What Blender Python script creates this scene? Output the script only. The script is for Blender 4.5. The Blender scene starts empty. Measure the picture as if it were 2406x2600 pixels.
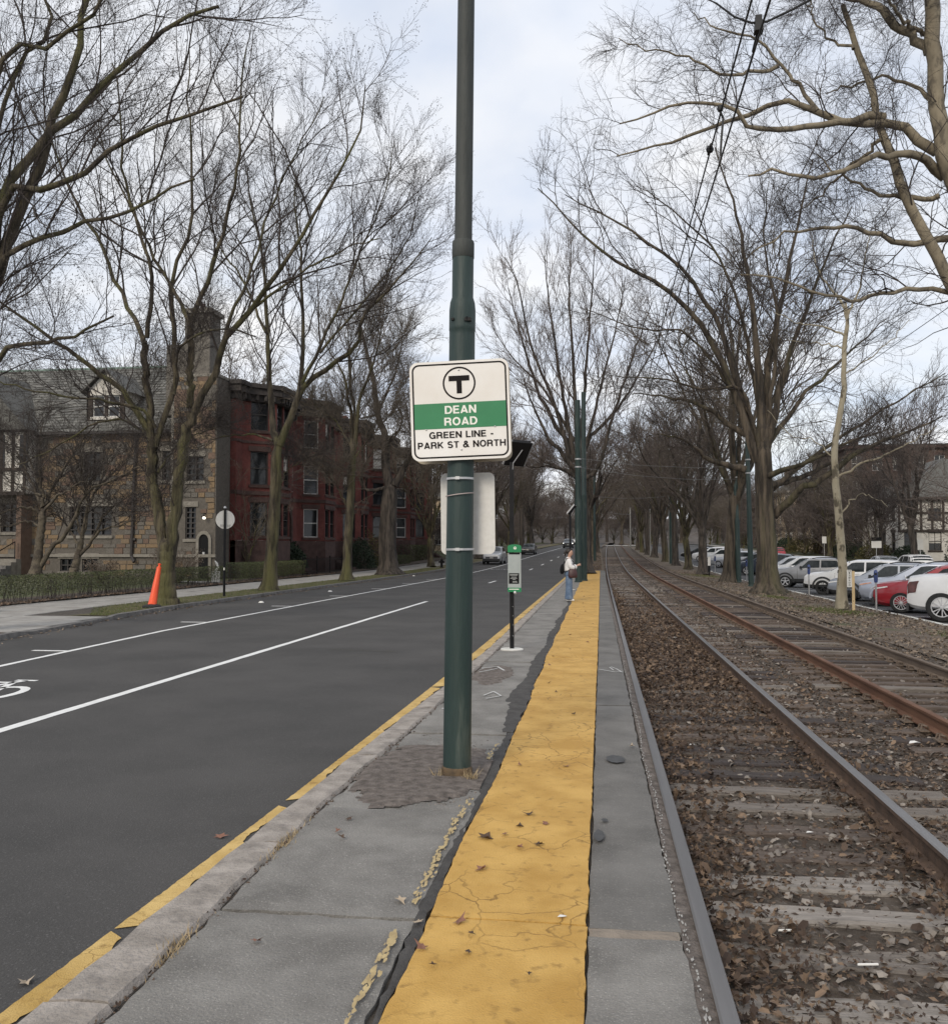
import bpy, bmesh, math, random
import numpy as np
from mathutils import Vector, Matrix, Euler

# ------------------------------------------------------------------ camera, sky, sun, exposure
SC = bpy.context.scene
COL = SC.collection
R = math.radians
EYE = 1.68
FPX, PCX, PCY, HZN, VPX = 2278., 1203., 1300., 1393., 1518.     # focal length and vanishing point measured in the photograph
PITCH = math.atan((HZN - PCY) / FPX)
YAW = math.atan((VPX - PCX) / FPX * math.cos(PITCH))
cam = bpy.data.cameras.new('camera'); camo = bpy.data.objects.new('camera', cam); COL.objects.link(camo)
camo.location = (0, 0, EYE); camo.rotation_euler = (R(90) + PITCH, 0, YAW)
cam.sensor_fit = 'HORIZONTAL'; cam.sensor_width = 36; cam.lens = 36 * FPX / 2406
cam.clip_start = .05; cam.clip_end = 3000
SC.camera = camo
W = bpy.data.worlds.new('World'); SC.world = W; W.use_nodes = True
nt = W.node_tree; nt.nodes.clear()
def wn(t, **k):
    n = nt.nodes.new(t)
    for a, b in k.items(): setattr(n, a, b)
    return n
SUN_EL, SUN_AZ = R(32), R(197)
wout = wn('ShaderNodeOutputWorld'); wbg = wn('ShaderNodeBackground'); wbg.inputs['Strength'].default_value = .105
sky = wn('ShaderNodeTexSky', sky_type='NISHITA'); sky.sun_disc = False; sky.sun_elevation = SUN_EL; sky.sun_rotation = SUN_AZ
tc = wn('ShaderNodeTexCoord'); sep = wn('ShaderNodeSeparateXYZ'); nt.links.new(tc.outputs['Generated'], sep.inputs[0])
zz = wn('ShaderNodeMath', operation='MAXIMUM'); zz.inputs[1].default_value = 0.0; nt.links.new(sep.outputs['Z'], zz.inputs[0])
za = wn('ShaderNodeMath', operation='ADD'); za.inputs[1].default_value = .22; nt.links.new(zz.outputs[0], za.inputs[0])
dx = wn('ShaderNodeMath', operation='DIVIDE'); nt.links.new(sep.outputs['X'], dx.inputs[0]); nt.links.new(za.outputs[0], dx.inputs[1])
dy = wn('ShaderNodeMath', operation='DIVIDE'); nt.links.new(sep.outputs['Y'], dy.inputs[0]); nt.links.new(za.outputs[0], dy.inputs[1])
cmb = wn('ShaderNodeCombineXYZ'); nt.links.new(dx.outputs[0], cmb.inputs[0]); nt.links.new(dy.outputs[0], cmb.inputs[1])
n1 = wn('ShaderNodeTexNoise'); n1.inputs['Scale'].default_value = 1.15; n1.inputs['Detail'].default_value = 7; n1.inputs['Roughness'].default_value = .55; n1.inputs['Distortion'].default_value = .5
nt.links.new(cmb.outputs[0], n1.inputs['Vector'])
rmp = wn('ShaderNodeValToRGB'); rmp.color_ramp.elements[0].position = .30; rmp.color_ramp.elements[0].color = (.66,.66,.66,1)
rmp.color_ramp.elements[1].position = .60; rmp.color_ramp.elements[1].color = (1,1,1,1)
nt.links.new(n1.outputs['Fac'], rmp.inputs[0])
n2 = wn('ShaderNodeTexNoise'); n2.inputs['Scale'].default_value = 1.9; n2.inputs['Detail'].default_value = 6; n2.inputs['Roughness'].default_value = .5
nt.links.new(cmb.outputs[0], n2.inputs['Vector'])
cl = wn('ShaderNodeValToRGB'); cl.color_ramp.elements[0].position = .33; cl.color_ramp.elements[0].color = (.68,.75,.885,1)
cl.color_ramp.elements[1].position = .64; cl.color_ramp.elements[1].color = (.98,.975,.975,1)
nt.links.new(n2.outputs['Fac'], cl.inputs[0])
clm = wn('ShaderNodeVectorMath', operation='SCALE'); clm.inputs['Scale'].default_value = 8.3; nt.links.new(cl.outputs[0], clm.inputs[0])
mx = wn('ShaderNodeMix', data_type='RGBA'); nt.links.new(rmp.outputs[0], mx.inputs[0]); nt.links.new(sky.outputs[0], mx.inputs[6]); nt.links.new(clm.outputs[0], mx.inputs[7])
nt.links.new(mx.outputs[2], wbg.inputs[0]); nt.links.new(wbg.outputs[0], wout.inputs[0])
sl = bpy.data.lights.new('sun', 'SUN'); sl.energy = 1.5; sl.angle = R(18); sl.color = (1, .90, .75)
so = bpy.data.objects.new('sun', sl); COL.objects.link(so)
sd = Vector((math.sin(SUN_AZ)*math.cos(SUN_EL), math.cos(SUN_AZ)*math.cos(SUN_EL), math.sin(SUN_EL)))
so.rotation_euler = sd.to_track_quat('Z', 'Y').to_euler(); so.location = (0, -20, 40)
SC.view_settings.view_transform = 'Standard'; SC.view_settings.look = 'None'
SC.view_settings.exposure = 0.32; SC.view_settings.gamma = 1; SC.view_settings.use_curve_mapping = False

# ------------------------------------------------------------------ places: from a pixel of the photograph to a point of the street
def pix_dir(px, py):
    x = (px-PCX)/FPX; y = -(py-PCY)/FPX; c, s = math.cos(PITCH), math.sin(PITCH)
    d = (x, c-s*y, s+c*y); cy, sy = math.cos(YAW), math.sin(YAW)
    return np.array((cy*d[0]-sy*d[1], sy*d[0]+cy*d[1], d[2]))
def at(px, py, Y):
    d = pix_dir(px, py); t = Y/d[1]; return np.array((d[0]*t, Y, EYE+d[2]*t))
def gz(y):
    y = np.asarray(y, float)
    return np.where(y < 50, 0., np.where(y < 90, .02*(y-50)**2/80, .4+.02*(np.minimum(y, 230)-90)))
def g(y): return float(gz(y))

# ------------------------------------------------------------------ objects
def link(o, parent=None):
    COL.objects.link(o)
    if parent is not None: o.parent = parent
    return o
def tag(o, label=None, cat=None, group=None, kind=None):
    if label: o['label'] = label
    if cat: o['category'] = cat
    if group: o['group'] = group
    if kind: o['kind'] = kind
    return o
def empty(name, loc=(0,0,0), rz=0., label=None, cat=None, group=None):
    o = bpy.data.objects.new(name, None); o.location = loc; o.rotation_euler = (0, 0, rz); o.empty_display_size = .1
    link(o); return tag(o, label, cat, group)
def copy_tree(o, parent=None):
    c = o.copy(); COL.objects.link(c)
    for k in ('label', 'category', 'group'):
        if parent is None and k in c: del c[k]
    c.parent = parent
    for ch in o.children: copy_tree(ch, c)
    return c
def np_mesh(name, V, quads=None, tris=None, smooth=False):
    me = bpy.data.meshes.new(name); V = np.asarray(V, np.float32).reshape(-1, 3)
    me.vertices.add(len(V)); me.vertices.foreach_set('co', V.ravel())
    q = np.zeros((0, 4), np.int32) if quads is None else np.asarray(quads, np.int32).reshape(-1, 4)
    t = np.zeros((0, 3), np.int32) if tris is None else np.asarray(tris, np.int32).reshape(-1, 3)
    idx = np.concatenate([q.ravel(), t.ravel()]); me.loops.add(len(idx)); me.loops.foreach_set('vertex_index', idx)
    n = len(q)+len(t); me.polygons.add(n)
    st = np.concatenate([np.arange(len(q))*4, len(q)*4+np.arange(len(t))*3]).astype(np.int32)
    me.polygons.foreach_set('loop_start', st)
    me.polygons.foreach_set('use_smooth', np.full(n, smooth, bool))
    me.update(calc_edges=True); me.validate()
    return me
def mesh_ob(name, me, mat, parent=None, loc=(0,0,0)):
    for m in (mat if isinstance(mat, (list, tuple)) else [mat]): me.materials.append(m)
    o = bpy.data.objects.new(name, me); o.location = loc
    return link(o, parent)

class MB:
    """collects faces and builds them as one mesh object"""
    def __init__(s): s.v = []; s.f = []; s.mi = []; s.m = 0
    def add(s, vs, fs):
        b = len(s.v); s.v += [tuple(map(float, p)) for p in vs]
        for f in fs: s.f.append([b+i for i in f]); s.mi.append(s.m)
        return s
    def box(s, c, d, M=None, taper=1.):
        x, y, z = d[0]/2, d[1]/2, d[2]/2; t = taper
        p = [(-x,-y,-z),(x,-y,-z),(x,y,-z),(-x,y,-z),(-x*t,-y*t,z),(x*t,-y*t,z),(x*t,y*t,z),(-x*t,y*t,z)]
        p = [Vector(q) for q in p]
        if M is not None: p = [M @ q for q in p]
        return s.add([(q.x+c[0], q.y+c[1], q.z+c[2]) for q in p], [(0,3,2,1),(4,5,6,7),(0,1,5,4),(1,2,6,5),(2,3,7,6),(3,0,4,7)])
    def bbox(s, x0, x1, y0, y1, z0, z1): return s.box(((x0+x1)/2,(y0+y1)/2,(z0+z1)/2), (abs(x1-x0),abs(y1-y0),abs(z1-z0)))
    def tube(s, pts, rad, k=8, cap=True):
        pts = [Vector(p) for p in pts]; n = len(pts)
        if not isinstance(rad, (list, tuple)): rad = [rad]*n
        ref = None; b = len(s.v); vs = []; fs = []
        for i, p in enumerate(pts):
            t = (pts[min(i+1, n-1)]-pts[max(i-1, 0)]).normalized()
            if ref is None: ref = t.orthogonal().normalized()
            u = (ref-t*ref.dot(t)).normalized(); ref = u; w = t.cross(u)
            for j in range(k):
                a = 2*math.pi*j/k; vs.append(p+(u*math.cos(a)+w*math.sin(a))*rad[i])
        for i in range(n-1):
            for j in range(k): fs.append((i*k+j, i*k+(j+1)%k, (i+1)*k+(j+1)%k, (i+1)*k+j))
        if cap: fs.append(tuple(range(k))[::-1]); fs.append(tuple((n-1)*k+j for j in range(k)))
        return s.add(vs, fs)
    def cyl(s, x, y, z0, z1, r, k=16, r1=None): return s.tube([(x,y,z0),(x,y,z1)], [r, r if r1 is None else r1], k)
    def lathe(s, prof, k=24, c=(0,0,0), axis='z'):
        vs = []; n = len(prof)
        for r, z in prof:
            for j in range(k):
                a = 2*math.pi*j/k; q = (r*math.cos(a), r*math.sin(a), z)
                if axis == 'y': q = (q[0], q[2], q[1])
                if axis == 'x': q = (q[2], q[0], q[1])
                vs.append((q[0]+c[0], q[1]+c[1], q[2]+c[2]))
        fs = []
        for i in range(n-1):
            for j in range(k): fs.append((i*k+j, i*k+(j+1)%k, (i+1)*k+(j+1)%k, (i+1)*k+j))
        return s.add(vs, fs)
    def prism(s, poly, z0, z1, fn=lambda x, y, z: (x, y, z)):
        n = len(poly)
        return s.add([fn(x, y, z0) for x, y in poly]+[fn(x, y, z1) for x, y in poly],
                     [tuple(range(n))[::-1], tuple(range(n, 2*n))]+[(i, (i+1)%n, n+(i+1)%n, n+i) for i in range(n)])
    def build(s, name, mat, parent=None, smooth=False, sharp=None, loc=(0,0,0)):
        me = bpy.data.meshes.new(name); me.from_pydata(s.v, [], s.f); me.update()
        if any(s.mi): me.polygons.foreach_set('material_index', s.mi)
        bm = bmesh.new(); bm.from_mesh(me); bmesh.ops.recalc_face_normals(bm, faces=bm.faces); bm.to_mesh(me); bm.free()
        if smooth:
            me.polygons.foreach_set('use_smooth', [True]*len(me.polygons))
            me.set_sharp_from_angle(angle=R(sharp or 40))
        return mesh_ob(name, me, mat, parent, loc)

# ------------------------------------------------------------------ materials
MATS = {}
def M(name, c1, c2=None, scale=4., rough=.8, bump=0., bscale=None, metal=0., detail=6, lo=.35, hi=.65, stretch=(1,1,1), c3=None, scale3=30., amt3=.5, lo3=.55, hi3=.7, spec=None, attr=None, bdist=.02):
    """noise-mottled procedural material; c3 adds a second layer of specks or stains"""
    m = bpy.data.materials.new(name); m.use_nodes = True; t = m.node_tree; b = t.nodes['Principled BSDF']
    b.inputs['Roughness'].default_value = rough; b.inputs['Metallic'].default_value = metal
    if spec is not None: b.inputs['Specular IOR Level'].default_value = spec
    t_c = t.nodes.new('ShaderNodeTexCoord'); mp = t.nodes.new('ShaderNodeMapping'); mp.inputs['Scale'].default_value = stretch
    t.links.new(t_c.outputs['Object'], mp.inputs[0])
    def noise(sc, d=detail):
        n = t.nodes.new('ShaderNodeTexNoise'); n.inputs['Scale'].default_value = sc; n.inputs['Detail'].default_value = d; n.inputs['Roughness'].default_value = .6
        t.links.new(mp.outputs[0], n.inputs['Vector']); return n
    def ramp(src, a, bb, ca, cb):
        r = t.nodes.new('ShaderNodeValToRGB'); r.color_ramp.elements[0].position = a; r.color_ramp.elements[1].position = bb
        r.color_ramp.elements[0].color = (*ca, 1); r.color_ramp.elements[1].color = (*cb, 1); t.links.new(src, r.inputs[0]); return r.outputs[0]
    col = None
    if c2 is not None:
        src = noise(scale).outputs['Fac']
        if attr:
            at_ = t.nodes.new('ShaderNodeAttribute'); at_.attribute_name = attr; src = at_.outputs['Fac']; lo, hi = 0., 1.
        col = ramp(src, lo, hi, c1, c2)
    if c3 is not None:
        f = ramp(noise(scale3).outputs['Fac'], lo3, hi3, (0,0,0), (amt3,)*3)
        mxn = t.nodes.new('ShaderNodeMix'); mxn.data_type = 'RGBA'; t.links.new(f, mxn.inputs[0])
        if col is None: mxn.inputs[6].default_value = (*c1, 1)
        else: t.links.new(col, mxn.inputs[6])
        mxn.inputs[7].default_value = (*c3, 1); col = mxn.outputs[2]
    if col is None: b.inputs['Base Color'].default_value = (*c1, 1)
    else: t.links.new(col, b.inputs['Base Color'])
    if bump:
        bn = t.nodes.new('ShaderNodeBump'); bn.inputs['Strength'].default_value = min(1, bump); bn.inputs['Distance'].default_value = bdist
        t.links.new(noise(bscale or scale*4, 4).outputs['Fac'], bn.inputs['Height']); t.links.new(bn.outputs[0], b.inputs['Normal'])
    MATS[name] = m; return m
def glow(name, col, st):
    m = bpy.data.materials.new(name); m.use_nodes = True; b = m.node_tree.nodes['Principled BSDF']
    b.inputs['Base Color'].default_value = (*col, 1); b.inputs['Emission Color'].default_value = (*col, 1); b.inputs['Emission Strength'].default_value = st
    return m
rng0 = np.random.default_rng(7); rnd = random.Random(5)

m_road = M('asphalt road', (.042,.040,.038), (.068,.064,.061), .55, .88, .9, 70, c3=(.15,.145,.14), scale3=90, amt3=.7, lo3=.57, hi3=.68, bdist=.01)
m_plat = M('worn platform asphalt', (.150,.142,.130), (.25,.238,.22), 2.2, .95, 1., 70, c3=(.43,.41,.38), scale3=115, amt3=.75, lo3=.56, hi3=.70, bdist=.012)
m_plat2 = M('smooth platform asphalt', (.100,.095,.088), (.175,.167,.155), 1.6, .92, .9, 60, c3=(.30,.285,.265), scale3=90, amt3=.6, lo3=.56, hi3=.7, bdist=.01)
m_patch = M('crumbled asphalt patch', (.085,.07,.06), (.20,.17,.15), 14, .95, 1., 60)
m_newasph = M('dark seam asphalt', (.050,.047,.045), (.085,.08,.076), 6, .95, 1., 60)
m_dirt = M('dark joint dirt', (.045,.038,.032), (.10,.085,.07), 12, 1., .8, 60)
m_tanjoint = M('tan sealed joint', (.30,.25,.20), (.20,.17,.14), 10, .95, .6, 80)
m_kerb = M('granite kerb', (.25,.222,.195), (.42,.375,.335), 5, .9, .9, 50, c3=(.10,.09,.085), scale3=7, amt3=.6, lo3=.5, hi3=.75)
m_kerbdark = M('old granite kerb', (.10,.095,.09), (.20,.19,.18), 5, .9, .6, 60)
m_conc = M('pavement concrete', (.26,.245,.225), (.37,.355,.33), 1.8, .9, .4, 60, c3=(.20,.19,.17), scale3=1.2, amt3=.6)
m_postc = M('weathered post', (.20,.195,.18), (.28,.27,.25), 6, .9)
m_concw = M('pale concrete', (.55,.54,.50), (.68,.67,.63), 6, .85, .3, 50)
m_white = M('road paint white', (.72,.72,.70), (.82,.82,.80), 10, .7, .3, 120, c3=(.35,.35,.34), scale3=60, amt3=.5, lo3=.62, hi3=.72)
m_grass = M('verge turf', (.055,.06,.022), (.12,.10,.05), 2.2, 1., .8, 40, c3=(.16,.12,.075), scale3=5, amt3=.7, lo3=.48, hi3=.65)
m_lawn = M('lawn', (.05,.065,.025), (.10,.095,.05), 1.2, 1., .8, 40)
m_soil = M('leaf mould soil', (.05,.038,.03), (.11,.085,.065), 3, 1., .9, 40)
m_verge = M('leafy verge soil', (.08,.060,.044), (.16,.125,.095), 1.3, 1., 1., 25, c3=(.07,.085,.03), scale3=.55, amt3=.7, lo3=.56, hi3=.66)
m_bed = M('track ballast soil', (.040,.030,.022), (.105,.082,.063), 6, 1., 1., 45, c3=(.22,.19,.165), scale3=28, amt3=.6, lo3=.55, hi3=.68)
m_ground = M('far ground', (.07,.065,.04), (.12,.10,.07), .3, 1., 0)
m_hill = M('leafless hillside', (.055,.045,.038), (.11,.092,.08), .25, 1., 0)
m_street = M('parking asphalt', (.05,.05,.052), (.09,.09,.092), .8, .85, .4, 120)

# cracked yellow paint: crack lines and wear belong to the paint itself
def yellow(name, base, base2, crack=.9, scale=3.2):
    m = M(name, base, base2, 2.5, .75, .5, 120)
    t = m.node_tree; b = t.nodes['Principled BSDF']; src = b.inputs['Base Color'].links[0].from_socket
    t_c = t.nodes.new('ShaderNodeTexCoord')
    n = t.nodes.new('ShaderNodeTexNoise'); n.inputs['Scale'].default_value = 3.; n.inputs['Detail'].default_value = 5; t.links.new(t_c.outputs['Object'], n.inputs['Vector'])
    ad = t.nodes.new('ShaderNodeVectorMath'); ad.operation = 'MULTIPLY_ADD'; ad.inputs[1].default_value = (.35,.35,.35)
    t.links.new(n.outputs['Color'], ad.inputs[0]); t.links.new(t_c.outputs['Object'], ad.inputs[2])
    v = t.nodes.new('ShaderNodeTexVoronoi'); v.feature = 'DISTANCE_TO_EDGE'; v.inputs['Scale'].default_value = scale; t.links.new(ad.outputs[0], v.inputs['Vector'])
    r = t.nodes.new('ShaderNodeValToRGB'); r.color_ramp.elements[0].position = .004; r.color_ramp.elements[1].position = .02
    r.color_ramp.elements[0].color = (1,1,1,1); r.color_ramp.elements[1].color = (0,0,0,1); t.links.new(v.outputs['Distance'], r.inputs[0])
    n3 = t.nodes.new('ShaderNodeTexNoise'); n3.inputs['Scale'].default_value = .9; n3.inputs['Detail'].default_value = 3; t.links.new(t_c.outputs['Object'], n3.inputs['Vector'])
    r3 = t.nodes.new('ShaderNodeValToRGB'); r3.color_ramp.elements[0].position = .45; r3.color_ramp.elements[1].position = .6
    r3.color_ramp.elements[0].color = (0,0,0,1); r3.color_ramp.elements[1].color = (crack,)*3+(1,); t.links.new(n3.outputs['Fac'], r3.inputs[0])
    mu = t.nodes.new('ShaderNodeMath'); mu.operation = 'MULTIPLY'; t.links.new(r.outputs[0], mu.inputs[0]); t.links.new(r3.outputs[0], mu.inputs[1])
    n4 = t.nodes.new('ShaderNodeTexNoise'); n4.inputs['Scale'].default_value = 14; n4.inputs['Detail'].default_value = 4; t.links.new(t_c.outputs['Object'], n4.inputs['Vector'])
    r4 = t.nodes.new('ShaderNodeValToRGB'); r4.color_ramp.elements[0].position = .63; r4.color_ramp.elements[1].position = .72
    r4.color_ramp.elements[0].color = (0,0,0,1); r4.color_ramp.elements[1].color = (.6,.6,.6,1); r4.color_ramp.elements[0].position = .58; n4.inputs['Detail'].default_value = 8; t.links.new(n4.outputs['Fac'], r4.inputs[0])
    mx_ = t.nodes.new('ShaderNodeMath'); mx_.operation = 'MAXIMUM'; t.links.new(mu.outputs[0], mx_.inputs[0]); t.links.new(r4.outputs[0], mx_.inputs[1])
    mi = t.nodes.new('ShaderNodeMix'); mi.data_type = 'RGBA'; t.links.new(mx_.outputs[0], mi.inputs[0]); t.links.new(src, mi.inputs[6]); mi.inputs[7].default_value = (.22,.12,.025,1)
    t.links.new(mi.outputs[2], b.inputs['Base Color']); return m
m_yellow = yellow('platform yellow paint', (.47,.265,.055), (.63,.385,.105))
m_yellow2 = yellow('kerb yellow paint', (.46,.29,.075), (.66,.46,.17), .8, 5.)
m_yold = M('old yellow flakes', (.50,.39,.20), (.36,.27,.14), 20, .9)

m_pole = M('green pole paint', (.010,.027,.025), (.022,.043,.039), 7, .55, .25, 60, stretch=(1,1,.12), c3=(.13,.15,.13), scale3=7, amt3=.6, lo3=.57, hi3=.74)
m_pole_up = M('weathered dark pole', (.018,.022,.02), (.045,.05,.046), 8, .65, .3, 70, stretch=(1,1,.15), c3=(.16,.16,.14), scale3=12, amt3=.35, lo3=.62, hi3=.75)
m_rust = M('rusty base', (.055,.04,.025), (.13,.085,.045), 12, .85, .4, 70)
m_blackmetal = M('black metal', (.005,.005,.006), (.010,.010,.011), 8, .5, spec=.2)
m_signwhite = M('sign sheeting', (.70,.66,.60), (.80,.78,.75), 1.6, .35)
m_signback = M('aluminium sign back', (.60,.59,.56), (.68,.67,.64), 20, .5, .1, 200)
m_signgreen = M('sign green', (.012,.17,.06), (.02,.20,.075), 3, .4)
m_signgreen2 = M('display green', (.01,.19,.07), None, rough=.4)
m_ink = M('black ink', (.006,.004,.004), (.010,.007,.007), 8, .6, spec=.15)
m_letterw = M('white letters', (.80,.79,.72), None, rough=.45)
m_steel = M('galvanised steel', (.42,.42,.42), (.55,.55,.55), 20, .4, metal=.7)
m_tan = M('box edge', (.38,.33,.25), (.48,.43,.34), 6, .6)
m_eink = M('display grey', (.30,.33,.32), (.36,.39,.38), 3, .25)
m_dark = M('dark plastic', (.008,.008,.009), None, rough=.6, spec=.15)
m_solar = M('solar glass', (.006,.007,.012), None, rough=.15)
m_rail = M('worn rail steel', (.16,.155,.155), (.25,.24,.235), 3, .38, .1, 60, metal=.55, stretch=(1,.06,1))
m_railside = M('railside grime', (.06,.038,.026), (.12,.075,.05), 7, .85, .3, 60)
m_railrust = M('rusty rail', (.095,.042,.022), (.165,.082,.046), 5, .8, .3, 60, stretch=(1,.2,1))
m_railrust2 = M('dull rusty rail', (.10,.072,.052), (.165,.125,.095), 5, .75, .3, 60, stretch=(1,.2,1))
SLEEP = [M('sleeper %s' % n, a, b, 6, .95, .9, 30, stretch=(.35,3,3)) for n, a, b in
         (('dark', (.035,.028,.026), (.075,.06,.055)), ('brown', (.08,.06,.048), (.15,.118,.098)), ('grey', (.13,.112,.096), (.23,.20,.175)), ('pale', (.20,.178,.156), (.34,.305,.275)))]
m_leaf = M('dead leaves', (.042,.026,.018), (.215,.148,.098), rough=.85, attr='tone')
m_leaf_pale = M('pale dead leaves', (.08,.058,.042), (.26,.205,.155), rough=.9, attr='tone')
m_stone = M('ballast stone', (.11,.095,.085), (.29,.255,.22), rough=.9, attr='tone')
m_blade = M('grass blades', (.045,.08,.016), (.15,.15,.05), rough=.9, attr='tone')
m_bark = M('grey brown bark', (.028,.022,.015), (.115,.094,.062), 5, .95, 1., 14, stretch=(1,1,.16), c3=(.10,.098,.032), scale3=1.3, amt3=.75, lo3=.46, hi3=.62, bdist=.09, lo=.40, hi=.60)
m_barkd = M('dark oak bark', (.024,.02,.017), (.085,.07,.058), 6, .95, 1., 14, stretch=(1,1,.14), bdist=.09, lo=.40, hi=.60)
m_barkg = M('furrowed oak bark', (.026,.021,.016), (.11,.088,.064), 5, .95, 1., 11, stretch=(1,1,.10), c3=(.09,.09,.035), scale3=.9, amt3=.45, lo3=.5, hi3=.65, bdist=.09, lo=.40, hi=.60)
m_syc = M('sycamore bark', (.25,.215,.15), (.36,.32,.235), 3, .9, .4, 20, stretch=(1,1,.5), c3=(.075,.062,.042), scale3=3.4, amt3=.9, lo3=.54, hi3=.6)
m_syclimb = M('pale sycamore limb', (.17,.142,.10), (.26,.22,.155), 4, .9, .5, 20, stretch=(1,1,.5), c3=(.09,.075,.055), scale3=5, amt3=.8, lo3=.52, hi3=.6)
m_dogbark = M('flaking dogwood bark', (.11,.09,.065), (.20,.17,.125), 4, .95, 1., 14, c3=(.05,.04,.032), scale3=4, amt3=.9, lo3=.42, hi3=.56)
m_twig = M('twigs', (.030,.024,.022), (.062,.050,.043), 3, .95)
m_twigl = M('lighter twigs', (.085,.07,.055), (.14,.115,.09), 3, .95)
m_twigp = M('purplish twigs', (.085,.067,.059), (.145,.118,.104), 3, .95)
m_hedge = M('hedge leaves', (.022,.03,.012), (.085,.095,.035), rough=.7, attr='tone')
m_ever = M('evergreen leaves', (.008,.018,.009), (.035,.055,.025), rough=.7, attr='tone')
m_brown = M('dry stems', (.10,.07,.05), (.20,.15,.11), 6, .95)
m_wire = M('wire', (.008,.008,.009), None, rough=.6)
m_wireg = M('grey wire', (.16,.16,.165), None, rough=.5)
m_orange = M('orange plastic', (.75,.075,.016), (.82,.10,.025), 3, .45)
m_rubber = M('rubber', (.012,.012,.012), (.03,.03,.03), 10, .85)
m_glass = M('window glass', (.018,.02,.022), None, rough=.06)
m_brick = M('red brick', (.10,.028,.023), (.165,.05,.041), 1.1, .9, .5, 12, c3=(.07,.02,.017), scale3=8, amt3=.5, lo3=.5, hi3=.65)
m_brick2 = M('brown brick', (.065,.042,.034), (.11,.07,.055), 2, .9)
m_brownstone = M('brownstone trim', (.05,.028,.024), (.085,.05,.043), 3, .9, .4, 20)
m_cornice = M('dark cornice', (.028,.024,.022), (.055,.046,.042), 5, .8)
STONE = [M('stone %s' % n, a, b, 5, .9, .6, 18) for n, a, b in (('tan', (.145,.105,.068), (.215,.16,.105)), ('ochre', (.17,.115,.066), (.245,.175,.105)), ('rose', (.115,.076,.056), (.165,.112,.083)), ('grey', (.10,.09,.078), (.16,.145,.125)))]
m_mortar = M('mortar', (.09,.08,.068), (.13,.115,.098), 8, .95)
m_trimstone = M('limestone trim', (.17,.155,.13), (.24,.22,.19), 4, .85)
m_slate = [M('slate %s' % n, a, b, 7, .75) for n, a, b in (('dark', (.075,.073,.066), (.12,.117,.106)), ('light', (.125,.122,.11), (.18,.175,.16)))]
m_timber = M('dark timber', (.025,.018,.014), (.05,.038,.03), 4, .85)
m_plaster = M('cream plaster', (.50,.47,.42), (.60,.57,.52), 2, .9)
m_cream = M('cream wall', (.46,.36,.24), (.54,.43,.30), 1.5, .9)
m_frame = M('white window frame', (.58,.57,.54), None, rough=.6)
m_framed = M('dark window frame', (.035,.03,.028), None, rough=.6)

# ------------------------------------------------------------------ the ground: road, platform, tracks, verges
def cr(y): y = np.maximum(np.asarray(y, float), 0); return 1e-4*y*y
def ct(y): y = np.maximum(np.asarray(y, float), 0); return 4e-5*y*y
def kerbL(y): return np.interp(y, [0,12,15,20,25,35,200], [-10.75,-10.8,-11.2,-11.85,-12.2,-12.25,-12.25])+cr(y)
def parkL(y): return np.interp(y, [0,8,12.4,18,28,200], [-8.3,-8.5,-8.84,-9.2,-9.25,-9.25])+cr(y)
def laneL(y): return -5.70+cr(y)*.9
def kerbR(y): return np.interp(y, [0,3,7,11,16,40,66,200], [-2.06,-2.06,-2.0,-1.91,-1.85,-1.84,-1.75,-1.75])+np.where(np.asarray(y) > 66, cr(y)-cr(66), 0)
def kerbI(y): return np.interp(y, [0,3.1,6,10,16,66], [-1.77,-1.77,-1.80,-1.70,-1.66,-1.62])
_ns = np.random.default_rng(3); _nf = _ns.normal(size=(24, 2)); _np = _ns.uniform(0, 6.28, 24)
def noise2(x, y, s=1.):
    x = np.asarray(x, float)*s; y = np.asarray(y, float)*s; o = 0
    for i in range(24):
        k = 1.+i*.35; o = o+np.sin(k*(_nf[i,0]*x+_nf[i,1]*y)+_np[i])/k**.7
    return o/4.
def fnc(v): return v if callable(v) else (lambda y, v=v: np.full(np.shape(y), float(v)))
def ysteps(y0, y1): 
    a = [y0]
    while a[-1] < y1: a.append(a[-1]+max(.5, .06*abs(a[-1])))
    a[-1] = y1; return np.array(a)
def strip(name, xl, xr, zl, zr, y0, y1, mat, kind='structure', parent=None, nx=1, label=None, ys=None, amp=0., s=1.):
    ys = ysteps(y0, y1) if ys is None else ys; u = np.linspace(0, 1, nx+1)
    XL, XR, ZL, ZR = fnc(xl)(ys), fnc(xr)(ys), fnc(zl)(ys), fnc(zr)(ys)
    X = XL[:,None]*(1-u)+XR[:,None]*u; Z = ZL[:,None]*(1-u)+ZR[:,None]*u+gz(ys)[:,None]
    Y = np.repeat(ys[:,None], nx+1, 1)
    if amp: Z = Z+amp*noise2(X, Y, s)
    V = np.stack([X, Y, Z], -1).reshape(-1, 3); i = np.arange((len(ys)-1)*(nx+1)).reshape(-1, nx+1)[:, :nx].ravel()
    q = np.stack([i, i+1, i+nx+2, i+nx+1], 1)
    o = mesh_ob(name, np_mesh(name, V, q, smooth=nx > 1), mat, parent)
    if parent is None: o['kind'] = kind
    if label: o['label'] = label
    return o

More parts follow.
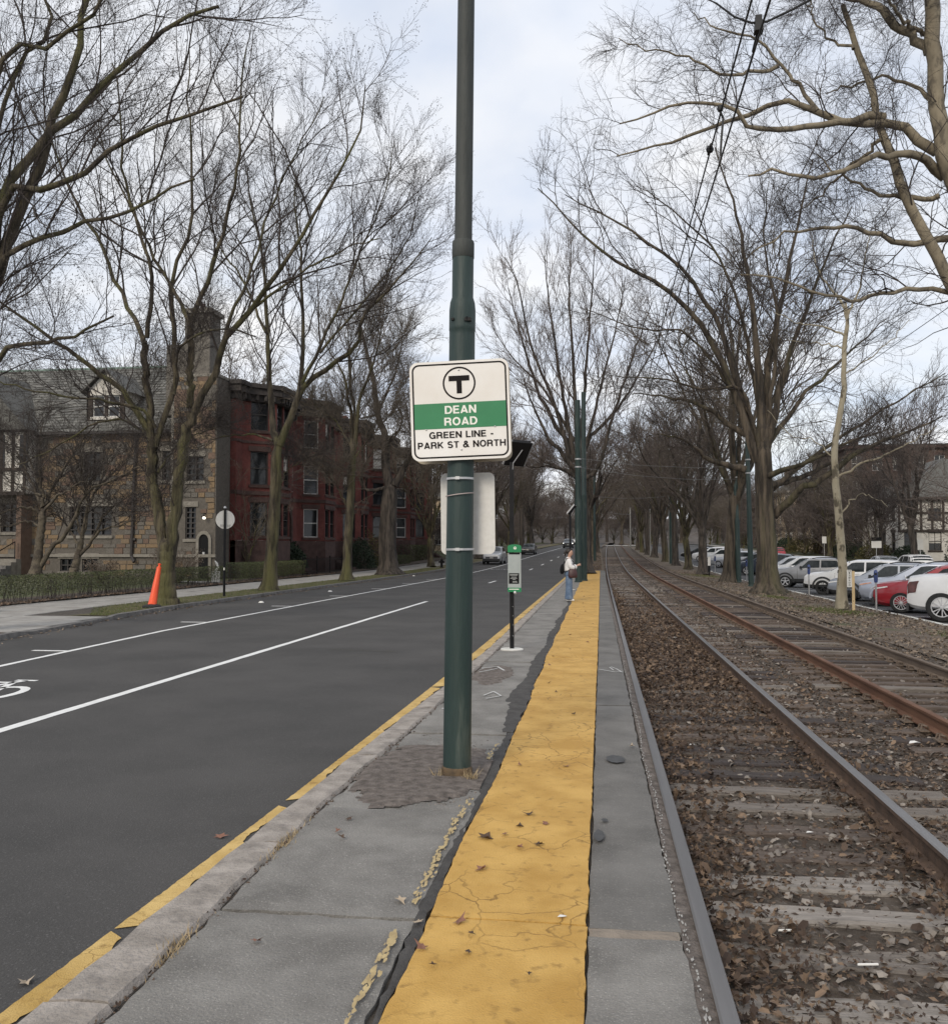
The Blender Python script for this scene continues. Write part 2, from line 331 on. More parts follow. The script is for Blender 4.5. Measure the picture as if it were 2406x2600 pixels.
strip('ground', -160, 170, -.75, -.75, -30, 420, m_ground, nx=8)
road = strip('road', lambda y: kerbL(y)-.05, lambda y: kerbR(y)+.05, -.07, -.07, -12, 330, m_road, nx=3)
def ribbon(name, c, w, y0, y1, mat, parent, z, step=.35, jit=.004):
    n = max(2, int((y1-y0)/max(step, .02*y0))); ys = np.linspace(y0, y1, n+1); r = np.random.default_rng(int(y0*100))
    xc = fnc(c)(ys); a = xc-w/2+r.normal(size=n+1)*jit; b = xc+w/2+r.normal(size=n+1)*jit
    V = np.zeros((2*n+2, 3)); V[0::2,0] = a; V[1::2,0] = b; V[:,1] = np.repeat(ys, 2); V[:,2] = z+np.repeat(gz(ys), 2)
    i = np.arange(n)*2; return mesh_ob(name, np_mesh(name, V, np.stack([i, i+1, i+3, i+2], 1)), mat, parent)
ribbon('lane_line', laneL, .125, 1., 29.3, m_white, road, -.066)
for y in (47, 59, 71, 83, 95, 107, 119, 131): ribbon('lane_dash', laneL, .13, y-1.6, y+1.4, m_white, road, -.066)
ribbon('parking_line', parkL, .11, 3., 170, m_white, road, -.066)
for i, y in enumerate((8.3, 14.3, 20.3, 26.3, 32.2, 38.2, 44.2, 50.2, 56.2)):
    x1 = float(parkL(y))-.05; b = MB(); b.bbox(x1-.62, x1, y-.05, y+.05, -.067+g(y), -.064+g(y)); b.build('stall_tick', m_white, road)
# bicycle symbols in the cycle lane: two wheels, frame and handlebar strokes
def bike_symbol(cx, cy, fl=1):
    b = MB(); z = -.0655+g(cy)
    def stroke(p, q, w=.09):
        d = Vector((q[0]-p[0], q[1]-p[1], 0)); n = Vector((-d.y, d.x, 0)).normalized()*w/2
        b.add([(cx+p[0]-n.x, cy+p[1]-n.y, z), (cx+q[0]-n.x, cy+q[1]-n.y, z), (cx+q[0]+n.x, cy+q[1]+n.y, z), (cx+p[0]+n.x, cy+p[1]+n.y, z)], [(0,1,2,3)])
    for wx in (-.5, .5):
        vs = []; k = 24
        for j in range(k):
            a = 2*math.pi*j/k; vs += [(cx+wx+.36*math.cos(a), cy+.62*math.sin(a), z), (cx+wx+.25*math.cos(a), cy+.5*math.sin(a), z)]
        b.add(vs, [(2*j, 2*((j+1)%k), 2*((j+1)%k)+1, 2*j+1) for j in range(k)])
    for p, q in (((-.5,0),(-.2,.9)),((-.2,.9),(.3,.9)),((.3,.9),(0,0)),((0,0),(-.2,.9)),((.5,0),(.28,1.15)),((.28,1.15),(.48,1.25)),((-.2,.9),(-.25,1.1)),((-.4,1.1),(-.1,1.1))): stroke((p[0]*fl, p[1]), (q[0]*fl, q[1]))
    b.build('bicycle_marking', m_white, road)
for p in ((-7.76, 9.95, -1), (-7.6, 71), (-7.0, 100)): bike_symbol(*p)
m_oldmark = M('faded road mark', (.12,.11,.085), (.085,.08,.07), 30, .9)
# asphalt repair seam and scratches on the road
b = MB()
for p, q in (((-4.6, 15.2), (-3.4, 15.0)), ((-4.05, 14.2), (-3.45, 15.0))): b.add([(p[0], p[1]-.015, -.0665), (q[0], q[1]-.015, -.0665), (q[0], q[1]+.015, -.0665), (p[0], p[1]+.015, -.0665)], [(0,1,2,3)])
b.build('faded_mark', m_oldmark, road)

# left kerb of granite stones, driveway apron, verge, pavement slabs, lawns
kl = strip('kerb_bed', lambda y: kerbL(y)-.22, lambda y: kerbL(y)-.02, -.09, -.09, -12, 330, m_dirt)
y = 3.
r = random.Random(2)
while y < 120:
    L = r.uniform(1.5, 2.5)*(1 if y < 60 else 2.5); y2 = y+L-.02
    b = MB(); n = 4; ys = [y+(y2-y)*i/n for i in range(n+1)]; vs = []
    for yy in ys:
        k = float(kerbL(yy)); z = g(yy); j = r.uniform(-.012, .012); up = -.0 if not 16.6 < yy < 20.6 else -.045
        vs += [(k+j*.6, yy, -.09+z), (k-.012+j, yy, .035+up+z+j*.4), (k-.15, yy, .04+up+z+r.uniform(-.006,.006)), (k-.15, yy, -.09+z)]
    b.add(vs, [(4*i+e, 4*i+(e+1)%4, 4*i+4+(e+1)%4, 4*i+4+e) for i in range(n) for e in range(4)]+[(0,1,2,3), (4*n+3,4*n+2,4*n+1,4*n)])
    b.build('kerb_stone', m_kerbdark, kl); y += L
for nm, ya, yb, mt in (('dirt_verge', -12, 16.5, m_soil), ('grass_verge', 20.9, 330, m_grass)):
    strip(nm, lambda y: np.interp(y, [0,20,21.5,24,200], [-14.3,-14.3,-12.5,-14.25,-14.25])+cr(y) if nm == 'grass_verge' else kerbL(y)-2.3, lambda y: kerbL(y)-.14, .012, .012, ya, yb, mt, nx=5, amp=.012, s=2)
pv = strip('pavement', lambda y: -17.3+cr(y), lambda y: kerbL(y)-.14, -.012, -.012, -12, 330, m_dirt)
def slab(x0, x1, y0, y1, z, name, mat, parent, rr):
    b = MB(); t = rr.uniform(-.006, .006); zz = g((y0+y1)/2)
    b.bbox(x0+.008, x1-.008, y0+.008, y1-.008, -.03+z+zz, z+zz+t); return b.build(name, mat, parent)
y = 8.
while y < 100:
    L = 1.55 if y < 60 else 3.1; c = float(cr(y))
    slab(-17.2+c, -15.75+c, y, y+L, .01, 'paving_slab', m_conc, pv, r); slab(-15.75+c, -14.3+c, y, y+L, .01, 'paving_slab', m_conc, pv, r); y += L
for y in (16.6, 18.0, 19.4):
    k = float(kerbL(y+.7))-.17; slab(-14.3, k, y, y+1.38, .006, 'apron_slab', m_conc, pv, r)
strip('lawn', -60, lambda y: -17.2+cr(y), .28, .03, -12, 330, m_lawn, nx=10, amp=.03, s=.8)
strip('hedge_bed', lambda y: -18.6+cr(y), lambda y: -17.15+cr(y), .09, .055, 15, 100, m_soil, nx=3, amp=.015, s=3)
# front path to the door between the hedges
pth = strip('path', -21, -17.15, .12, .06, 40.4, 41.5, m_conc, ys=np.array([40.3, 41.6]))

# platform: bed with asphalt panels, yellow painted panels and granite kerb stones as parts
plat = strip('platform', lambda y: kerbI(y)-.2, .40, -.03, -.03, -1.5, 66.2, m_dirt, nx=2)
b = MB(); b.bbox(-1.85, .40, 66.1, 66.3, -.25+g(66), -.0+g(66)); b.build('platform_end', m_kerb, plat)
def panel(xl, xr, y0, y1, z, mat, name, cell=.11, amp=.004, rag=.006, seed=0, skirt=.05, fall=.0, parent=None):
    rr = np.random.default_rng(seed); cell = max(cell, .012*y0)
    ny = max(2, int((y1-y0)/cell)); nx = max(2, int(abs(float(np.mean(fnc(xr)(np.array([y0])))-np.mean(fnc(xl)(np.array([y0])))))/cell))
    ys = np.linspace(y0, y1, ny+1); u = np.linspace(0, 1, nx+1)
    a = fnc(xl)(ys)+rag*noise2(ys, ys*.3+seed, 9)+rr.normal(size=ny+1)*rag*.4; c = fnc(xr)(ys)+rag*noise2(ys+40, ys*.4+seed, 9)+rr.normal(size=ny+1)*rag*.4
    X = a[:,None]*(1-u)+c[:,None]*u; Y = np.repeat(ys[:,None], nx+1, 1).copy()
    Y[0] += rag*noise2(X[0], X[0]*2+seed, 8); Y[-1] += rag*noise2(X[-1], X[-1]*2+seed+5, 8)
    Z = z+amp*noise2(X, Y, 2.2)+amp*.4*noise2(X, Y, 14)+gz(Y)
    e = np.minimum(np.minimum(u, 1-u)[None,:]*nx, np.minimum(np.arange(ny+1), ny-np.arange(ny+1))[:,None]); Z = Z-np.where(e < .5, .007+fall, 0)
    V = np.stack([X, Y, Z], -1).reshape(-1, 3); i = np.arange(ny*(nx+1)).reshape(-1, nx+1)[:, :nx].ravel(); q = [np.stack([i, i+1, i+nx+2, i+nx+1], 1)]
    n0 = len(V); top = np.arange(n0).reshape(ny+1, nx+1)
    loop = np.concatenate([top[0,:-1], top[:-1,-1], top[-1,:0:-1], top[:0:-1,0]]); W_ = V[loop].copy(); W_[:,2] -= skirt; V = np.vstack([V, W_])
    m = len(loop); j = np.arange(m); q.append(np.stack([loop, n0+j, n0+(j+1)%m, loop[(j+1)%m]], 1))
    return mesh_ob(name, np_mesh(name, V, np.vstack(q), smooth=False), mat, parent or plat)
LJ = [1.2, 4.06, 5.75, 8.15, 9.95, 13.4, 17.6, 22, 26, 31, 36.5, 43, 50, 58, 66.1]
for i, (a, c) in enumerate(zip(LJ[:-1], LJ[1:])):
    dz = [0, .004, -.006, .003, -.004, .004, -.002][i % 7]
    panel(lambda y: kerbI(y)+.02, lambda y: -.815+.02*np.sin(y*1.3), a+.010, c-.010, dz, m_plat, 'asphalt_panel', cell=.09, amp=.004, rag=.014, seed=i)
YL = lambda y: np.interp(y, [3, 8, 14, 23, 40, 66], [-.785, -.755, -.80, -.82, -.88, -.95])+.012*np.sin(y*2.1)
YR = lambda y: np.interp(y, [3, 7, 14, 66], [-.065, -.05, -.02, .13])
YJ = [1.2, 4.1, 7.35, 10.35, 14, 18.5, 23, 28, 34, 41, 49, 57, 66.1]
for i, (a, c) in enumerate(zip(YJ[:-1], YJ[1:])):
    panel(YL, YR, a+.004, c-.004, .004+[0, .003, -.002][i % 3], m_yellow, 'yellow_panel', cell=.05, amp=.0028, rag=.005, seed=50+i, fall=-.003)
RJ = [1.2, 4.06, 9.85, 14.2, 19.8, 27, 35, 45, 55, 66.1]
for i, (a, c) in enumerate(zip(RJ[:-1], RJ[1:])):
    panel(lambda y: YR(y)+.012, lambda y: np.interp(y, [3, 7, 13, 33, 66], [.355, .335, .335, .36, .50]), a+(.05 if i == 1 else .008), c-(.05 if i == 0 else .008), [0, -.003, .003][i % 3], m_plat if i == 0 else m_plat2, 'edge_panel', cell=.09, amp=.003, rag=.006, seed=90+i)
panel(-.05, .34, 4.0, 4.12, -.006, m_tanjoint, 'joint_seal', cell=.02, amp=.003, rag=.01, seed=120, skirt=.02)
def blob(cx, cy, rx, ry, z, mat, name, seed, amp=.006, cell=.035):
    ys = np.arange(cy-ry*1.3, cy+ry*1.3, cell); xs = np.arange(cx-rx*1.3, cx+rx*1.3, cell); X, Y = np.meshgrid(xs, ys); f = ((X-cx)/rx)**2+((Y-cy)/ry)**2+.22*noise2(X+seed, Y, 4.)+.1*noise2(X, Y+seed, 13.)
    Z = z+amp*noise2(X, Y, 9.)+amp*.6*noise2(X, Y, 31.)-np.clip((f-.75)*.05, 0, .05); X = np.clip(X, kerbI(Y)+.012, -.83); k = f < 1.; q = []
    n = len(xs); i, j = np.nonzero(k[:-1,:-1] | k[1:,1:]); q = np.stack([i*n+j, i*n+j+1, (i+1)*n+j+1, (i+1)*n+j], 1)
    return mesh_ob(name, np_mesh(name, np.stack([X, Y, Z], -1).reshape(-1, 3), q), mat, plat)
blob(-1.30, 6.75, .50, .95, .012, m_patch, 'crumbled_patch', 3); blob(-1.40, 12.0, .26, .9, .008, m_patch, 'crumbled_patch', 8, cell=.05)
panel(lambda y: np.interp(y, [8.2, 9.5, 13, 18, 30], [-.90,-.98,-.97,-.96,-.93])+.03*np.sin(y*1.7), lambda y: YL(y)-.006, 8.25, 30, .008, m_newasph, 'dark_seam', cell=.12, amp=.003, rag=.02, seed=77)
panel(lambda y: -.835+.018*np.sin(y*2.4), lambda y: YL(y)-.004, 2.4, 8.25, .002, m_newasph, 'dark_seam', cell=.06, amp=.006, rag=.016, seed=78)
# flakes of the older yellow edge line left on the asphalt
b = MB(); rr = random.Random(4)
for y0, y1, x0, n in ((2.9, 3.9, -.885, 80), (4.2, 4.95, -.868, 60), (4.95, 5.55, -.87, 50), (5.55, 6.0, -.86, 26), (7.1, 7.7, -.866, 26)):
    for i in range(n):
        cx, cy = x0+rr.gauss(0, .009)+.01*math.sin(i), rr.uniform(y0, y1); k = rr.randint(5, 7); s0 = rr.uniform(.006, .016)
        b.add([(cx+s0*.7*math.cos(a)*rr.uniform(.5, 1.2), cy+s0*2.4*math.sin(a)*rr.uniform(.5, 1.2), .0135+i*.00002) for a in [2*math.pi*q/k for q in range(k)]], [tuple(range(k))])
b.build('old_paint_flakes', m_yold, plat)
# dark oil spots on the edge strip and white spray marks
def blot(cx, cy, rx, ry, z, mat, seed, parent=plat, name='stain'):
    rr = random.Random(seed); k = 26; b = MB()
    b.add([(cx+rx*math.cos(t)*(1+.12*rr.uniform(-1,1)), cy+ry*math.sin(t)*(1+.12*rr.uniform(-1,1)), z) for t in [2*math.pi*i/k for i in range(k)]], [tuple(range(k))]); return b.build(name, mat, parent)
m_oil = M('oil stain', (.045,.045,.046), (.07,.07,.07), 10, .7)
blot(.125, 7.28, .075, .13, .0125, m_oil, 1); blot(-.005, 5.35, .03, .1, .0125, m_oil, 2); blot(.03, 5.65, .02, .03, .0125, m_oil, 3)
b = MB()
def spray(pts, w=.022, z=.0125):
    for p, q in zip(pts[:-1], pts[1:]):
        d = Vector((q[0]-p[0], q[1]-p[1], 0)); n = Vector((-d.y, d.x, 0)).normalized()*w/2
        b.add([(p[0]-n.x, p[1]-n.y, z), (q[0]-n.x, q[1]-n.y, z), (q[0]+n.x, q[1]+n.y, z), (p[0]+n.x, p[1]+n.y, z)], [(0,1,2,3)]); z += .0002
spray([(-.0,12.62),(.10,12.5),(.22,12.36),(.31,12.4)]); spray([(.15,12.85),(.20,12.55)], .018); spray([(.17,12.9),(.24,12.7),(.31,12.35)], .016)
spray([(-1.62,12.5),(-1.42,12.7),(-1.28,12.3)], .03); spray([(-1.6,12.1),(-1.4,12.5)], .025); spray([(-1.62,9.3),(-1.5,9.5),(-1.55,9.1)], .03); spray([(-1.3,10.2),(-1.22,10.5),(-1.1,10.2),(-1.25,10.0)], .018)
b.build('spray_mark', M('chalk spray', (.42,.42,.41), (.62,.62,.60), 30, .9), plat)
spl = MB()
for i in range(420):
    y = 3.0+i*.026+rr.uniform(-.02,.02); x = .366+.012*math.sin(y*2.3)+rr.gauss(0,.006); w = rr.uniform(.001,.006); l = rr.uniform(.004,.022)
    spl.add([(x-w*.3, y-l, -.0075), (x+w, y-l*.4, -.006), (x+w*.6, y+l, -.006), (x-w, y+l*.5, -.0075)], [(0,1,2,3)])
spl.build('whitewash_flakes', M('whitewash', (.24,.23,.215), (.42,.41,.385), 40, .9), plat)
strip('edge_filler', .35, .425, -.014, -.02, -1.5, 66, m_patch, parent=plat, nx=1)
# granite kerb of the platform
y = 1.3; rr = random.Random(9)
while y < 66:
    L = rr.uniform(1.5, 2.3); y2 = min(y+L-.018, 66.1); n = 8; vs = []; j0 = rr.uniform(-.008, .008)
    for i in range(n+1):
        yy = y+(y2-y)*i/n; o_, n_ = float(kerbR(yy))+rr.uniform(-.012,.012)+j0, float(kerbI(yy))+rr.uniform(-.016,.012); z = g(yy)
        vs += [(o_, yy, -.12+z), (o_+rr.uniform(0,.008), yy, -.022+z), (o_+.02, yy, .0+rr.uniform(-.004,.004)+z), ((o_+n_)/2, yy, .008+rr.uniform(-.006,.006)+z), (n_-.02, yy, .004+z+rr.uniform(-.004,.004)), (n_, yy, -.02+z), (n_, yy, -.12+z)]
    b = MB(); b.add(vs, [(7*i+e, 7*i+e+1, 7*i+8+e, 7*i+7+e) for i in range(n) for e in range(6)]+[tuple(range(7)), tuple(range(7*n+6, 7*n-1, -1))])
    b.build('kerb_stone', m_kerb, plat, smooth=True, sharp=35); y += L
# chipped yellow line at the foot of the kerb
def chipped(y0, y1, seed):
    rr = np.random.default_rng(seed); n = int((y1-y0)/max(.03, .004*y0))+2; ys = np.linspace(y0, y1, n)
    outer = np.interp(ys, [3, 6, 8, 12, 22, 66], [-2.235, -2.155, -2.13, -2.085, -2.06, -2.0])+rr.normal(size=n)*.002
    chip = np.clip(.035*noise2(ys, ys*.1, 4.5)+.012*noise2(ys, ys, 23)+.012, -.005, .07)
    inner = kerbR(ys)-.045-chip; taper = np.minimum(1, np.minimum(ys-y0, y1-ys)/.06); inner = outer+(inner-outer)*np.clip(taper, .03, 1)
    V = np.zeros((2*n, 3)); V[0::2,0] = outer; V[1::2,0] = inner; V[:,1] = np.repeat(ys, 2); V[:,2] = -.064+np.repeat(gz(ys), 2)
    i = np.arange(n-1)*2; mesh_ob('kerb_line', np_mesh('kerb_line', V, np.stack([i, i+1, i+3, i+2], 1)), m_yellow2, road)
for a, c in ((1., 3.9), (3.93, 5.93), (6.06, 11.2), (11.23, 24), (24.04, 40), (40.05, 66)): chipped(a, c, int(a*10))

# right of the tracks: leafy verge sloping to a kerb, parking street, far pavement
RK = 9.28
def BEDZ(x): return np.interp(x, [2.55, 2.85, 5.35, 5.6], [0, .016, .016, 0])
strip('track_bed', .42, 5.75, -.20, -.205, -3, 200, m_bed, ys=np.concatenate([np.arange(-3, 40, .22), np.arange(40, 200, 1.2)]), nx=24, amp=.011, s=4.5)
tb = bpy.data.objects['track_bed'].data; v = np.zeros(len(tb.vertices)*3); tb.vertices.foreach_get('co', v); v = v.reshape(-1, 3); v[:,2] -= BEDZ(v[:,0]); tb.vertices.foreach_set('co', v.ravel()); tb.update()
strip('median_soil', lambda y: kerbR(y)-.02, .5, -.02, -.12, 66.2, 260, m_verge, nx=5, amp=.02, s=1.5)
strip('verge', 5.7, RK-.13, -.19, -.37, -6, 260, m_verge, ys=np.concatenate([np.arange(-6, 70, .4), np.arange(70, 262, 3.)]), nx=14, amp=.028, s=1.3)
rk = strip('kerb_base', RK-.15, RK, -.40, -.40, -6, 260, m_conc)
y = 10.
while y < 110:
    L = 2.2 if y < 60 else 5; b = MB(); z = g(y+L/2); b.bbox(RK-.15, RK, y, y+L-.015, -.55+z, -.355+z+rr.uniform(-.006,.006)); b.build('kerb_stone', m_concw, rk); y += L
street = strip('parking_street', RK-.01, 24.2, -.5, -.5, -8, 330, m_street, nx=3)
for k in range(24):
    y = 20+k*3.05; p = [(RK+.05, y+1.9), (RK+4.7, y-.8)]; b = MB(); z = -.496+g(y)
    b.add([(p[0][0], p[0][1]-.06, z), (p[1][0], p[1][1]-.06, z), (p[1][0], p[1][1]+.06, z), (p[0][0], p[0][1]+.06, z)], [(0,1,2,3)]); b.build('stall_line', m_white, street)
strip('far_pavement', 24.2, 27, -.36, -.36, -8, 330, m_conc)
strip('far_lawn', 27, 160, -.34, 1.2, -8, 330, m_lawn, nx=8, amp=.08, s=.3)
# side street crossing the line at the top of the rise
yc = 186; strip('crossing', -2.2+float(cr(yc))*.5, RK, -.1, -.1, yc, yc+9, m_conc, ys=np.array([yc, yc+9.]))

# ------------------------------------------------------------------ railway tracks
def rail_profile(): return [(-.07,-.16),(.07,-.16),(.07,-.148),(.012,-.128),(.010,-.045),(.034,-.032),(.036,-.006),(.026,0),(-.026,0),(-.036,-.006),(-.034,-.032),(-.010,-.045),(-.012,-.128),(-.07,-.148)]
def rail(name, xc, mats, parent, y0=-2, y1=215):
    ys = ysteps(y0, y1); pr = rail_profile(); n = len(pr); b = MB(); vs = []; fs = []; mi = []
    for yy in ys: vs += [(xc+float(ct(yy))+px, yy, pz+g(yy)) for px, pz in pr]
    for i in range(len(ys)-1):
        for e in range(n): fs.append((n*i+e, n*i+(e+1)%n, n*i+n+(e+1)%n, n*i+n+e)); mi.append(0 if e in (6, 7, 8) and mats[0] is not mats[1] else (0 if mats[0] is mats[1] else 1))
    b.add(vs, fs); b.mi = mi; return b.build(name, list(mats), parent)
def track(label, xl, xr, side, y0, y1, top, clips):
    t = empty('railway_track', (0, 0, 0), 0, label, 'railway track', 'tram tracks beside the platform')
    for x, tm in zip((xl, xr), top): rail('rail', x, tm, t)
    mid = (xl+xr)/2; rr = random.Random(int(xl*100)); meshes = []
    for v in range(16):
        b = MB(); L = rr.uniform(2.42, 2.56); w = rr.uniform(.20, .235); n = 8
        prof = [[(-L/2+L*i/n, s*(w/2+rr.uniform(-.012,.006)), rr.uniform(-.007,.007)) for i in range(n+1)] for s in (-1, 1)]
        vs = []
        for i in range(n+1):
            (xa, ya, za), (xb, yb, zb) = prof[0][i], prof[1][i]
            vs += [(xa, ya, -.16), (xa, ya+.004, za-.012), (xa, ya+.02, za), (xa, (ya+yb)/2, (za+zb)/2+rr.uniform(-.01,.003)), (xb, yb-.02, zb), (xb, yb-.004, zb-.012), (xb, yb, -.16)]
        b.add(vs, [(7*i+e, 7*i+e+1, 7*i+8+e, 7*i+7+e) for i in range(n) for e in range(6)]+[tuple(range(7)), tuple(range(7*n+6, 7*n-1, -1))])
        me = bpy.data.meshes.new('sleeper'); me.from_pydata(b.v, [], b.f); me.materials.append(SLEEP[v % 4]); meshes.append(me)
    y = y0
    while y < y1:
        if y < 5.2: k = [3, 3, 2, 3][int(y*7) % 4]
        elif side == 0 and 5.2 <= y < 7.4: k = [2, 1, 3, 1, 2][int(y*9) % 5]
        elif side == 0 and 7.4 <= y < 8.7: k = 0
        else: k = rr.choice((0, 0, 1, 1, 1, 2)) if side else rr.choice((0, 1, 1, 1, 2, 2))
        o = bpy.data.objects.new('sleeper', meshes[rr.randrange(4)*4+k]); link(o, t)
        o.location = (mid+float(ct(y))+rr.uniform(-.04,.04)+(.10 if side == 0 else 0), y, -.172+g(y)+rr.uniform(-.010,.008)); o.rotation_euler = (rr.uniform(-.02,.02), rr.uniform(-.006,.006), rr.uniform(-.018,.018))
        y += .487+rr.uniform(-.03,.03)
    b = MB(); y = y0
    while y < 75:
        for x in (xl, xr):
            c = float(ct(y)); z = g(y)
            if clips:
                b.bbox(x+c-.16, x+c+.16, y-.09, y+.09, -.172+z, -.158+z)
                for s in (-1, 1):
                    for d in (-.045, .045): b.tube([(x+c+s*.135, y+d, -.157+z), (x+c+s*.125, y+d*.7, -.112+z), (x+c+s*.085, y+d*1.3, -.118+z), (x+c+s*.065, y+d, -.14+z)], .011, 5)
            else:
                for s in (-1, 1): b.box((x+c+s*.085, y+.03*s, -.142+z), (.03, .03, .03))
        y += .487
    o = b.build('rail_fastenings', m_railrust2 if clips else m_railside, t); o['kind'] = 'stuff'
    return t
track('nearer track with worn grey rails and sleepers buried in brown leaves', .455, 1.905, 0, 2.35, 112, ((m_rail, m_railside), (m_rail, m_railside)), False)
track('farther track with rust orange rails and bare sleepers beside the verge', 3.365, 4.815, 1, 4.4, 112, ((m_railrust, m_railrust), (m_railrust2, m_railrust2)), True)

# ------------------------------------------------------------------ loose stuff on the ground: leaves, stones, blades
def template(kind, r):
    """small curled leaf: lobed oak outline fanned from its midrib, or a plain oval"""
    if kind == 'oak':
        rad = [1., .5, .9, .42, .75, .3, .75, .42, .9, .5]; n = len(rad)
        a = [2*math.pi*i/n for i in range(n)]; P = [(rr*math.cos(t)*1.0, rr*math.sin(t)*.62) for rr, t in zip(rad, a)]
    else:
        n = 6; P = [(math.cos(2*math.pi*i/n), .55*math.sin(2*math.pi*i/n)) for i in range(n)]
    c1, c2, c3 = r.uniform(-.5, .9), r.uniform(-.6, 1.), r.uniform(-.5, .5)
    V = [(0, 0, -.08)]+[(x, y, c1*x*x*.6+c2*y*y*1.2+c3*x*y) for x, y in P]
    return np.array(V), np.array([(0, i, i % n+1) for i in range(1, n+1)])
def scatter(name, pts, size, temps, mat, tilt, tone, seed, label=None, parent=None):
    r = np.random.default_rng(seed); N = len(pts); k = r.integers(0, len(temps), N); VV = []; TT = []; AA = []; base = 0
    for j, (V, T) in enumerate(temps):
        s = np.where(k == j)[0]
        if not len(s): continue
        az = r.uniform(0, 6.283, len(s)); tx = r.normal(size=len(s))*tilt; ty = r.normal(size=len(s))*tilt
        ca, sa = np.cos(az), np.sin(az); v = V[None]*np.asarray(size)[s][:,None,None]
        x, y, z = v[...,0], v[...,1], v[...,2]
        z, x = z*np.cos(ty)[:,None]-x*np.sin(ty)[:,None], x*np.cos(ty)[:,None]+z*np.sin(ty)[:,None]
        z, y = z*np.cos(tx)[:,None]+y*np.sin(tx)[:,None], y*np.cos(tx)[:,None]-z*np.sin(tx)[:,None]
        X = x*ca[:,None]-y*sa[:,None]; Y = x*sa[:,None]+y*ca[:,None]
        q = np.stack([X, Y, z], -1)+pts[s][:,None,:]; n = V.shape[0]
        VV.append(q.reshape(-1, 3)); TT.append((T[None]+base+np.arange(len(s))[:,None,None]*n).reshape(-1, 3)); base += n*len(s)
        AA.append(np.repeat(np.asarray(tone)[s], n))
    me = np_mesh(name, np.vstack(VV), None, np.vstack(TT))
    at_ = me.attributes.new('tone', 'FLOAT', 'POINT'); at_.data.foreach_set('value', np.concatenate(AA).astype(np.float32))
    o = mesh_ob(name, me, mat, parent); o['kind'] = 'stuff'
    if label: o['label'] = label
    return o
rt = random.Random(8)
OAK = [template('oak', rt) for _ in range(7)]; OVAL = [template('oval', rt) for _ in range(6)]
def stones_t(r):
    V = np.array([(1,0,0),(0,1,0),(-1,0,0),(0,-1,0),(.1,.1,.75),(-.1,.1,-.7),(.62,.62,.35),(-.6,.6,.3),(-.62,-.6,.4),(.6,-.62,.33)], float)*np.array([1, .8, .6])
    V *= np.array([[r.uniform(.75, 1.2)] for _ in V])
    T = [(0,6,9),(6,0,1),(1,7,6),(7,1,2),(2,8,7),(8,2,3),(3,9,8),(9,3,0),(4,6,7),(4,7,8),(4,8,9),(4,9,6)]
    return V, np.array(T)
STN = [stones_t(rt) for _ in range(5)]
rs = np.random.default_rng(21)
def field(n, x0, x1, y0, y1, dens=None, pw=1.6):
    """points spread more thickly near the eye"""
    u = rs.random(n*3); Y = y0*(y1/y0)**(u**(1/pw) if pw != 1 else u); X = rs.uniform(x0, x1, n*3)
    keep = np.ones(n*3, bool) if dens is None else rs.random(n*3) < dens(X, Y)
    return X[keep][:n], Y[keep][:n]
def leaf_depth(X, Y):
    """how deep the drift of leaves lies between the rails: along both rails near, over the whole gauge further off"""
    a = np.exp(-(np.maximum(X-.62, 0)/.26)**2)+.85*np.exp(-((X-1.82)/.20)**2)
    wide = np.clip((Y-7.8)/3., 0, 1)*np.clip((34-Y)/14, 0, 1)
    return np.clip(np.maximum(a*np.clip((45-Y)/10, 0.15, 1), wide), 0, 1)
X, Y = field(15000, .49, 1.87, 2.6, 48, lambda X, Y: .045+.95*leaf_depth(X, Y), 1.25)
Z = -.185+rs.random(len(X))**1.3*(.03+.085*leaf_depth(X, Y))+gz(Y)
scatter('fallen_leaves', np.stack([X, Y, Z], 1), rs.uniform(.014, .040, len(X))*np.where(Y > 12, 1.45, 1), OAK+OVAL[:2], m_leaf, .6, rs.random(len(X))**2., 1, 'deep brown oak leaves drifted between the nearer rails')
X, Y = field(8500, 1.96, 5.7, 3.2, 40, lambda X, Y: np.where(X < 3.3, .8, .10), 1.15)
Z = -.188+rs.random(len(X))*.035-BEDZ(X)+gz(Y)
scatter('fallen_leaves', np.stack([X, Y, Z], 1), rs.uniform(.016, .043, len(X)), OAK+OVAL[:2], m_leaf, .4, rs.random(len(X))**1.4, 2, 'thinner brown leaves between and under the farther rails')
X, Y = field(11000, 5.1, 9.1, 9, 75, lambda X, Y: np.clip(.55+.5*noise2(X, Y, .8), .1, 1), 1.5)
Z = np.interp(X, [5.7, 9.15], [-.18, -.36])+.012+rs.random(len(X))*.02+.028*noise2(X, Y, 1.3)+gz(Y)
scatter('fallen_leaves', np.stack([X, Y, Z], 1), rs.uniform(.022, .055, len(X)), OVAL+OAK[:3], m_leaf_pale, .45, rs.random(len(X)), 3, 'pale dry leaves scattered over the verge by the parked cars')
X, Y = field(3500, -1.7, .3, 67, 150, None, 1)
scatter('fallen_leaves', np.stack([X, Y, .0+gz(Y)+rs.random(len(X))*.02], 1), rs.uniform(.03, .06, len(X)), OVAL, m_leaf, .4, rs.random(len(X)), 4, 'brown leaves on the ground past the platform end')
X, Y = field(1800, -17.2, -15.5, 14, 60, None, 1)
scatter('fallen_leaves', np.stack([X*.25-17.3*.75+rs.normal(size=len(X))*.12, Y, .075+gz(Y)+rs.random(len(X))*.02], 1), rs.uniform(.03, .06, len(X)), OVAL, m_leaf, .4, rs.random(len(X)), 5, 'brown leaves gathered along the foot of the hedge')
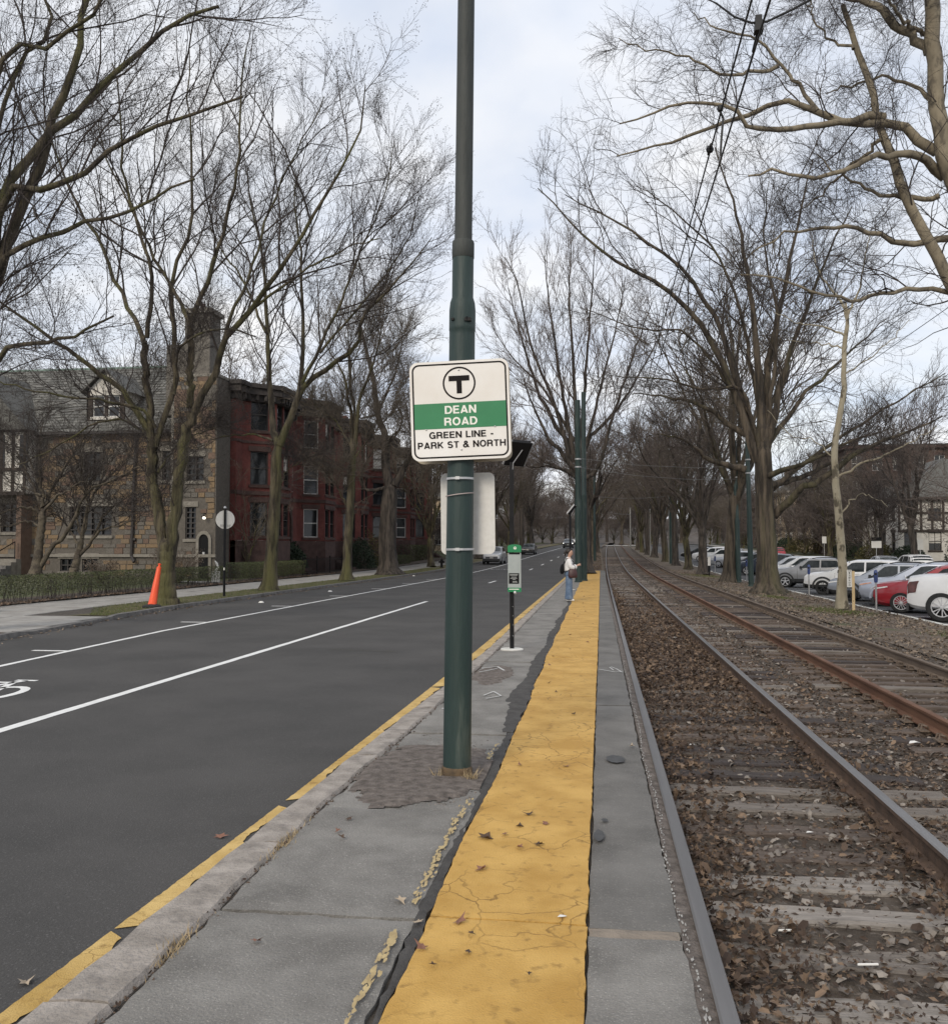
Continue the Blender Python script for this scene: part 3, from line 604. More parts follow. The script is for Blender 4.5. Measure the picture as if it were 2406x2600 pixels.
# gutter litter by the far kerb and by the near kerb
Y = rs.uniform(12, 70, 900); X = kerbL(Y)+np.abs(rs.normal(size=900))*.16+.02
scatter('fallen_leaves', np.stack([X, Y, -.06+gz(Y)+rs.random(900)*.015], 1), rs.uniform(.02, .045, 900), OVAL, m_leaf_pale, .35, rs.random(900), 6, 'dry leaf crumbs in the gutter of the far kerb')
# fine crumbled leaf and twig debris over the bed
D4 = (np.array([(1,0,0),(0,.5,.12),(-1,0,0),(0,-.5,.12)], float), np.array([(0,1,2),(0,2,3)]))
X, Y = field(26000, .49, 5.7, 2.5, 26, lambda X, Y: np.where(X < 3.3, 1., .4), 1.)
scatter('leaf_crumbs', np.stack([X, Y, -.186-BEDZ(X)+rs.random(len(X))*.018+gz(Y)], 1), rs.uniform(.006, .022, len(X)), [D4], m_leaf, .5, rs.random(len(X))**2*.8, 41, 'fine leaf crumbs and debris over the track bed')
# ballast
X, Y = field(7500, .75, 5.6, 2.6, 38, lambda X, Y: np.where(X < 1.95, .35+.3*(Y < 7.5), np.where(X < 3.35, .7, .45)), 1.1)
scatter('ballast_stones', np.stack([X, Y, -.193-BEDZ(X)+rs.random(len(X))*.022+gz(Y)], 1), rs.uniform(.010, .034, len(X))*np.where(rs.random(len(X)) < .12, 1.35, 1), STN, m_stone, .5, rs.random(len(X))**1.3, 7, 'grey brown ballast stones between the sleepers')
X, Y = field(2200, .55, 5.6, 38, 90, None, 1)
scatter('ballast_stones', np.stack([X, Y, -.185-BEDZ(X)+rs.random(len(X))*.02+gz(Y)], 1), rs.uniform(.03, .055, len(X)), STN, m_stone, .5, rs.random(len(X)), 8, 'paler ballast further along both tracks')
# crumbs of broken asphalt round the pole, gathered along the kerb joint
n = 1500; X = rs.normal(-1.2, .22, n); Y = rs.normal(6.75, .5, n); k = (X > -1.74) & (X < -.83) & (Y > 5.85) & (Y < 8.1)
scatter('asphalt_crumbs', np.stack([X, Y, np.full(n, -.006)], 1)[k], rs.uniform(.004, .013, n)[k], STN, m_stone, .5, rs.random(n)[k]*.7, 9, 'loose asphalt crumbs round the foot of the pole')
n = 700; Y = 2.6+rs.random(n)**1.5*16; X = kerbI(Y)+.01+rs.normal(size=n)*.018
scatter('joint_debris', np.stack([X, Y, np.full(n, -.012)+rs.random(n)*.014], 1), rs.uniform(.004, .012, n), OVAL+STN[:2], m_leaf, .6, rs.random(n)*.35, 10, 'dark leaf debris in the joint along the kerb')
# grass blades
def blades(name, X, Y, Z, h, seed, mat, label, parent=None):
    r = np.random.default_rng(seed); N = len(X); az = r.uniform(0, 6.283, N); w = .0035+.0006*np.asarray(Y)/10
    lean = r.normal(size=(N, 2))*.45*np.asarray(h)[:,None]; ca, sa = np.cos(az)*w, np.sin(az)*w
    V = np.stack([np.stack([X-ca, Y-sa, Z], 1), np.stack([X+ca, Y+sa, Z], 1), np.stack([X+lean[:,0], Y+lean[:,1], Z+h], 1)], 1)
    me = np_mesh(name, V.reshape(-1, 3), None, np.arange(N*3).reshape(-1, 3)); a = me.attributes.new('tone', 'FLOAT', 'POINT'); a.data.foreach_set('value', np.repeat(r.random(N), 3).astype(np.float32))
    o = mesh_ob(name, me, mat, parent); o['kind'] = 'stuff'; o['label'] = label; return o
Y = 21+rs.random(15000)**1.6*50; X = kerbL(Y)-.2-rs.random(15000)*1.85
k = ~((Y < 24) & (X < np.interp(Y, [21, 24], [-12.6, -14.3])))
blades('grass', X[k], Y[k], .012+gz(Y[k]), rs.uniform(.02, .06, k.sum()), 1, m_blade, 'short tired grass on the verge under the street trees')
for (cx, cy, rx, ry, n) in ((7.35, 29.3, .9, 1.6, 4500), (8.4, 21.3, .8, 1.2, 2500), (7.0, 36.8, .5, 1.2, 1500), (7.3, 64, 1., 3., 2500)):
    X = cx+rs.normal(size=n)*rx*.55; Y = cy+rs.normal(size=n)*ry*.55; X = np.clip(X, 5.8, 9.1); Z = np.interp(X, [5.7, 9.15], [-.19, -.37])+.028*noise2(X, Y, 1.3)+gz(Y)
    blades('grass', X, Y, Z, rs.uniform(.025, .075, n), 2, m_blade, 'green grass tuft on the leafy verge by the parked cars')
Y = 15+rs.random(9000)**1.3*40; X = -18.4-rs.random(9000)**1.3*6
blades('grass', X, Y, np.interp(X, [-60, -17.2], [.28, .03])+gz(Y), rs.uniform(.02, .06, 9000), 3, m_blade, 'lawn grass behind the hedge')
# dry straw at the foot of the pole and in the kerb joint
n = 170; t = rs.uniform(2.2, 5.6, n); X = -1.05+np.cos(t+1.2)*rs.uniform(.10, .17, n); Y = 6.67-np.abs(np.sin(t))*rs.uniform(.08, .17, n)
blades('dry_straw', X, Y, np.full(n, -.008), rs.uniform(.03, .10, n), 4, M('straw', (.28,.21,.12), (.42,.33,.2), 20), 'dry straw tuft at the foot of the station pole')
n = 260; Y = np.concatenate([rs.normal(3.62, .10, 120), rs.normal(5.0, .14, 140)]); X = kerbI(Y)+rs.normal(size=n)*.02
blades('dry_weeds', X, Y, np.full(n, -.012), rs.uniform(.015, .05, n), 5, MATS['straw'], 'dry weeds growing in the kerb joint')
# single leaves one can point to on the platform and road
def one_leaf(x, y, z, s, rot, mat, label, k=0):
    V, T = OAK[k % 7]; V = V*s; me = np_mesh('leaf', V, None, T)
    a = me.attributes.new('tone', 'FLOAT', 'POINT'); a.data.foreach_set('value', np.full(len(V), rnd.random(), np.float32))
    o = mesh_ob('fallen_leaf', me, mat); o.location = (x, y, z); o.rotation_euler = (rnd.uniform(-.25,.25), rnd.uniform(-.25,.25), rot); tag(o, label, 'leaf', 'fallen leaves on the platform and road'); return o
m_leafd = M('dark wet leaf', (.045,.028,.02), (.09,.055,.035), 40, .8); m_leafr = M('red brown leaf', (.16,.07,.045), (.24,.12,.08), 40, .8); m_leaft = M('tan leaf', (.34,.27,.19), (.42,.34,.25), 40, .8)
def ppt(px, py, z): d = pix_dir(px, py); t = (z-EYE)/d[2]; return d[0]*t, d[1]*t
LF = [(1231, 2128, .075, m_leafd, 'dark curled leaf, largest one lying on the yellow strip'), (1320, 2098, .05, m_leafd, 'thin dark leaf above the largest leaf on the yellow strip'), (1344, 2068, .05, m_leafd, 'dark star shaped leaf on the yellow strip below the hairline cracks'),
      (1281, 2119, .04, m_leafr, 'brown leaf just right of the largest dark leaf on the yellow strip'), (1367, 2145, .045, m_leafd, 'small dark leaf with raised tip on the yellow strip'), (1385, 2092, .04, m_leafr, 'flat pale brown leaf towards the right of the yellow strip'),
      (1225, 2207, .055, m_leafr, 'reddish curled leaf alone at the middle of the yellow strip'), (1318, 2152, .035, m_leafr, 'faded leaf below the others in the cluster on the yellow strip'), (1165, 2341, .055, m_leafr, 'grey brown leaf lying on the cross joint of the yellow strip'),
      (1072, 2408, .045, m_leafr, 'rust coloured leaf at the left edge of the nearest yellow panel'), (1062, 2343, .05, m_leaft, 'upright tan leaf stuck in the joint between asphalt and yellow strip'), (1195, 2372, .025, m_leafd, 'small dark leaf below the cross joint on the nearest yellow panel'),
      (1188, 2418, .03, m_leafd, 'dark crumpled leaf in the upper left of the nearest yellow panel'), (1100, 2452, .025, m_leafd, 'dark leaf scrap lowest on the left of the nearest yellow panel'), (1341, 2474, .027, m_leafd, 'dark leaf scrap on the right of the nearest yellow panel'),
      (1435, 1946, .045, m_leafr, 'brown leaf on the yellow strip level with the pole foot'), (1320, 1943, .035, m_leafr, 'small brown leaf left of another level with the pole foot'), (1398, 1845, .04, m_leafr, 'brown leaf on the yellow strip beyond the pole foot'),
      (1015, 2287, .05, m_leaft, 'pale spidery leaf on the middle asphalt panel'), (885, 2080, .035, m_leafd, 'dark leaf on the asphalt just below the crumbled patch'), (868, 2128, .04, m_leafd, 'bent dark leaf on the asphalt between kerb and yellow strip'),
      (860, 2110, .035, m_leafr, 'brown twisted leaf beside the bent dark leaf on the asphalt'), (650, 2390, .04, m_leafr, 'lone brown leaf on the nearest asphalt panel'), (1603, 1895, .045, m_leaft, 'tan leaf on the grey edge strip above the oil spot')]
for i, (px, py, s, mt, lb) in enumerate(LF):
    x, y = ppt(px, py, .012); one_leaf(x, y, .018, s, i*1.7, mt, lb, i)
for i, (px, py, lb) in enumerate(((558, 2123, 'brown oak leaf lying on the road by the yellow line'), (65, 2493, 'pale oak leaf lying on the road in the near corner'))):
    x, y = ppt(px, py, -.06); one_leaf(x, y, -.06, .062, i*2., m_leafr if i == 0 else m_leaft, lb, i+3)
for i in range(34):
    y = 9.5+i*1.05+rnd.uniform(-.4, .4); x = rnd.uniform(-.72, -.10); one_leaf(x, y, .016, rnd.uniform(.03, .055), rnd.uniform(0, 6), rnd.choice((m_leafd, m_leafr)), 'small brown leaf on the far stretch of yellow strip', i)
# litter
m_paper = M('white litter', (.70,.69,.66), None, rough=.8)
for i, (px, py, z, s, lb) in enumerate(((1427, 2329, .012, .022, 'torn white paper scrap on the yellow strip near the edge'), (2204, 2455, -.16, .05, 'white cigarette end between sleepers near the corner'), (2321, 1888, -.15, .06, 'white crumpled tissue beside the rusty rail'),
                                          (1992, 2367, -.17, .035, 'small white stick between pale sleepers'), (1757, 1892, -.16, .03, 'white scrap in the leaves beside a black sleeper'), (1712, 1620, -.15, .06, 'white paper ball in the drift of leaves'), (1662, 1561, -.15, .06, 'white speck of paper far along the leaf drift'), (2055, 2115, -.16, .025, 'white pebble like scrap in the middle of the sleepers'))):
    x, y = ppt(px, py, z); b = MB(); rr = random.Random(i)
    if i in (1, 3): b.tube([(-s*.9, 0, .006), (s*.9, s*.3, .006)], .0055, 8)
    else: b.add([(-s,-s*.5,.004),(s*.2,-s*.7,s*.35),(s,0,.006),(s*.4,s*.6,s*.2),(-s*.5,s*.5,s*.3),(0,0,s*.45)], [(0,1,5),(1,2,5),(2,3,5),(3,4,5),(4,0,5)])
    o = b.build('litter', m_paper, loc=(x, y, z)); tag(o, lb, 'litter', 'scraps of white litter')
for i, (px, py) in enumerate(((838, 1502), (663, 1530), (1050, 1463))):
    x, y = ppt(px, py, -.06); b = MB(); b.box((0,0,.03), (.16,.12,.05), taper=.5); tag(b.build('litter', m_paper, loc=(x, y, -.07+g(y))), ['white paper cup flattened in the far gutter past the second tree', 'white paper scrap in the gutter before the second tree', 'white scrap in the gutter beyond the thick dark tree'][i], 'litter', 'scraps of white litter')

# ------------------------------------------------------------------ bare trees
def resample(P, n):
    """Catmull-Rom through P, n points even in arc length"""
    P = np.asarray(P, float); Q = np.vstack([2*P[0]-P[1], P, 2*P[-1]-P[-2]]); out = []
    for i in range(len(P)-1):
        p0, p1, p2, p3 = Q[i:i+4]; t = np.linspace(0, 1, 12, endpoint=False)[:,None]
        out.append(.5*((2*p1)+(-p0+p2)*t+(2*p0-5*p1+4*p2-p3)*t**2+(-p0+3*p1-3*p2+p3)*t**3))
    C = np.vstack(out+[P[-1:]]); s = np.concatenate([[0], np.cumsum(np.linalg.norm(np.diff(C, axis=0), axis=1))])
    u = np.linspace(0, s[-1], n); return np.stack([np.interp(u, s, C[:,k]) for k in range(3)], 1)
def unit(v): return v/np.maximum(np.linalg.norm(v, axis=-1, keepdims=True), 1e-9)
def tubes(P, Rr, k, rough=0., rg=None, flare=None):
    B, n, _ = P.shape; T = unit(np.gradient(P, axis=1)); m = unit(P[:,-1]-P[:,0]); ref = np.where(np.abs(m[:,2:3]) > .8, np.array([[1., 0, 0]]), np.array([[0, 0, 1.]]))
    U = unit(ref[:,None]-T*(T*ref[:,None]).sum(-1, keepdims=True)); Wv = np.cross(T, U); a = np.arange(k)*2*np.pi/k
    rad = np.repeat(Rr[:,:,None], k, 2)
    if rough: rad = rad*(1+rough*rg.normal(size=rad.shape)*.5+rough*rg.normal(size=(B, 1, k)))
    if flare is not None: rad = rad*flare
    V = P[:,:,None,:]+(U[:,:,None,:]*np.cos(a)[None,None,:,None]+Wv[:,:,None,:]*np.sin(a)[None,None,:,None])*rad[...,None]
    i = (np.arange(B)[:,None,None]*n+np.arange(n-1)[None,:,None])*k; j = np.arange(k)[None,None,:]; j2 = (j+1) % k
    q = np.stack([i+j, i+j2, i+k+j2, i+k+j], -1).reshape(-1, 4); return V.reshape(-1, 3), q
def merge(parts):
    VV, QQ, b = [], [], 0
    for V, q in parts: VV.append(V); QQ.append(q+b); b += len(V)
    return np.vstack(VV), np.vstack(QQ)
def grow(P, Rr, per, t0, t1, ang, lf, n, rg, wander=.16, up=.05, thin=.5, minr=.003, droop=0., maxl=9.):
    B, m, _ = P.shape; L = np.linalg.norm(np.diff(P, axis=1), axis=2).sum(1)
    t = t0+(t1-t0)*(np.arange(per)[None]+rg.random((B, per)))/per; f = t*(m-1); i = np.clip(f.astype(int), 0, m-2); w = (f-i)[...,None]; b = np.arange(B)[:,None]
    S = P[b,i]*(1-w)+P[b,i+1]*w; T = unit(P[b,i+1]-P[b,i]); r0 = Rr[b,i]*(1-w[...,0])+Rr[b,i+1]*w[...,0]
    v = rg.normal(size=(B, per, 3)); v[...,2] += up*2; pe = unit(v-T*(v*T).sum(-1, keepdims=True)); a = (ang*rg.uniform(.6, 1.35, (B, per)))[...,None]
    d = T*np.cos(a)+pe*np.sin(a); d[...,2] += up; d = unit(d).reshape(-1, 3)
    ln = np.minimum(L[:,None]*lf*(1.15-.7*t)*rg.uniform(.55, 1.35, (B, per)), maxl).reshape(-1)
    rc = np.minimum(np.maximum(ln*.0085*thin*2, minr), r0.reshape(-1)*.8); pts = [S.reshape(-1, 3)]; st = (ln/(n-1))[:,None]
    for k in range(1, n):
        d = d+rg.normal(size=d.shape)*wander; d[:,2] += up*.5-droop*k/n; d = unit(d); pts.append(pts[-1]+d*st)
    Pn = np.stack(pts, 1); Rn = np.maximum(rc[:,None]*np.linspace(1, .35, n)[None], minr*.6); return Pn, Rn
def spray_mesh(seed, rad, zig, nside=6, nspk=4, side=.46, ang=.6, budr=0.):
    """a branchlet one unit long growing along +z, with side twigs and spurs; tapering three sided spikes"""
    rg = np.random.default_rng(seed); n = 4; p = [np.zeros(3)]; d = np.array([0, 0, 1.])
    for i in range(n-1): d = unit(d+rg.normal(size=3)*zig+np.array([0, 0, .10])); p.append(p[-1]+d/(n-1))
    P = np.array(p)[None]; Rr = np.linspace(rad*1.5, rad*.6, n)[None]; TV, TQ = tubes(P, Rr, 3); T0 = np.concatenate([TQ[:,[0,1,2]], TQ[:,[0,2,3]]])
    P2, R2 = grow(P, Rr, nside, .08, 1., ang, side, 3, rg, wander=zig*.8, up=.05, thin=.2, minr=rad*.8)
    P3, R3 = grow(P2, R2, nspk, .1, 1., ang*1.1, .55, 2, rg, wander=.2, up=.05, thin=.2, minr=rad*.75)
    VV, TT, b0 = [TV], [T0], len(TV)
    for S, E, r_ in ((P2[:,0], P2[:,1], R2[:,:1]), (P2[:,1], P2[:,2], R2[:,1:2]), (P3[:,0], P3[:,1], R3[:,:1])):
        d = unit(E-S); U = unit(np.cross(d, rg.normal(size=d.shape))); Wv = np.cross(d, U); V = np.stack([S+(U*math.cos(a)+Wv*math.sin(a))*r_ for a in (0, 2.094, 4.189)]+[E+d*.01], 1).reshape(-1, 3)
        i4 = b0+np.arange(len(S))[:,None]*4; TT += [i4+np.array([q]) for q in ([0,1,3],[1,2,3],[2,0,3])]; VV.append(V); b0 += len(V)
    if budr:                                                      # opening buds
        S = np.concatenate([P3[::2,1], P2[:,-1]]); d = unit(rg.normal(size=S.shape)+np.array([0,0,.4]))*budr*rg.uniform(.6, 1.4, (len(S), 1)); u = unit(np.cross(d, rg.normal(size=S.shape)))*budr*.2; w = np.cross(unit(d), u)
        i4 = b0+np.arange(len(S))[:,None]*4; VV.append(np.stack([S-u, S+u, S+w*1.4, S+d], 1).reshape(-1, 3)); TT += [i4+np.array([q]) for q in ([0,1,3],[2,0,3])]
    return np.vstack(VV), np.vstack(TT)
SPR = {}
def sprays(key, rad, zig, budr, ang):
    if key not in SPR: SPR[key] = [spray_mesh(300+k, rad, zig, nside=5 if key in ('far', 'thick', 'dog', 'elmfar', 'oakfar') else 6, nspk=3, budr=budr, ang=ang) for k in range(8)]
    return SPR[key]
def tree(name, label, cat, base, limbs, seed, levels, bark, twig, group=None, k0=14, rough=.03, flare=.55):
    """limbs: (points in world space, r0, r1); the first is the trunk. levels: two orders of branches, then the twig sprays"""
    rg = np.random.default_rng(seed); base = np.asarray(base, float); big = []; lp = []; lr = []
    for j, (pts, r0, r1) in enumerate(limbs):
        n = 26 if j == 0 else 18; P = resample(pts, n)-base; jit = rg.normal(size=P.shape)*(.012 if j == 0 else .03); jit[0] = 0; P = P+jit
        rad = r0+(r1-r0)*np.linspace(0, 1, n)**.8
        fl = None
        if j == 0: rad[-3:] *= (.92, .75, .4)
        if j == 0 and flare:
            h = np.linspace(0, 1, n)*np.linalg.norm(P[-1]-P[0]); a = np.arange(k0+8)*2*np.pi/(k0+8); ro = 1+.35*np.maximum(0, np.sin(a*3+rg.random()*6))+.25*np.sin(a*5+1)
            fl = (1+flare*np.exp(-h/.32))[None,:,None]*(1+(ro-1)[None,None,:]*.45*np.exp(-h/.28)[None,:,None])
        V = tubes(P[None], rad[None], k0+8 if j == 0 else max(7, k0-3), rough, rg, fl); big.append(V)
        Pr = resample(P, 14); lp.append(Pr); lr.append(np.interp(np.linspace(0, 1, 14), np.linspace(0, 1, n), rad))
    root = empty(name, tuple(base), 0, label, cat, group)
    mesh_ob('trunk', np_mesh('trunk', *merge(big), smooth=True), bark, root)
    LP, LR = np.stack(lp), np.stack(lr); tip0 = 1 if len(limbs) > 3 else 0; P, Rr = LP[tip0:], LR[tip0:]; parts = []; src = []
    for lv in levels[:2]:
        kk = dict(lv); sides = kk.pop('k'); P, Rr = grow(P, Rr, rg=rg, **kk); parts.append(tubes(P, Rr, sides)); src.append((P, Rr))
    sp_ = levels[2]; pts = []; dirs = []; ln = []
    for (P, Rr), per, f in zip(src+[(LP[tip0:,7:], LR[tip0:,7:])], (sp_['per1'], sp_['per'], sp_['per1']+2), (1.15, 1., 1.2)):
        Q, _ = grow(P, Rr, per, .15, 1., sp_['ang'], 1., 2, rg, up=sp_['up'], wander=0, maxl=1.); pts.append(Q[:,0]); dirs.append(unit(Q[:,1]-Q[:,0])); ln.append(sp_['len']*f*rg.uniform(.55, 1.35, len(Q)))
        pts.append(P[:,-1]); dirs.append(unit(P[:,-1]-P[:,-2])); ln.append(sp_['len']*rg.uniform(.8, 1.3, len(P)))
    pts, dirs, ln = np.vstack(pts), np.vstack(dirs), np.concatenate(ln)
    c = rg.choice(len(pts), min(sp_['count'], len(pts)), replace=False); pts, dirs, ln = pts[c], dirs[c], ln[c]; CV, CQ = merge(parts); VV, TT, b0 = [CV], [], len(CV)
    tmpl = sprays(sp_['key'], sp_['rad'], sp_['zig'], sp_['bud'], sp_['sang']); va = rg.integers(0, len(tmpl), len(pts)); az = rg.uniform(0, 6.283, len(pts))
    for k, (TV, TQ) in enumerate(tmpl):
        q = np.nonzero(va == k)[0]
        if not len(q): continue
        d = dirs[q]; u = unit(np.cross(d, np.where(np.abs(d[:,2:3]) > .9, [[1., 0, 0]], [[0, 0, 1.]]))); w = np.cross(d, u); ca, sa = np.cos(az[q])[:,None], np.sin(az[q])[:,None]; u, w = u*ca+w*sa, w*ca-u*sa
        X = pts[q][:,None]+(u[:,None]*TV[None,:,:1]+w[:,None]*TV[None,:,1:2]+d[:,None]*TV[None,:,2:])*ln[q][:,None,None]
        VV.append(X.reshape(-1, 3)); TT.append((TQ[None]+b0+np.arange(len(q))[:,None,None]*len(TV)).reshape(-1, 3)); b0 += len(q)*len(TV)
    mesh_ob('crown', np_mesh('crown', np.vstack(VV), CQ, np.vstack(TT), smooth=True), twig, root)
    return root
def LV(a, b_, count, key, rad, length, up=.06, ang=.75, mr=.003, lf=(.40, .5), wander=.15, thin=.5, maxl=5., zig=.16, bud=0., per1=4, sang=.6):
    return [dict(k=5, per=a, t0=.16, t1=1., ang=ang, lf=lf[0], n=7, up=up, minr=mr*1.6, wander=wander, thin=thin, maxl=maxl),
            dict(k=4, per=b_, t0=.12, t1=1., ang=ang, lf=lf[1], n=5, up=up, minr=mr*1.2, wander=wander, thin=thin),
            dict(per=4, per1=per1, count=count, key=key, rad=rad, len=length, ang=ang*.95, up=up*.6, zig=zig, bud=bud, sang=sang)]
Dd = 1.302     # the limb outlines below were read off a 1848 pixel wide view of the photograph
def limb(Y, pts, r0, r1, bend=0., ph=0., full=False):
    """a limb read off the photograph as an outline, given its own depth: it leaves the trunk and swings towards or away from the street"""
    n = len(pts); out = []
    for i, (x, y) in enumerate(pts):
        s = i/(n-1); f = 1. if full else Dd; out.append(at(x*f, y*f, Y+bend*s+.25*math.sin(ph+s*5)*min(1, abs(bend))))
    return (out, r0, r1)
def crop(ox, oy, sc, pts): return [((ox+sc*x)/Dd, (oy+sc*y)/Dd) for x, y in pts]

# --- left row of street trees
Yt = 25.4; c = lambda p: crop(0, 700, .5007, p); u = lambda p: crop(0, 0, .6494, p)
L1 = [limb(Yt, c([(832,1675),(838,1520),(850,1330)]), .30, .25), limb(Yt, c([(845,1420),(800,1180),(770,1000),(775,860)]), .19, .155, .15), limb(Yt, c([(860,1420),(900,1080),(930,850),(985,690)]), .20, .15, -.2),
      limb(Yt+.1, c([(775,880),(758,650),(735,480),(735,340)]), .12, .10, .3), limb(Yt+.3, c([(735,350),(690,240),(625,110)])+u([(430,1050),(390,950),(270,730),(200,560),(120,420)]), .085, .02, 1.2), limb(Yt+.3, u([(575,1320),(592,1080),(540,880),(480,650),(470,400),(440,250)]), .075, .018, -1.),
      limb(Yt+.1, c([(785,870),(830,700),(885,590),(880,420)])+u([(680,1300),(680,1050),(740,900),(752,700),(742,420),(740,200)]), .105, .016, .8), limb(Yt+.1, c([(775,850),(700,700),(600,580),(440,450),(260,310),(100,200),(-60,110)]), .11, .03, -1.5), limb(Yt+.1, c([(790,770),(735,690),(600,650),(440,625),(200,590),(-30,520)]), .05, .018, -2.4),
      limb(Yt, c([(965,670),(965,500),(970,290)])+u([(740,1240)]), .115, .095, -.2), limb(Yt-.2, u([(742,1270),(830,1050),(900,800),(930,650),(942,350),(955,180)]), .085, .015, -1.2), limb(Yt-.2, u([(742,1270),(690,1150),(600,1000),(530,850),(420,640),(380,470)]), .07, .016, 1.2),
      limb(Yt-.2, c([(985,695),(1060,560),(1110,460)])+u([(870,1330),(960,1230),(1100,1050),(1250,800),(1400,520),(1430,330)]), .125, .015, -1.6), limb(Yt-.1, u([(880,1310),(1000,1000),(1060,800),(1180,560),(1270,380)]), .06, .014, .8), limb(Yt, c([(885,600),(893,420),(935,335),(1030,287),(1150,267),(1290,300)]), .055, .018, -1.8),
      limb(Yt+.1, c([(790,900),(690,760),(500,740),(300,860),(80,960)]), .05, .015, 1.8), limb(Yt, c([(800,1000),(900,860),(1010,800),(1120,760)]), .035, .012, 2.), limb(Yt-.1, u([(960,1230),(1150,1080),(1330,980),(1490,930)]), .05, .012, -1.5)]
tree('street_tree', 'forked street tree with the orange post leaning on it', 'tree', (*at(417, 1536, 25.4)[:2], .0), L1, 11, LV(11, 8, 2500, 'elm', .0045, .85, up=.10, ang=.62, mr=.0042, lf=(.42,.5), maxl=4., bud=.045, zig=.12), m_bark, m_twig, 'street trees along the left pavement')
# near tree at the left whose trunk stands outside the frame
Y0 = 16.; bx = np.array([-13., 16., 0.])
def lf0(pts, r0, r1, b): return limb(Y0, u(pts), r0, r1, b)
L0 = [([bx, bx+(0,.05,2.5), bx+(.15,.1,4.6)], .34, .27), ([bx+(.1,.1,4.3)]+list(at(u([p])[0][0]*Dd, u([p])[0][1]*Dd, 15.8+.2*i) for i, p in enumerate([(0,780),(120,620),(210,500),(330,400),(600,150),(850,20)])), .17, .03),
      ([bx+(.1,.1,4.4)]+list(at(u([p])[0][0]*Dd, u([p])[0][1]*Dd, 15.6-.15*i) for i, p in enumerate([(0,812),(130,740),(280,705),(400,612),(480,548),(700,462),(960,380)])), .12, .02),
      ([bx+(.1,.1,4.0)]+list(at(u([p])[0][0]*Dd, u([p])[0][1]*Dd, 15.9+.15*i) for i, p in enumerate([(0,1040),(80,830),(160,650),(205,470),(300,200),(335,-20)])), .15, .06),
      ([bx+(.1,.1,3.9)]+list(at(u([p])[0][0]*Dd, u([p])[0][1]*Dd, 15.5-.2*i) for i, p in enumerate([(0,1062),(100,960),(250,908),(400,850),(560,790),(760,690)])), .10, .018),
      ([bx+(.1,.1,4.6)]+list(at(u([p])[0][0]*Dd, u([p])[0][1]*Dd, 15.2-.1*i) for i, p in enumerate([(0,285),(150,200),(330,70),(420,-40)])), .10, .03),
      ([bx+(.1,.1,3.6)]+list(at(u([p])[0][0]*Dd, u([p])[0][1]*Dd, 15.5-.1*i) for i, p in enumerate([(0,1390),(150,1340),(300,1310),(440,1230)])), .09, .018),
      ([bx+(.1,.1,4.6)]+list(at(u([p])[0][0]*Dd, u([p])[0][1]*Dd, 16.2) for i, p in enumerate([(40,330),(190,140),(170,-20)])), .08, .03)]
tree('street_tree', 'overhanging bare tree whose limbs enter from the upper left', 'tree', bx, L0, 12, LV(12, 8, 1700, 'elmnear', .0036, .66, up=.10, ang=.62, mr=.003, lf=(.44,.5), maxl=2.6, bud=.05, zig=.12), m_bark, m_twig, 'street trees along the left pavement')
c2 = lambda p: crop(500, 850, .3517, p)
Yt = 34.4
L2 = [limb(Yt, c2([(520,1850),(540,1560),(562,1200),(575,900),(590,770)]), .27, .20), limb(Yt, c2([(588,800),(556,700),(530,420),(520,250)])+u([(1040,1250),(1030,1000),(990,850),(960,640)]), .15, .016, .8), limb(Yt, c2([(595,800),(640,680),(700,520),(800,350),(950,230),(1100,130),(1190,-10)])+u([(1420,1240),(1560,1090),(1690,930)]), .16, .015, -1.2),
      limb(Yt-.1, c2([(700,520),(742,380),(757,200),(770,0)])+u([(1180,1250),(1175,1000),(1150,760),(1200,560)]), .11, .014, .9), limb(Yt, c2([(545,765),(430,722),(250,730),(100,765),(-20,840)]), .05, .016, -1.2), limb(Yt-.2, u([(1180,1500),(1300,1250),(1400,1010),(1500,760),(1540,560)]), .08, .013, -1.), limb(Yt+.4, u([(1040,1300),(950,1100),(850,950),(780,760)]), .07, .014, 1.2), limb(Yt-.3, u([(1250,1380),(1420,1180),(1590,950),(1640,760)]), .06, .012, 1.2), limb(Yt, c2([(570,1150),(640,1000),(760,900),(860,860)]), .03, .01, 1.5)]
tree('street_tree', 'mossy straight street tree just beyond the round sign', 'tree', (*at(683, 1500, Yt)[:2], .0), L2, 13, LV(12, 8, 2000, 'elm', .0045, 1.0, up=.12, ang=.6, mr=.0052, lf=(.42,.5), maxl=4.2, bud=.045, zig=.12), m_bark, m_twig, 'street trees along the left pavement')
Yt = 45.
L3 = [limb(Yt, c2([(1080,1770),(1095,1400),(1112,1100),(1125,830)]), .25, .18), limb(Yt, c2([(1125,850),(1110,600),(1060,300),(960,120),(900,-60)]), .12, .02, .7), limb(Yt, c2([(1128,850),(1170,500),(1230,330),(1290,150),(1330,-40),(1360,-250)]), .13, .018, -.8), limb(Yt, c2([(1125,860),(1140,600),(1110,350),(1090,100),(1100,-200)]), .10, .02, 1.), limb(Yt, c2([(1085,1250),(1050,1170),(950,1000),(880,960)]), .05, .012, -1.), limb(Yt, c2([(1130,900),(1220,780),(1270,720),(1400,560)]), .05, .012, .6), limb(Yt, c2([(1110,800),(1000,620),(900,560),(820,480)]), .05, .012, -.6)]
tree('street_tree', 'slim mossy street tree left of the thick dark one', 'tree', (*at(880, 1476, Yt)[:2], .0), L3, 14, LV(12, 7, 1200, 'elmfar', .0068, 1.2, up=.12, ang=.6, mr=.0065, lf=(.42,.5), maxl=4.4, bud=.05, zig=.12), m_bark, m_twigl, 'street trees along the left pavement')
Yt = 56.
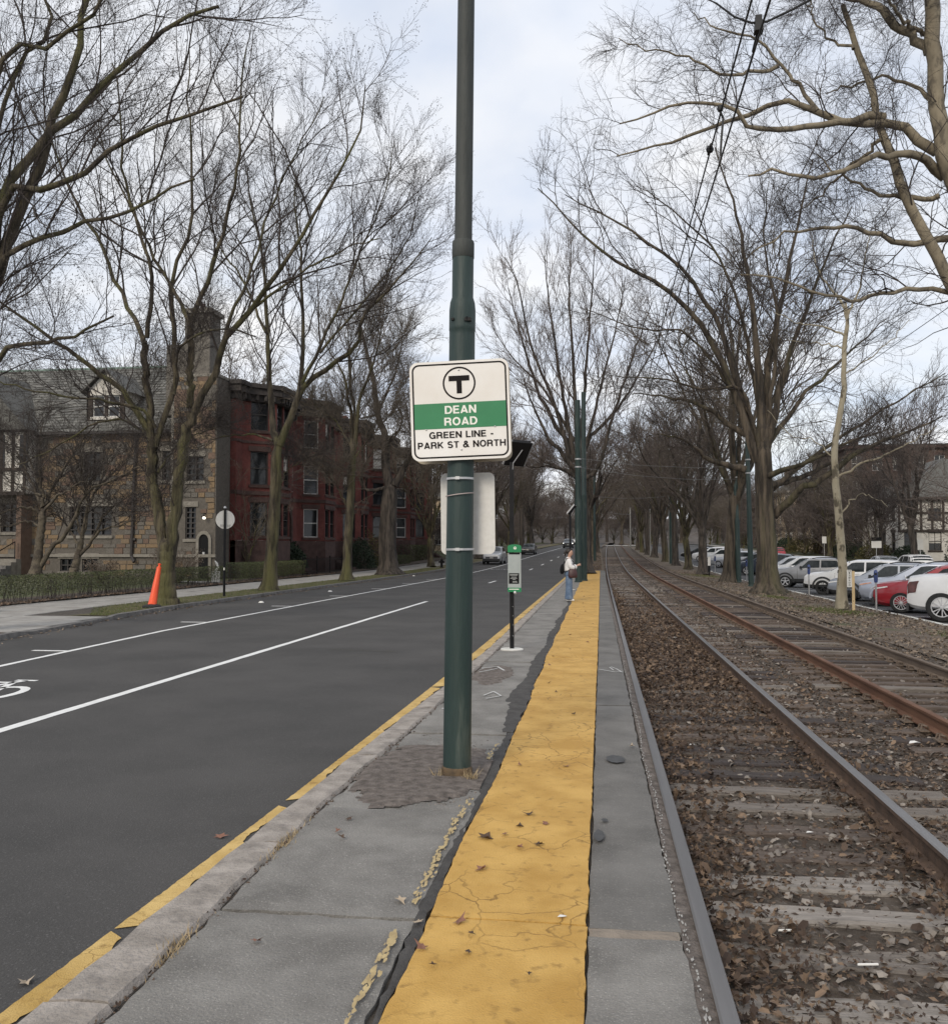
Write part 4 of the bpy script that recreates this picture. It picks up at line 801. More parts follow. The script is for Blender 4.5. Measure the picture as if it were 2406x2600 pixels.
L4 = [limb(Yt, c2([(1385,1735),(1375,1500),(1385,1280),(1400,1080)]), .60, .47), limb(Yt, c2([(1395,1120),(1355,900),(1360,750),(1300,550),(1270,300),(1220,100),(1180,-60)]), .32, .09, .6), limb(Yt, c2([(1425,1090),(1500,960),(1540,860),(1600,700),(1650,520)]), .26, .04, -.8), limb(Yt, c2([(1400,1080),(1300,1122),(1190,1100),(1200,960),(1270,840)]), .14, .03, -1.), limb(Yt, c2([(1360,800),(1440,720),(1480,600),(1430,450),(1520,330)]), .10, .02, .8), limb(Yt, c2([(1300,560),(1390,380),(1450,200),(1480,0)]), .10, .02, -.6), limb(Yt, c2([(1280,580),(1180,600),(1080,560),(1000,500)]), .08, .02, .8), limb(Yt, c2([(1340,850),(1440,700),(1600,720),(1720,640)]), .07, .02, -.8), limb(Yt, c2([(1250,200),(1300,0),(1330,-250)]), .06, .02, .6)]
tree('street_tree', 'thickest dark street tree with a low drooping limb', 'tree', (*at(987, 1460, Yt)[:2], g(Yt)), L4, 15, LV(11, 7, 1300, 'elmfar', .0065, 1.3, up=.10, ang=.65, mr=.008, lf=(.42,.5), maxl=5, bud=.05, zig=.12), m_barkd, m_twigl, 'street trees along the left pavement')
# --- the big bare tree at the far end of the platform, behind the two poles
Yt = 60.; c4 = lambda p: crop(1350, 1000, .3004, p)
b4 = at(1484, 1461, Yt); b4[2] = g(Yt)
LP_ = [([b4, b4+(-.12,.1,3), b4+(-.35,.2,6.2)], .50, .42)]+[limb(Yt, q, r0, r1, bd, ph) for q, r0, r1, bd, ph in (
    (c4([(405,740),(300,660),(150,610),(0,620),(-120,570)]), .15, .03, -1.5, 0), (c4([(400,700),(250,640),(100,570),(-10,500),(-120,430)]), .16, .03, 1.2, 1), (c4([(400,690),(300,560),(230,470),(150,400),(80,250),(0,90),(-70,-120)]), .2, .03, -1.2, 2),
    (c4([(400,600),(300,400),(200,270),(130,100),(50,-20)])+[(990,560)], .2, .03, 1.5, 0), ([(1118,930),(1085,800),(1040,690),(1010,560),(985,500)], .17, .025, -1., 1), ([(1122,900),(1095,760),(1075,620),(1060,500)], .17, .025, 1., 2), ([(1127,900),(1120,740),(1110,590),(1115,470)], .18, .025, -.5, 3),
    ([(1130,900),(1140,760),(1150,620),(1160,480)], .17, .025, .8, 1), (c4([(440,720),(530,660),(600,530),(640,380),(680,200)])+[(1270,590)], .15, .025, -1., 2), (c4([(440,480),(500,350),(600,260),(700,150),(800,10)])+[(1290,650)], .15, .02, 1., 0), ([(1132,900),(1170,760),(1200,640),(1220,540)], .14, .022, -1., 1), ([(1120,860),(1060,760),(1000,700),(960,640)], .12, .02, 2., 1))]
tree('oak_tree', 'tall fan shaped bare oak behind the two green poles at the platform end', 'tree', b4, LP_, 16, LV(12, 7, 1700, 'oakfar', .0075, 1.2, up=.12, ang=.5, mr=.008, lf=(.36,.5), thin=.45, zig=.2), m_barkd, m_twigp)
# --- big oak in the right verge
Yt = 40.; c6 = lambda p: crop(1750, 520, .6177, p); c5 = lambda p: crop(1800, 1100, .3279, p)
b5 = np.array([7.31, 40.09, -.27])
LO = [limb(Yt, [(1497,1158),(1495,1080),(1490,980),(1487,860)], .47, .34)]+[limb(Yt, q, r0, r1, bd, ph) for q, r0, r1, bd, ph in (
    ([(1474,900),(1440,790),(1400,690),(1330,590),(1260,540),(1160,480),(1050,365)], .20, .02, -2., 0), ([(1478,890),(1420,690),(1360,560),(1290,490),(1180,420),(1100,380)], .19, .02, 1.5, 1), ([(1485,880),(1478,720),(1460,560),(1440,430),(1395,290)], .22, .02, -.8, 2), ([(1489,880),(1500,700),(1530,560),(1552,450),(1585,310)], .21, .02, 1., 0),
    ([(1493,890),(1530,720),(1570,610),(1615,490),(1660,400)], .18, .02, -1.5, 1), (c5([(500,640),(580,560),(640,490),(720,420),(850,380),(960,290),(1180,130),(1500,0),(1800,-120)]), .2, .03, -1.5, 2), (c5([(440,400),(600,370),(760,320),(900,250),(1150,130),(1400,40)]), .17, .02, 2., 0), (c5([(420,340),(560,290),(740,230),(920,160),(1100,60),(1400,-40)]), .15, .02, -3., 3),
    (c4([(1800,640),(1620,585),(1500,560),(1400,470),(1300,400),(1180,350),(1050,340)]), .16, .02, -1.5, 1), (c4([(1800,340),(1650,250),(1500,130),(1300,60),(1100,20),(850,-10)]), .15, .02, 1.5, 2), ([(1480,870),(1445,760),(1380,760),(1290,740),(1190,735)], .10, .014, -2.2, 0), ([(1470,820),(1350,660),(1250,640),(1130,600)], .09, .014, -1., 1), ([(1484,840),(1450,640),(1400,500),(1300,400),(1240,360)], .12, .015, 2., 1),
    ([(1495,870),(1560,780),(1640,700),(1730,620)], .13, .018, 1.5, 2), ([(1492,860),(1515,640),(1490,480),(1500,350)], .12, .015, -2., 1), ([(1498,960),(1600,880),(1720,800),(1840,730)], .12, .02, 2.5, 2))]
tree('oak_tree', 'large spreading bare oak on the right verge before the parked cars', 'tree', b5, LO, 17, LV(12, 8, 2900, 'oak', .0058, .9, up=.06, ang=.68, mr=.0054, lf=(.36,.5), thin=.5, maxl=4., zig=.22), m_barkg, m_twig, 'verge trees along the right side', flare=.75)
# --- young sycamore with the survey stake
Yt = 30.6; cs = lambda p: crop(1750, 520, .6177, p)
b6 = np.array([7.85, 30.6, -.32])
LS = [limb(Yt, [(1642,1187),(1640,1080),(1634,1000),(1628,930)]+cs([(600,950),(628,800),(636,600),(650,480),(640,400)]), .155, .06), limb(Yt, cs([(648,470),(630,400),(570,330),(520,250),(500,120)]), .05, .012, .6), limb(Yt, cs([(652,450),(690,350),(720,240),(740,120)]), .045, .012, -.6), limb(Yt, cs([(640,540),(560,500),(430,480),(330,430)]), .035, .01, -.7), limb(Yt, cs([(630,590),(540,570),(400,560)]), .03, .009, .6),
      limb(Yt, cs([(632,700),(720,640),(820,560),(900,480)]), .03, .009, 1.), limb(Yt, [(1640,1000),(1665,970),(1690,965),(1730,985)], .03, .01, -1.), limb(Yt, [(1632,930),(1680,905),(1760,870),(1830,830)], .05, .012, -1.5), limb(Yt, [(1630,900),(1590,860),(1540,850),(1500,800)], .025, .008, 1.)]
tree('sycamore_tree', 'young mottled sycamore with a yellow survey stake against its trunk', 'tree', b6, LS, 18, LV(10, 6, 500, 'syc', .0045, .7, up=.05, ang=.8, mr=.0036, lf=(.4,.45), wander=.22, zig=.26, sang=.8), m_syc, m_twig, 'verge trees along the right side', rough=.05, flare=.35)
# --- big sycamore at the upper right; its trunk stands just outside the frame
Yt = 18.3; b7 = np.array([8.35, 18.4, -.33]); cu = lambda p: crop(1200, 0, .6526, p); fk = b7+(-.3, .05, 5.6)
def arm(q, r0, r1, bd=0., start=None):
    l = limb(Yt, cu(q), r0, r1, bd, r0*20)
    return (([start] if start is not None else [])+l[0], r0, r1)
LB = [([b7, b7+(-.02,0,2.6), b7+(-.15,.02,4.4), fk], .36, .25), arm([(1850,650),(1812,420),(1792,220),(1782,60),(1770,-120)], .19, .13, 0, fk), arm([(1860,1110),(1760,900),(1700,780),(1640,640),(1595,530),(1540,320),(1490,190),(1440,20)], .155, .05, .6, b7+(-.2,0,4.9)),
      arm([(1835,690),(1785,625),(1700,600),(1600,600),(1530,620),(1460,655),(1380,680),(1280,682),(1170,668),(1060,690)], .095, .018, -1.), arm([(1805,590),(1720,530),(1640,480),(1540,478),(1440,468),(1330,425),(1210,385),(1110,430),(940,490),(760,560),(560,600)], .10, .014, .8), arm([(1600,455),(1500,462),(1390,480),(1290,490),(1150,505),(1070,500),(1020,430),(960,400),(820,410),(700,430),(570,480)], .085, .014, -.8),
      arm([(1860,925),(1740,948),(1640,930),(1540,900),(1440,880),(1330,890),(1220,905),(1150,950),(1080,990)], .075, .014, -.6), arm([(1900,1140),(1700,1122),(1560,1150),(1440,1165),(1310,1130),(1150,1080),(1040,1070)], .055, .014, -1.2), arm([(1775,205),(1700,130),(1630,90),(1560,20),(1460,-10),(1300,-60)], .11, .04, .6), arm([(1770,130),(1690,90),(1640,30),(1600,-40)], .05, .02, -.8),
      arm([(1340,430),(1270,330),(1190,250),(1130,170),(1040,130),(930,100),(860,40)], .05, .01, 1.), arm([(1190,255),(1100,275),(980,290),(850,225),(690,190),(560,150)], .045, .009, -.6), arm([(1480,190),(1400,160),(1330,80),(1300,-20)], .035, .01, 1.), arm([(1800,400),(1700,330),(1600,300),(1480,330),(1380,350)], .05, .012, 1.5), arm([(1590,540),(1500,620),(1420,690),(1350,760),(1250,830)], .04, .01, 1.2), arm([(1815,760),(1700,770),(1560,750),(1450,690),(1340,600)], .055, .012, .5)]
tree('sycamore_tree', 'huge pale sycamore reaching in from the upper right corner', 'tree', b7, LB, 19, LV(13, 8, 2900, 'syc', .0045, .56, up=.05, ang=.85, mr=.0034, lf=(.32,.52), wander=.24, thin=.5, maxl=2., zig=.26, sang=.8), m_syclimb, m_twig, 'verge trees along the right side', rough=.05)
# --- two low dogwoods in front of the stone house
cd = lambda p: crop(0, 900, .3255, p)
Yt = 33.2; bd1 = at(91, 1465, Yt); bd1[2] = .1
LD1 = [limb(Yt, cd([(278,1730),(300,1550),(325,1350),(335,1200)]), .19, .13), limb(Yt, cd([(290,1690),(400,1510),(520,1400),(590,1250),(655,1120),(760,1030),(1000,930),(1130,860)]), .12, .015, -1.2)]+[limb(Yt, cd(q), r0, .012, bd) for q, r0, bd in (
    ([(330,1260),(250,1205),(100,1210),(-40,1270)], .07, -1.), ([(332,1200),(270,1050),(200,900),(120,740),(60,640)], .08, .8), ([(340,1180),(312,950),(312,720),(330,520)], .08, -.6), ([(345,1180),(430,1000),(560,800),(700,650),(860,600)], .08, 1.), ([(325,1340),(200,1300),(80,1340),(-30,1350)], .05, .8), ([(335,1240),(420,1130),(560,1040),(700,950)], .06, -1.3), ([(300,1000),(200,760),(60,700),(-40,600)], .05, -1.), ([(325,1100),(180,1030),(40,980)], .05, 1.2))]
tree('dogwood_tree', 'low spreading bare tree with two leaning stems nearest the stone steps', 'tree', bd1, LD1, 20, LV(11, 6, 900, 'dog', .0072, .75, up=.06, ang=.65, mr=.0068, lf=(.5,.5), wander=.2, maxl=2.6, zig=.15), m_dogbark, m_twig, 'low garden trees before the stone house', k0=12)
Yt = 33.8; bd2 = at(190, 1465, Yt); bd2[2] = .1
LD2 = [limb(Yt, cd([(572,1730),(600,1600),(625,1500),(640,1440)]), .16, .11)]+[limb(Yt, cd(q), r0, .011, bd) for q, r0, bd in (
    ([(625,1560),(700,1480),(745,1400),(850,1350),(950,1330),(1060,1270),(1190,1240)], .08, -1.2), ([(620,1500),(545,1370),(480,1280),(400,1255),(320,1290)], .06, 1.), ([(640,1440),(690,1200),(760,1050),(900,900),(1060,780)], .08, .8), ([(635,1450),(680,1150),(650,1000),(640,800),(660,620)], .07, -.8), ([(640,1440),(580,1200),(560,980),(480,850)], .06, 1.2), ([(700,1480),(820,1250),(960,1130),(1100,1060)], .06, -1.), ([(760,1050),(850,850),(1000,740),(1120,690)], .05, 1.))]
tree('dogwood_tree', 'low bare tree with cream flaking bark in front of the leaded window', 'tree', bd2, LD2, 21, LV(11, 6, 900, 'dog', .0072, .75, up=.06, ang=.65, mr=.0068, lf=(.5,.5), wander=.2, maxl=2.6, zig=.15), m_dogbark, m_twig, 'low garden trees before the stone house', k0=12)
# small garden tree at the brick house
def free_tree(x, y, z, h, hf, r, nl, spread, seed, levels, bark, twig, name, label, cat, group=None, **k):
    rg = np.random.default_rng(seed); b = np.array([x, y, z], float); lean = rg.normal(size=2)*.02*h
    L = [([b, b+(lean[0]*.4, lean[1]*.4, hf*.5), b+(lean[0], lean[1], hf)], r, r*.78)]; top = b+(lean[0], lean[1], hf)
    for i in range(nl):
        a = 2*math.pi*(i+rg.random()*.7)/nl; s = spread*rg.uniform(.35, 1.1); e = rg.uniform(.75, 1.02) if s < spread*.8 else rg.uniform(.5, .85); st = b+(lean[0]*.8, lean[1]*.8, hf*rg.uniform(.8, 1.))
        H = (h-hf)*e; d = np.array([math.cos(a), math.sin(a), 0])
        L.append(([st, st+d*s*.3+(0,0,H*.3), st+d*s*.62+rg.normal(size=3)*.05*h*(1,1,.3)+(0,0,H*.65), st+d*s+(0,0,H)], r*rg.uniform(.32, .5), r*.05))
    return tree(name, label, cat, b, L, seed, levels, bark, twig, group, **k)
free_tree(-19.4, 48, .1, 6.2, .9, .12, 7, 2.6, 31, LV(8, 5, 400, 'dog', .0068, .6, up=.06, mr=.006), m_bark, m_twigl, 'garden_tree', 'small many stemmed bare tree before the brick row', 'tree', k0=8)
# --- prototypes for the rows further off, then copies
proto = []
specs = [(17, 4.2, .40, 9, 5.5), (19, 5.5, .44, 10, 5.0), (15, 3.2, .34, 9, 5.0), (18, 7., .40, 9, 4.6)]
for i, (h, hf, r_, nl, sp) in enumerate(specs):
    proto.append(dict(h=h, hf=hf, r=r_, nl=nl, sp=sp, seed=40+i))
def far_tree(i, x, y, z, rz, s, name, label, group, bark=None, cat='tree'):
    p = proto[i]
    if 'root' not in p:
        p['root'] = free_tree(0, 0, 0, p['h'], p['hf'], p['r'], p['nl'], p['sp'], p['seed'], LV(8, 5, 800, 'far', .011, 1.5, up=.08, ang=.66, mr=.0115, lf=(.46,.5), thin=.5, zig=.18), (m_barkd, m_barkg, m_bark, m_barkd)[i], (m_twigp, m_twigl, m_twigl, m_twigp)[i], name, label, cat, group, k0=9); t = p['root']
    else: t = copy_tree(p['root'])
    t.location = (x, y, z); t.rotation_euler = (0, 0, rz); t.scale = (s, s, s); t.name = name; tag(t, label, cat, group); return t
rp = random.Random(12)
GR = 'verge trees along the right side'
for i, x, y, s, lb in ((1, 7.59, 53.9, 1., 'straight tall tree trunk touching the pair of green poles on the right'), (0, 7.54, 66.9, .88, 'forking dark tree behind the striped tree guard stake on the right'), (2, 7.6, 77.9, .9, 'slim tree with a low curved limb on the small green patch of verge'), (3, 7.24, 86.9, .8, 'trunk directly right of the distant concrete post'),
                       (1, 7.1, 97.1, .85, 'trunk directly left of the distant green pole on the right'), (0, 6.8, 112, .95, 'broad distant trunk beside the thin grey post on the right'), (3, 6.7, 124, .9, 'distant verge tree between thin grey post and the crossing'), (2, 6.6, 137, 1., 'distant verge tree second before the crossing'), (1, 6.6, 152, .95, 'distant verge tree just before the crossing')):
    far_tree(i, x, y, g(y)-.3, rp.uniform(0, 6), s, 'verge_tree', lb, GR)
GL = 'street trees along the left pavement'
for i, x, y, s, lb in ((2, -13.75, 73.5, .8, 'thin street tree beside the fire hydrant'), (3, -13.4, 86, .9, 'street tree behind the white sign back'), (0, -13., 98, .95, 'street tree above the parked silver car'), (1, -12.6, 111, .95, 'street tree above the parked dark car'), (2, -12.2, 124, 1., 'street tree beyond the parked dark car'), (3, -11.6, 138, 1., 'far street tree above the oncoming car'), (0, -11., 153, 1., 'farthest street tree on the left pavement')):
    far_tree(i, x, y, g(y), rp.uniform(0, 6), s, 'street_tree', lb, GL)
for i, x, y, s in ((3, -.9, 84, .8), (1, -.6, 104, .85), (0, -.2, 128, .9), (2, .0, 150, .9)):
    far_tree(i, x, y, g(y), rp.uniform(0, 6), s, 'median_tree', ['bare tree past the platform end, nearest of the median row', 'second bare tree of the median row past the platform', 'third bare tree of the median row past the platform', 'last bare tree of the median row before the crossing'][(84, 104, 128, 150).index(y)], 'trees on the median past the platform')
for k in range(22):
    x = rp.uniform(-46, -20); y = 60+k*6.5+rp.uniform(-2, 2); far_tree(rp.randrange(4), min(x, -33) if y < 108 else x, y, g(y)+.3, rp.uniform(0, 6), rp.uniform(.75, 1.1), 'garden_tree', 'bare tree among the far houses on the left side', 'bare trees among the left houses')
for k in range(22):
    y = 58+k*7+rp.uniform(-3, 3); far_tree(rp.randrange(4), rp.choice((25.5, 26, 28, 29, 44)), y, g(y)+.1, rp.uniform(0, 6), rp.uniform(.5, .85), 'garden_tree', 'bare tree across the parking street on the right', 'bare trees across the parking street')
for k in range(20):
    x = -34+k*3.6+rp.uniform(-1, 1); y = rp.uniform(205, 262)
    if -8 < x < 4: y = rp.uniform(258, 280)
    far_tree(rp.randrange(4), x, y, g(y), rp.uniform(0, 6), rp.uniform(.8, 1.15), 'distant_tree', 'distant bare tree beyond the side street crossing', 'distant trees at the end of the line')
# thickets and low-branched trees that close the view between the trunks
def thicket(x, y, s, label, group):
    if 'thick' not in PT:
        PT['thick'] = free_tree(0, 0, 0, 8.5, .7, .16, 12, 4.2, 90, LV(7, 5, 520, 'thick', .013, 1.5, up=.06, ang=.7, mr=.015, lf=(.5,.5), thin=.5, zig=.18), m_bark, m_twigp, 'bare_thicket', label, 'tree', group, k0=6); t = PT['thick']
    else: t = copy_tree(PT['thick'])
    t.location = (x, y, g(y)-.1); t.rotation_euler = (0, 0, rp.uniform(0, 6)); t.scale = (s*rp.uniform(.9, 1.3), s*rp.uniform(.9, 1.3), s); t.name = 'bare_thicket'; tag(t, label, 'tree', group)
PT = {}
for k in range(26): thicket(-60+k*4.2+rp.uniform(-1.5, 1.5), rp.uniform(206, 236), rp.uniform(.7, 1.25), 'bare thicket closing the view at the end of the line', 'thickets at the end of the line')
for k in range(12): y = 100+k*9; thicket(rp.uniform(-20, -17), y, rp.uniform(.5, .8), 'bare thicket behind the far left pavement', 'thickets behind the left pavement')
for k in range(7): y = 66+k*19; thicket(rp.uniform(25.2, 28.5), y+3, rp.uniform(.55, .9), 'bare thicket in the front gardens across the right street', 'thickets across the right street')
for k in range(5): y = 110+k*22; thicket(rp.uniform(28, 31), y, rp.uniform(.6, 1.), 'bare thicket in the gardens across the right street', 'thickets across the right street')
strip('hill', -260, 300, -1., -1., 236, 420, m_hill, nx=14, ys=np.linspace(236, 420, 14), amp=.4, s=.1)
hl = bpy.data.objects['hill']; v = np.zeros(len(hl.data.vertices)*3); hl.data.vertices.foreach_get('co', v); v = v.reshape(-1, 3); v[:,2] += 11*np.clip((v[:,1]-236)/110, 0, 1)**1.5; hl.data.vertices.foreach_set('co', v.ravel()); hl.data.update()
for k in range(30): y = rp.uniform(262, 330); x = rp.uniform(-90, 110); t = (thicket(x, y, rp.uniform(1., 1.6), 'bare thicket on the hill behind the crossing', 'thickets on the far hill')); bpy.data.objects[-1] if False else None
for o in [o for o in COL.objects if o.get('group') == 'thickets on the far hill']: o.location.z += 11*min(1, max(0, (o.location.y-236)/110))**1.5
for k, (x, y) in enumerate(((-36, 62), (-46, 66), (-41, 72), (-30, 64))): far_tree(k, x, y, .3, k, .8 if k else .55, 'garden_tree', 'bare tree rising behind the stone house', 'bare trees behind the stone house')

# ------------------------------------------------------------------ station pole and its signs
def rrect(w, h, r, k=6):
    out = []
    for cx, cy, a0 in ((w/2-r, h/2-r, 0), (-w/2+r, h/2-r, 90), (-w/2+r, -h/2+r, 180), (w/2-r, -h/2+r, 270)):
        out += [(cx+r*math.cos(R(a0+90*i/k)), cy+r*math.sin(R(a0+90*i/k))) for i in range(k+1)]
    return out
XZ = lambda x, y, z: (x, z, y)
def plate(name, poly, y0, y1, mat, parent, off=(0, 0)):
    b = MB(); b.prism([(x+off[0], y+off[1]) for x, y in poly], y0, y1, XZ); return b.build(name, mat, parent)
def ring_outline(name, outer, inner, y, mat, parent, off=(0, 0)):
    b = MB(); n = len(outer); b.add([(x+off[0], y, z+off[1]) for x, z in outer]+[(x+off[0], y, z+off[1]) for x, z in inner], [(i, (i+1)%n, n+(i+1)%n, n+i) for i in range(n)]); return b.build(name, mat, parent)
def text(name, s, w, cap, x, z, y, mat, parent, weight=.012, vertical=False, flip=1):
    c = bpy.data.curves.new(name, 'FONT'); c.body = s; c.align_x = 'CENTER'; c.offset = weight; c.resolution_u = 4; c.space_character = 1.02
    o = bpy.data.objects.new(name, c); COL.objects.link(o); dg = bpy.context.evaluated_depsgraph_get(); me = bpy.data.meshes.new_from_object(o.evaluated_get(dg)); bpy.data.objects.remove(o)
    n = len(me.vertices); v = np.zeros(n*3); me.vertices.foreach_get('co', v); v = v.reshape(-1, 3); lo, hi = v.min(0), v.max(0)
    X = (v[:,0]-(lo[0]+hi[0])/2)*w/(hi[0]-lo[0]); H = .729 if '&' in s or '-' in s else hi[1]
    Z = v[:,1]*cap/.70 if ('-' in s or '&' in s) else (v[:,1]-max(lo[1], -.02))*cap/(hi[1]-max(lo[1], -.02))
    out = np.stack([X*flip+x, np.full(n, y)+0*X, Z+z], 1); me.vertices.foreach_set('co', out.ravel()); me.update(); me.name = name
    return mesh_ob(name, me, mat, parent)
def arc(cx, cy, rx, ry, a0, a1, n=14): return [(cx+rx*math.cos(R(a0+(a1-a0)*i/n)), cy+ry*math.sin(R(a0+(a1-a0)*i/n))) for i in range(n+1)]
TK = .195                                                     # stroke weight of the sign's grotesque capitals, cap height 1
GLY = {                                                       # width, strokes as centre lines
 'D': (.76, [[(.0825,0),(.0825,1)], [(.0,.925),(.34,.925)]+arc(.34,.5,.335,.425,90,-90)+[(.34,.075),(0,.075)]]),
 'E': (.64, [[(.0825,0),(.0825,1)], [(0,.925),(.62,.925)], [(0,.515),(.58,.515)], [(0,.075),(.64,.075)]]),
 'A': (.78, [[(.075,0),(.39,1.0)], [(.705,0),(.39,1.0)], [(.17,.27),(.61,.27)]]),
 'N': (.74, [[(.0825,0),(.0825,1)], [(.6575,0),(.6575,1)], [(.10,.95),(.64,.05)]]),
 'R': (.75, [[(.0825,0),(.0825,1)], [(0,.925),(.42,.925)]+arc(.42,.70,.215,.225,90,-90,10)+[(0,.475)], [(.50,.47),(.60,.38),(.625,.2),(.66,0)]]),
 'O': (.82, [arc(.41,.5,.33,.43,0,360,30)]),
 'G': (.80, [arc(.41,.5,.33,.43,42,318,24), [(.70,.5),(.70,0)], [(.43,.46),(.78,.46)]]),
 'L': (.60, [[(.0825,0),(.0825,1)], [(0,.075),(.60,.075)]]),
 'I': (.17, [[(.085,0),(.085,1)]]),
 'P': (.69, [[(.0825,0),(.0825,1)], [(0,.925),(.38,.925)]+arc(.38,.68,.225,.245,90,-90,10)+[(0,.435)]]),
 'K': (.76, [[(.0825,0),(.0825,1)], [(.14,.38),(.66,1.0)], [(.30,.55),(.68,0)]]),
 'S': (.70, [arc(.35,.705,.255,.225,25,230,14)+arc(.35,.285,.27,.215,75,-158,14)]),
 'T': (.66, [[(.33,0),(.33,1)], [(0,.925),(.66,.925)]]),
 'H': (.74, [[(.0825,0),(.0825,1)], [(.6575,0),(.6575,1)], [(.08,.515),(.66,.515)]]),
 '&': (.78, [[(.74,.02),(.30,.60)]+arc(.37,.76,.155,.165,200,-40,12)+[(.28,.50)]+arc(.29,.28,.215,.21,110,300,12)+[(.52,.18),(.64,.45)]]),
 '-': (.38, [[(.03,.36),(.35,.36)]]), ' ': (.28, [])}
def sign_text(s_, w, cap, x, z, y, mat, parent):
    """capitals drawn as even strokes, fitted to width w and cap height"""
    tot = sum(GLY[c][0] for c in s_)+.13*(len(s_)-1); kx = w/tot; px = x-w/2
    for ch in s_:
        gw, st = GLY[ch]; b = MB(); yy = y
        for pl in st:
            n = len(pl); closed = math.hypot(pl[0][0]-pl[-1][0], pl[0][1]-pl[-1][1]) < 1e-6; L_, R_ = [], []
            for i, p in enumerate(pl):
                a = pl[i-1] if i else (pl[-2] if closed else None); c = pl[i+1] if i < n-1 else (pl[1] if closed else None)
                d1 = Vector((p[0]-a[0], p[1]-a[1])).normalized() if a else None; d2 = Vector((c[0]-p[0], c[1]-p[1])).normalized() if c else None
                d1 = d1 or d2; d2 = d2 or d1; m = (d1+d2).normalized() if (d1+d2).length > .1 else d1; nn = Vector((-m.y, m.x)); f = TK/2/max(.5, nn.dot(Vector((-d1.y, d1.x))))
                L_.append((p[0]+nn.x*f, p[1]+nn.y*f)); R_.append((p[0]-nn.x*f, p[1]-nn.y*f))
            cl = lambda q: (px+q[0]*kx, yy, z+min(1.0 if ch not in 'OGS&' else 1.03, max(0 if ch not in 'OGS&' else -.03, q[1]))*cap)
            b.add([cl(q) for q in L_]+[cl(q) for q in R_], [(i, i+1, n+i+1, n+i) for i in range(n-1)]); yy -= .00012
        if st: b.build('letter', mat, parent)
        px += (gw+.13)*kx
PX, PY = -1.05, 6.67
sp = empty('station_pole', (PX, PY, -.01), 0, 'tall dark green tapered steel pole carrying the station sign', 'pole'); sp.rotation_euler = (R(-.25), R(.62), R(0))
b = MB(); b.lathe([(0,0),(.117,0),(.117,.055),(.110,.07),(.1045,.075)], 40); b.build('base_flange', m_rust, sp, True)
b = MB(); b.lathe([(.104,.07),(.1035,.4),(.1025,1.2),(.100,2.3),(.0975,3.30),(.0975,3.34),(.1,3.345),(.1,3.37)], 40); b.build('shaft', m_pole, sp, True)
b = MB(); b.lathe([(.1,3.37),(.1,3.50),(.094,3.56),(.081,3.60),(.081,3.92)], 40); b.build('collar', m_pole, sp, True)
b = MB(); b.lathe([(.081,3.90),(.0845,3.905),(.0845,4.02),(.080,4.035),(.067,4.04)], 40); b.build('joint_ring', m_pole_up, sp, True)
b = MB(); b.lathe([(.0675,4.03),(.0645,6.2),(.061,9.2),(0,9.2)], 32); b.build('upper_tube', m_pole_up, sp, True)
b = MB(); b.box((.055,-.085,3.41), (.05,.035,.025)); b.box((-.06,-.085,3.415), (.02,.03,.018)); b.tube([(.05,-.10,3.43),(.05,-.095,3.40)], .008, 6); b.build('bracket', m_blackmetal, sp)
# double faced sign: a front plate, a back plate, distance boxes between them round the pole
S = .742
ss = empty('station_sign', (-.005+PX+.005, PY-.118, 2.69), 0, 'square white sign reading DEAN ROAD with a circled T and green band', 'sign'); cpt = at(1167.5, 1041, PY-.12); ss.location = tuple(cpt); ss.rotation_euler = (0, R(-1.9), R(2))
plate('front_plate', rrect(S, S, .062), -.002, .002, m_signwhite, ss)
ring_outline('border', rrect(S*.952, S*.952, .052), rrect(S*.920, S*.920, .041), -.0035, m_ink, ss)
plate('green_band', [(-.462*S,-.180*S),(.462*S,-.180*S),(.462*S,.0765*S),(-.462*S,.0765*S)], -.0040, -.0028, m_signgreen, ss)
circ = lambda r, n=48: [(r*math.cos(2*math.pi*i/n), r*math.sin(2*math.pi*i/n)) for i in range(n)]
lg = ring_outline('logo_ring', circ(.166*S), circ(.149*S), -.0036, m_ink, ss, (0, .272*S))
plate('logo_letter', [(-.1045*S,.348*S),(-.1045*S,.294*S),(-.026*S,.294*S),(-.026*S,.168*S),(.026*S,.168*S),(.026*S,.294*S),(.1045*S,.294*S),(.1045*S,.348*S)], -.0042, -.003, m_ink, ss)
for s_, w_, cp, z_, mt in (('DEAN', .313, .080, -.033, m_letterw), ('ROAD', .330, .080, -.151, m_letterw), ('GREEN LINE -', .645, .066, -.277, m_ink), ('PARK ST & NORTH', .882, .066, -.377, m_ink)):
    sign_text(s_, w_*S, cp*S, .004, z_*S, -.0046, mt, ss)
for x_, z_, r_ in ((0, .405, .007), (.004, -.397, .007), (-.345, -.185, .006), (.345, -.180, .006)):
    b = MB(); b.lathe([(r_,0),(r_*.85,-.004),(0,-.006)], 12, (x_*S, -.0035, z_*S), 'y'); b.build('bolt', m_steel, ss, True)
plate('back_plate', rrect(S, S, .062), .215, .219, m_tan, ss, (-.006, .0))
b = MB(); b.bbox(-.29, .30, .002, .215, -.30, -.27); b.bbox(-.29, .30, .002, .215, .27, .30); b.build('spacer_bar', m_steel, ss)
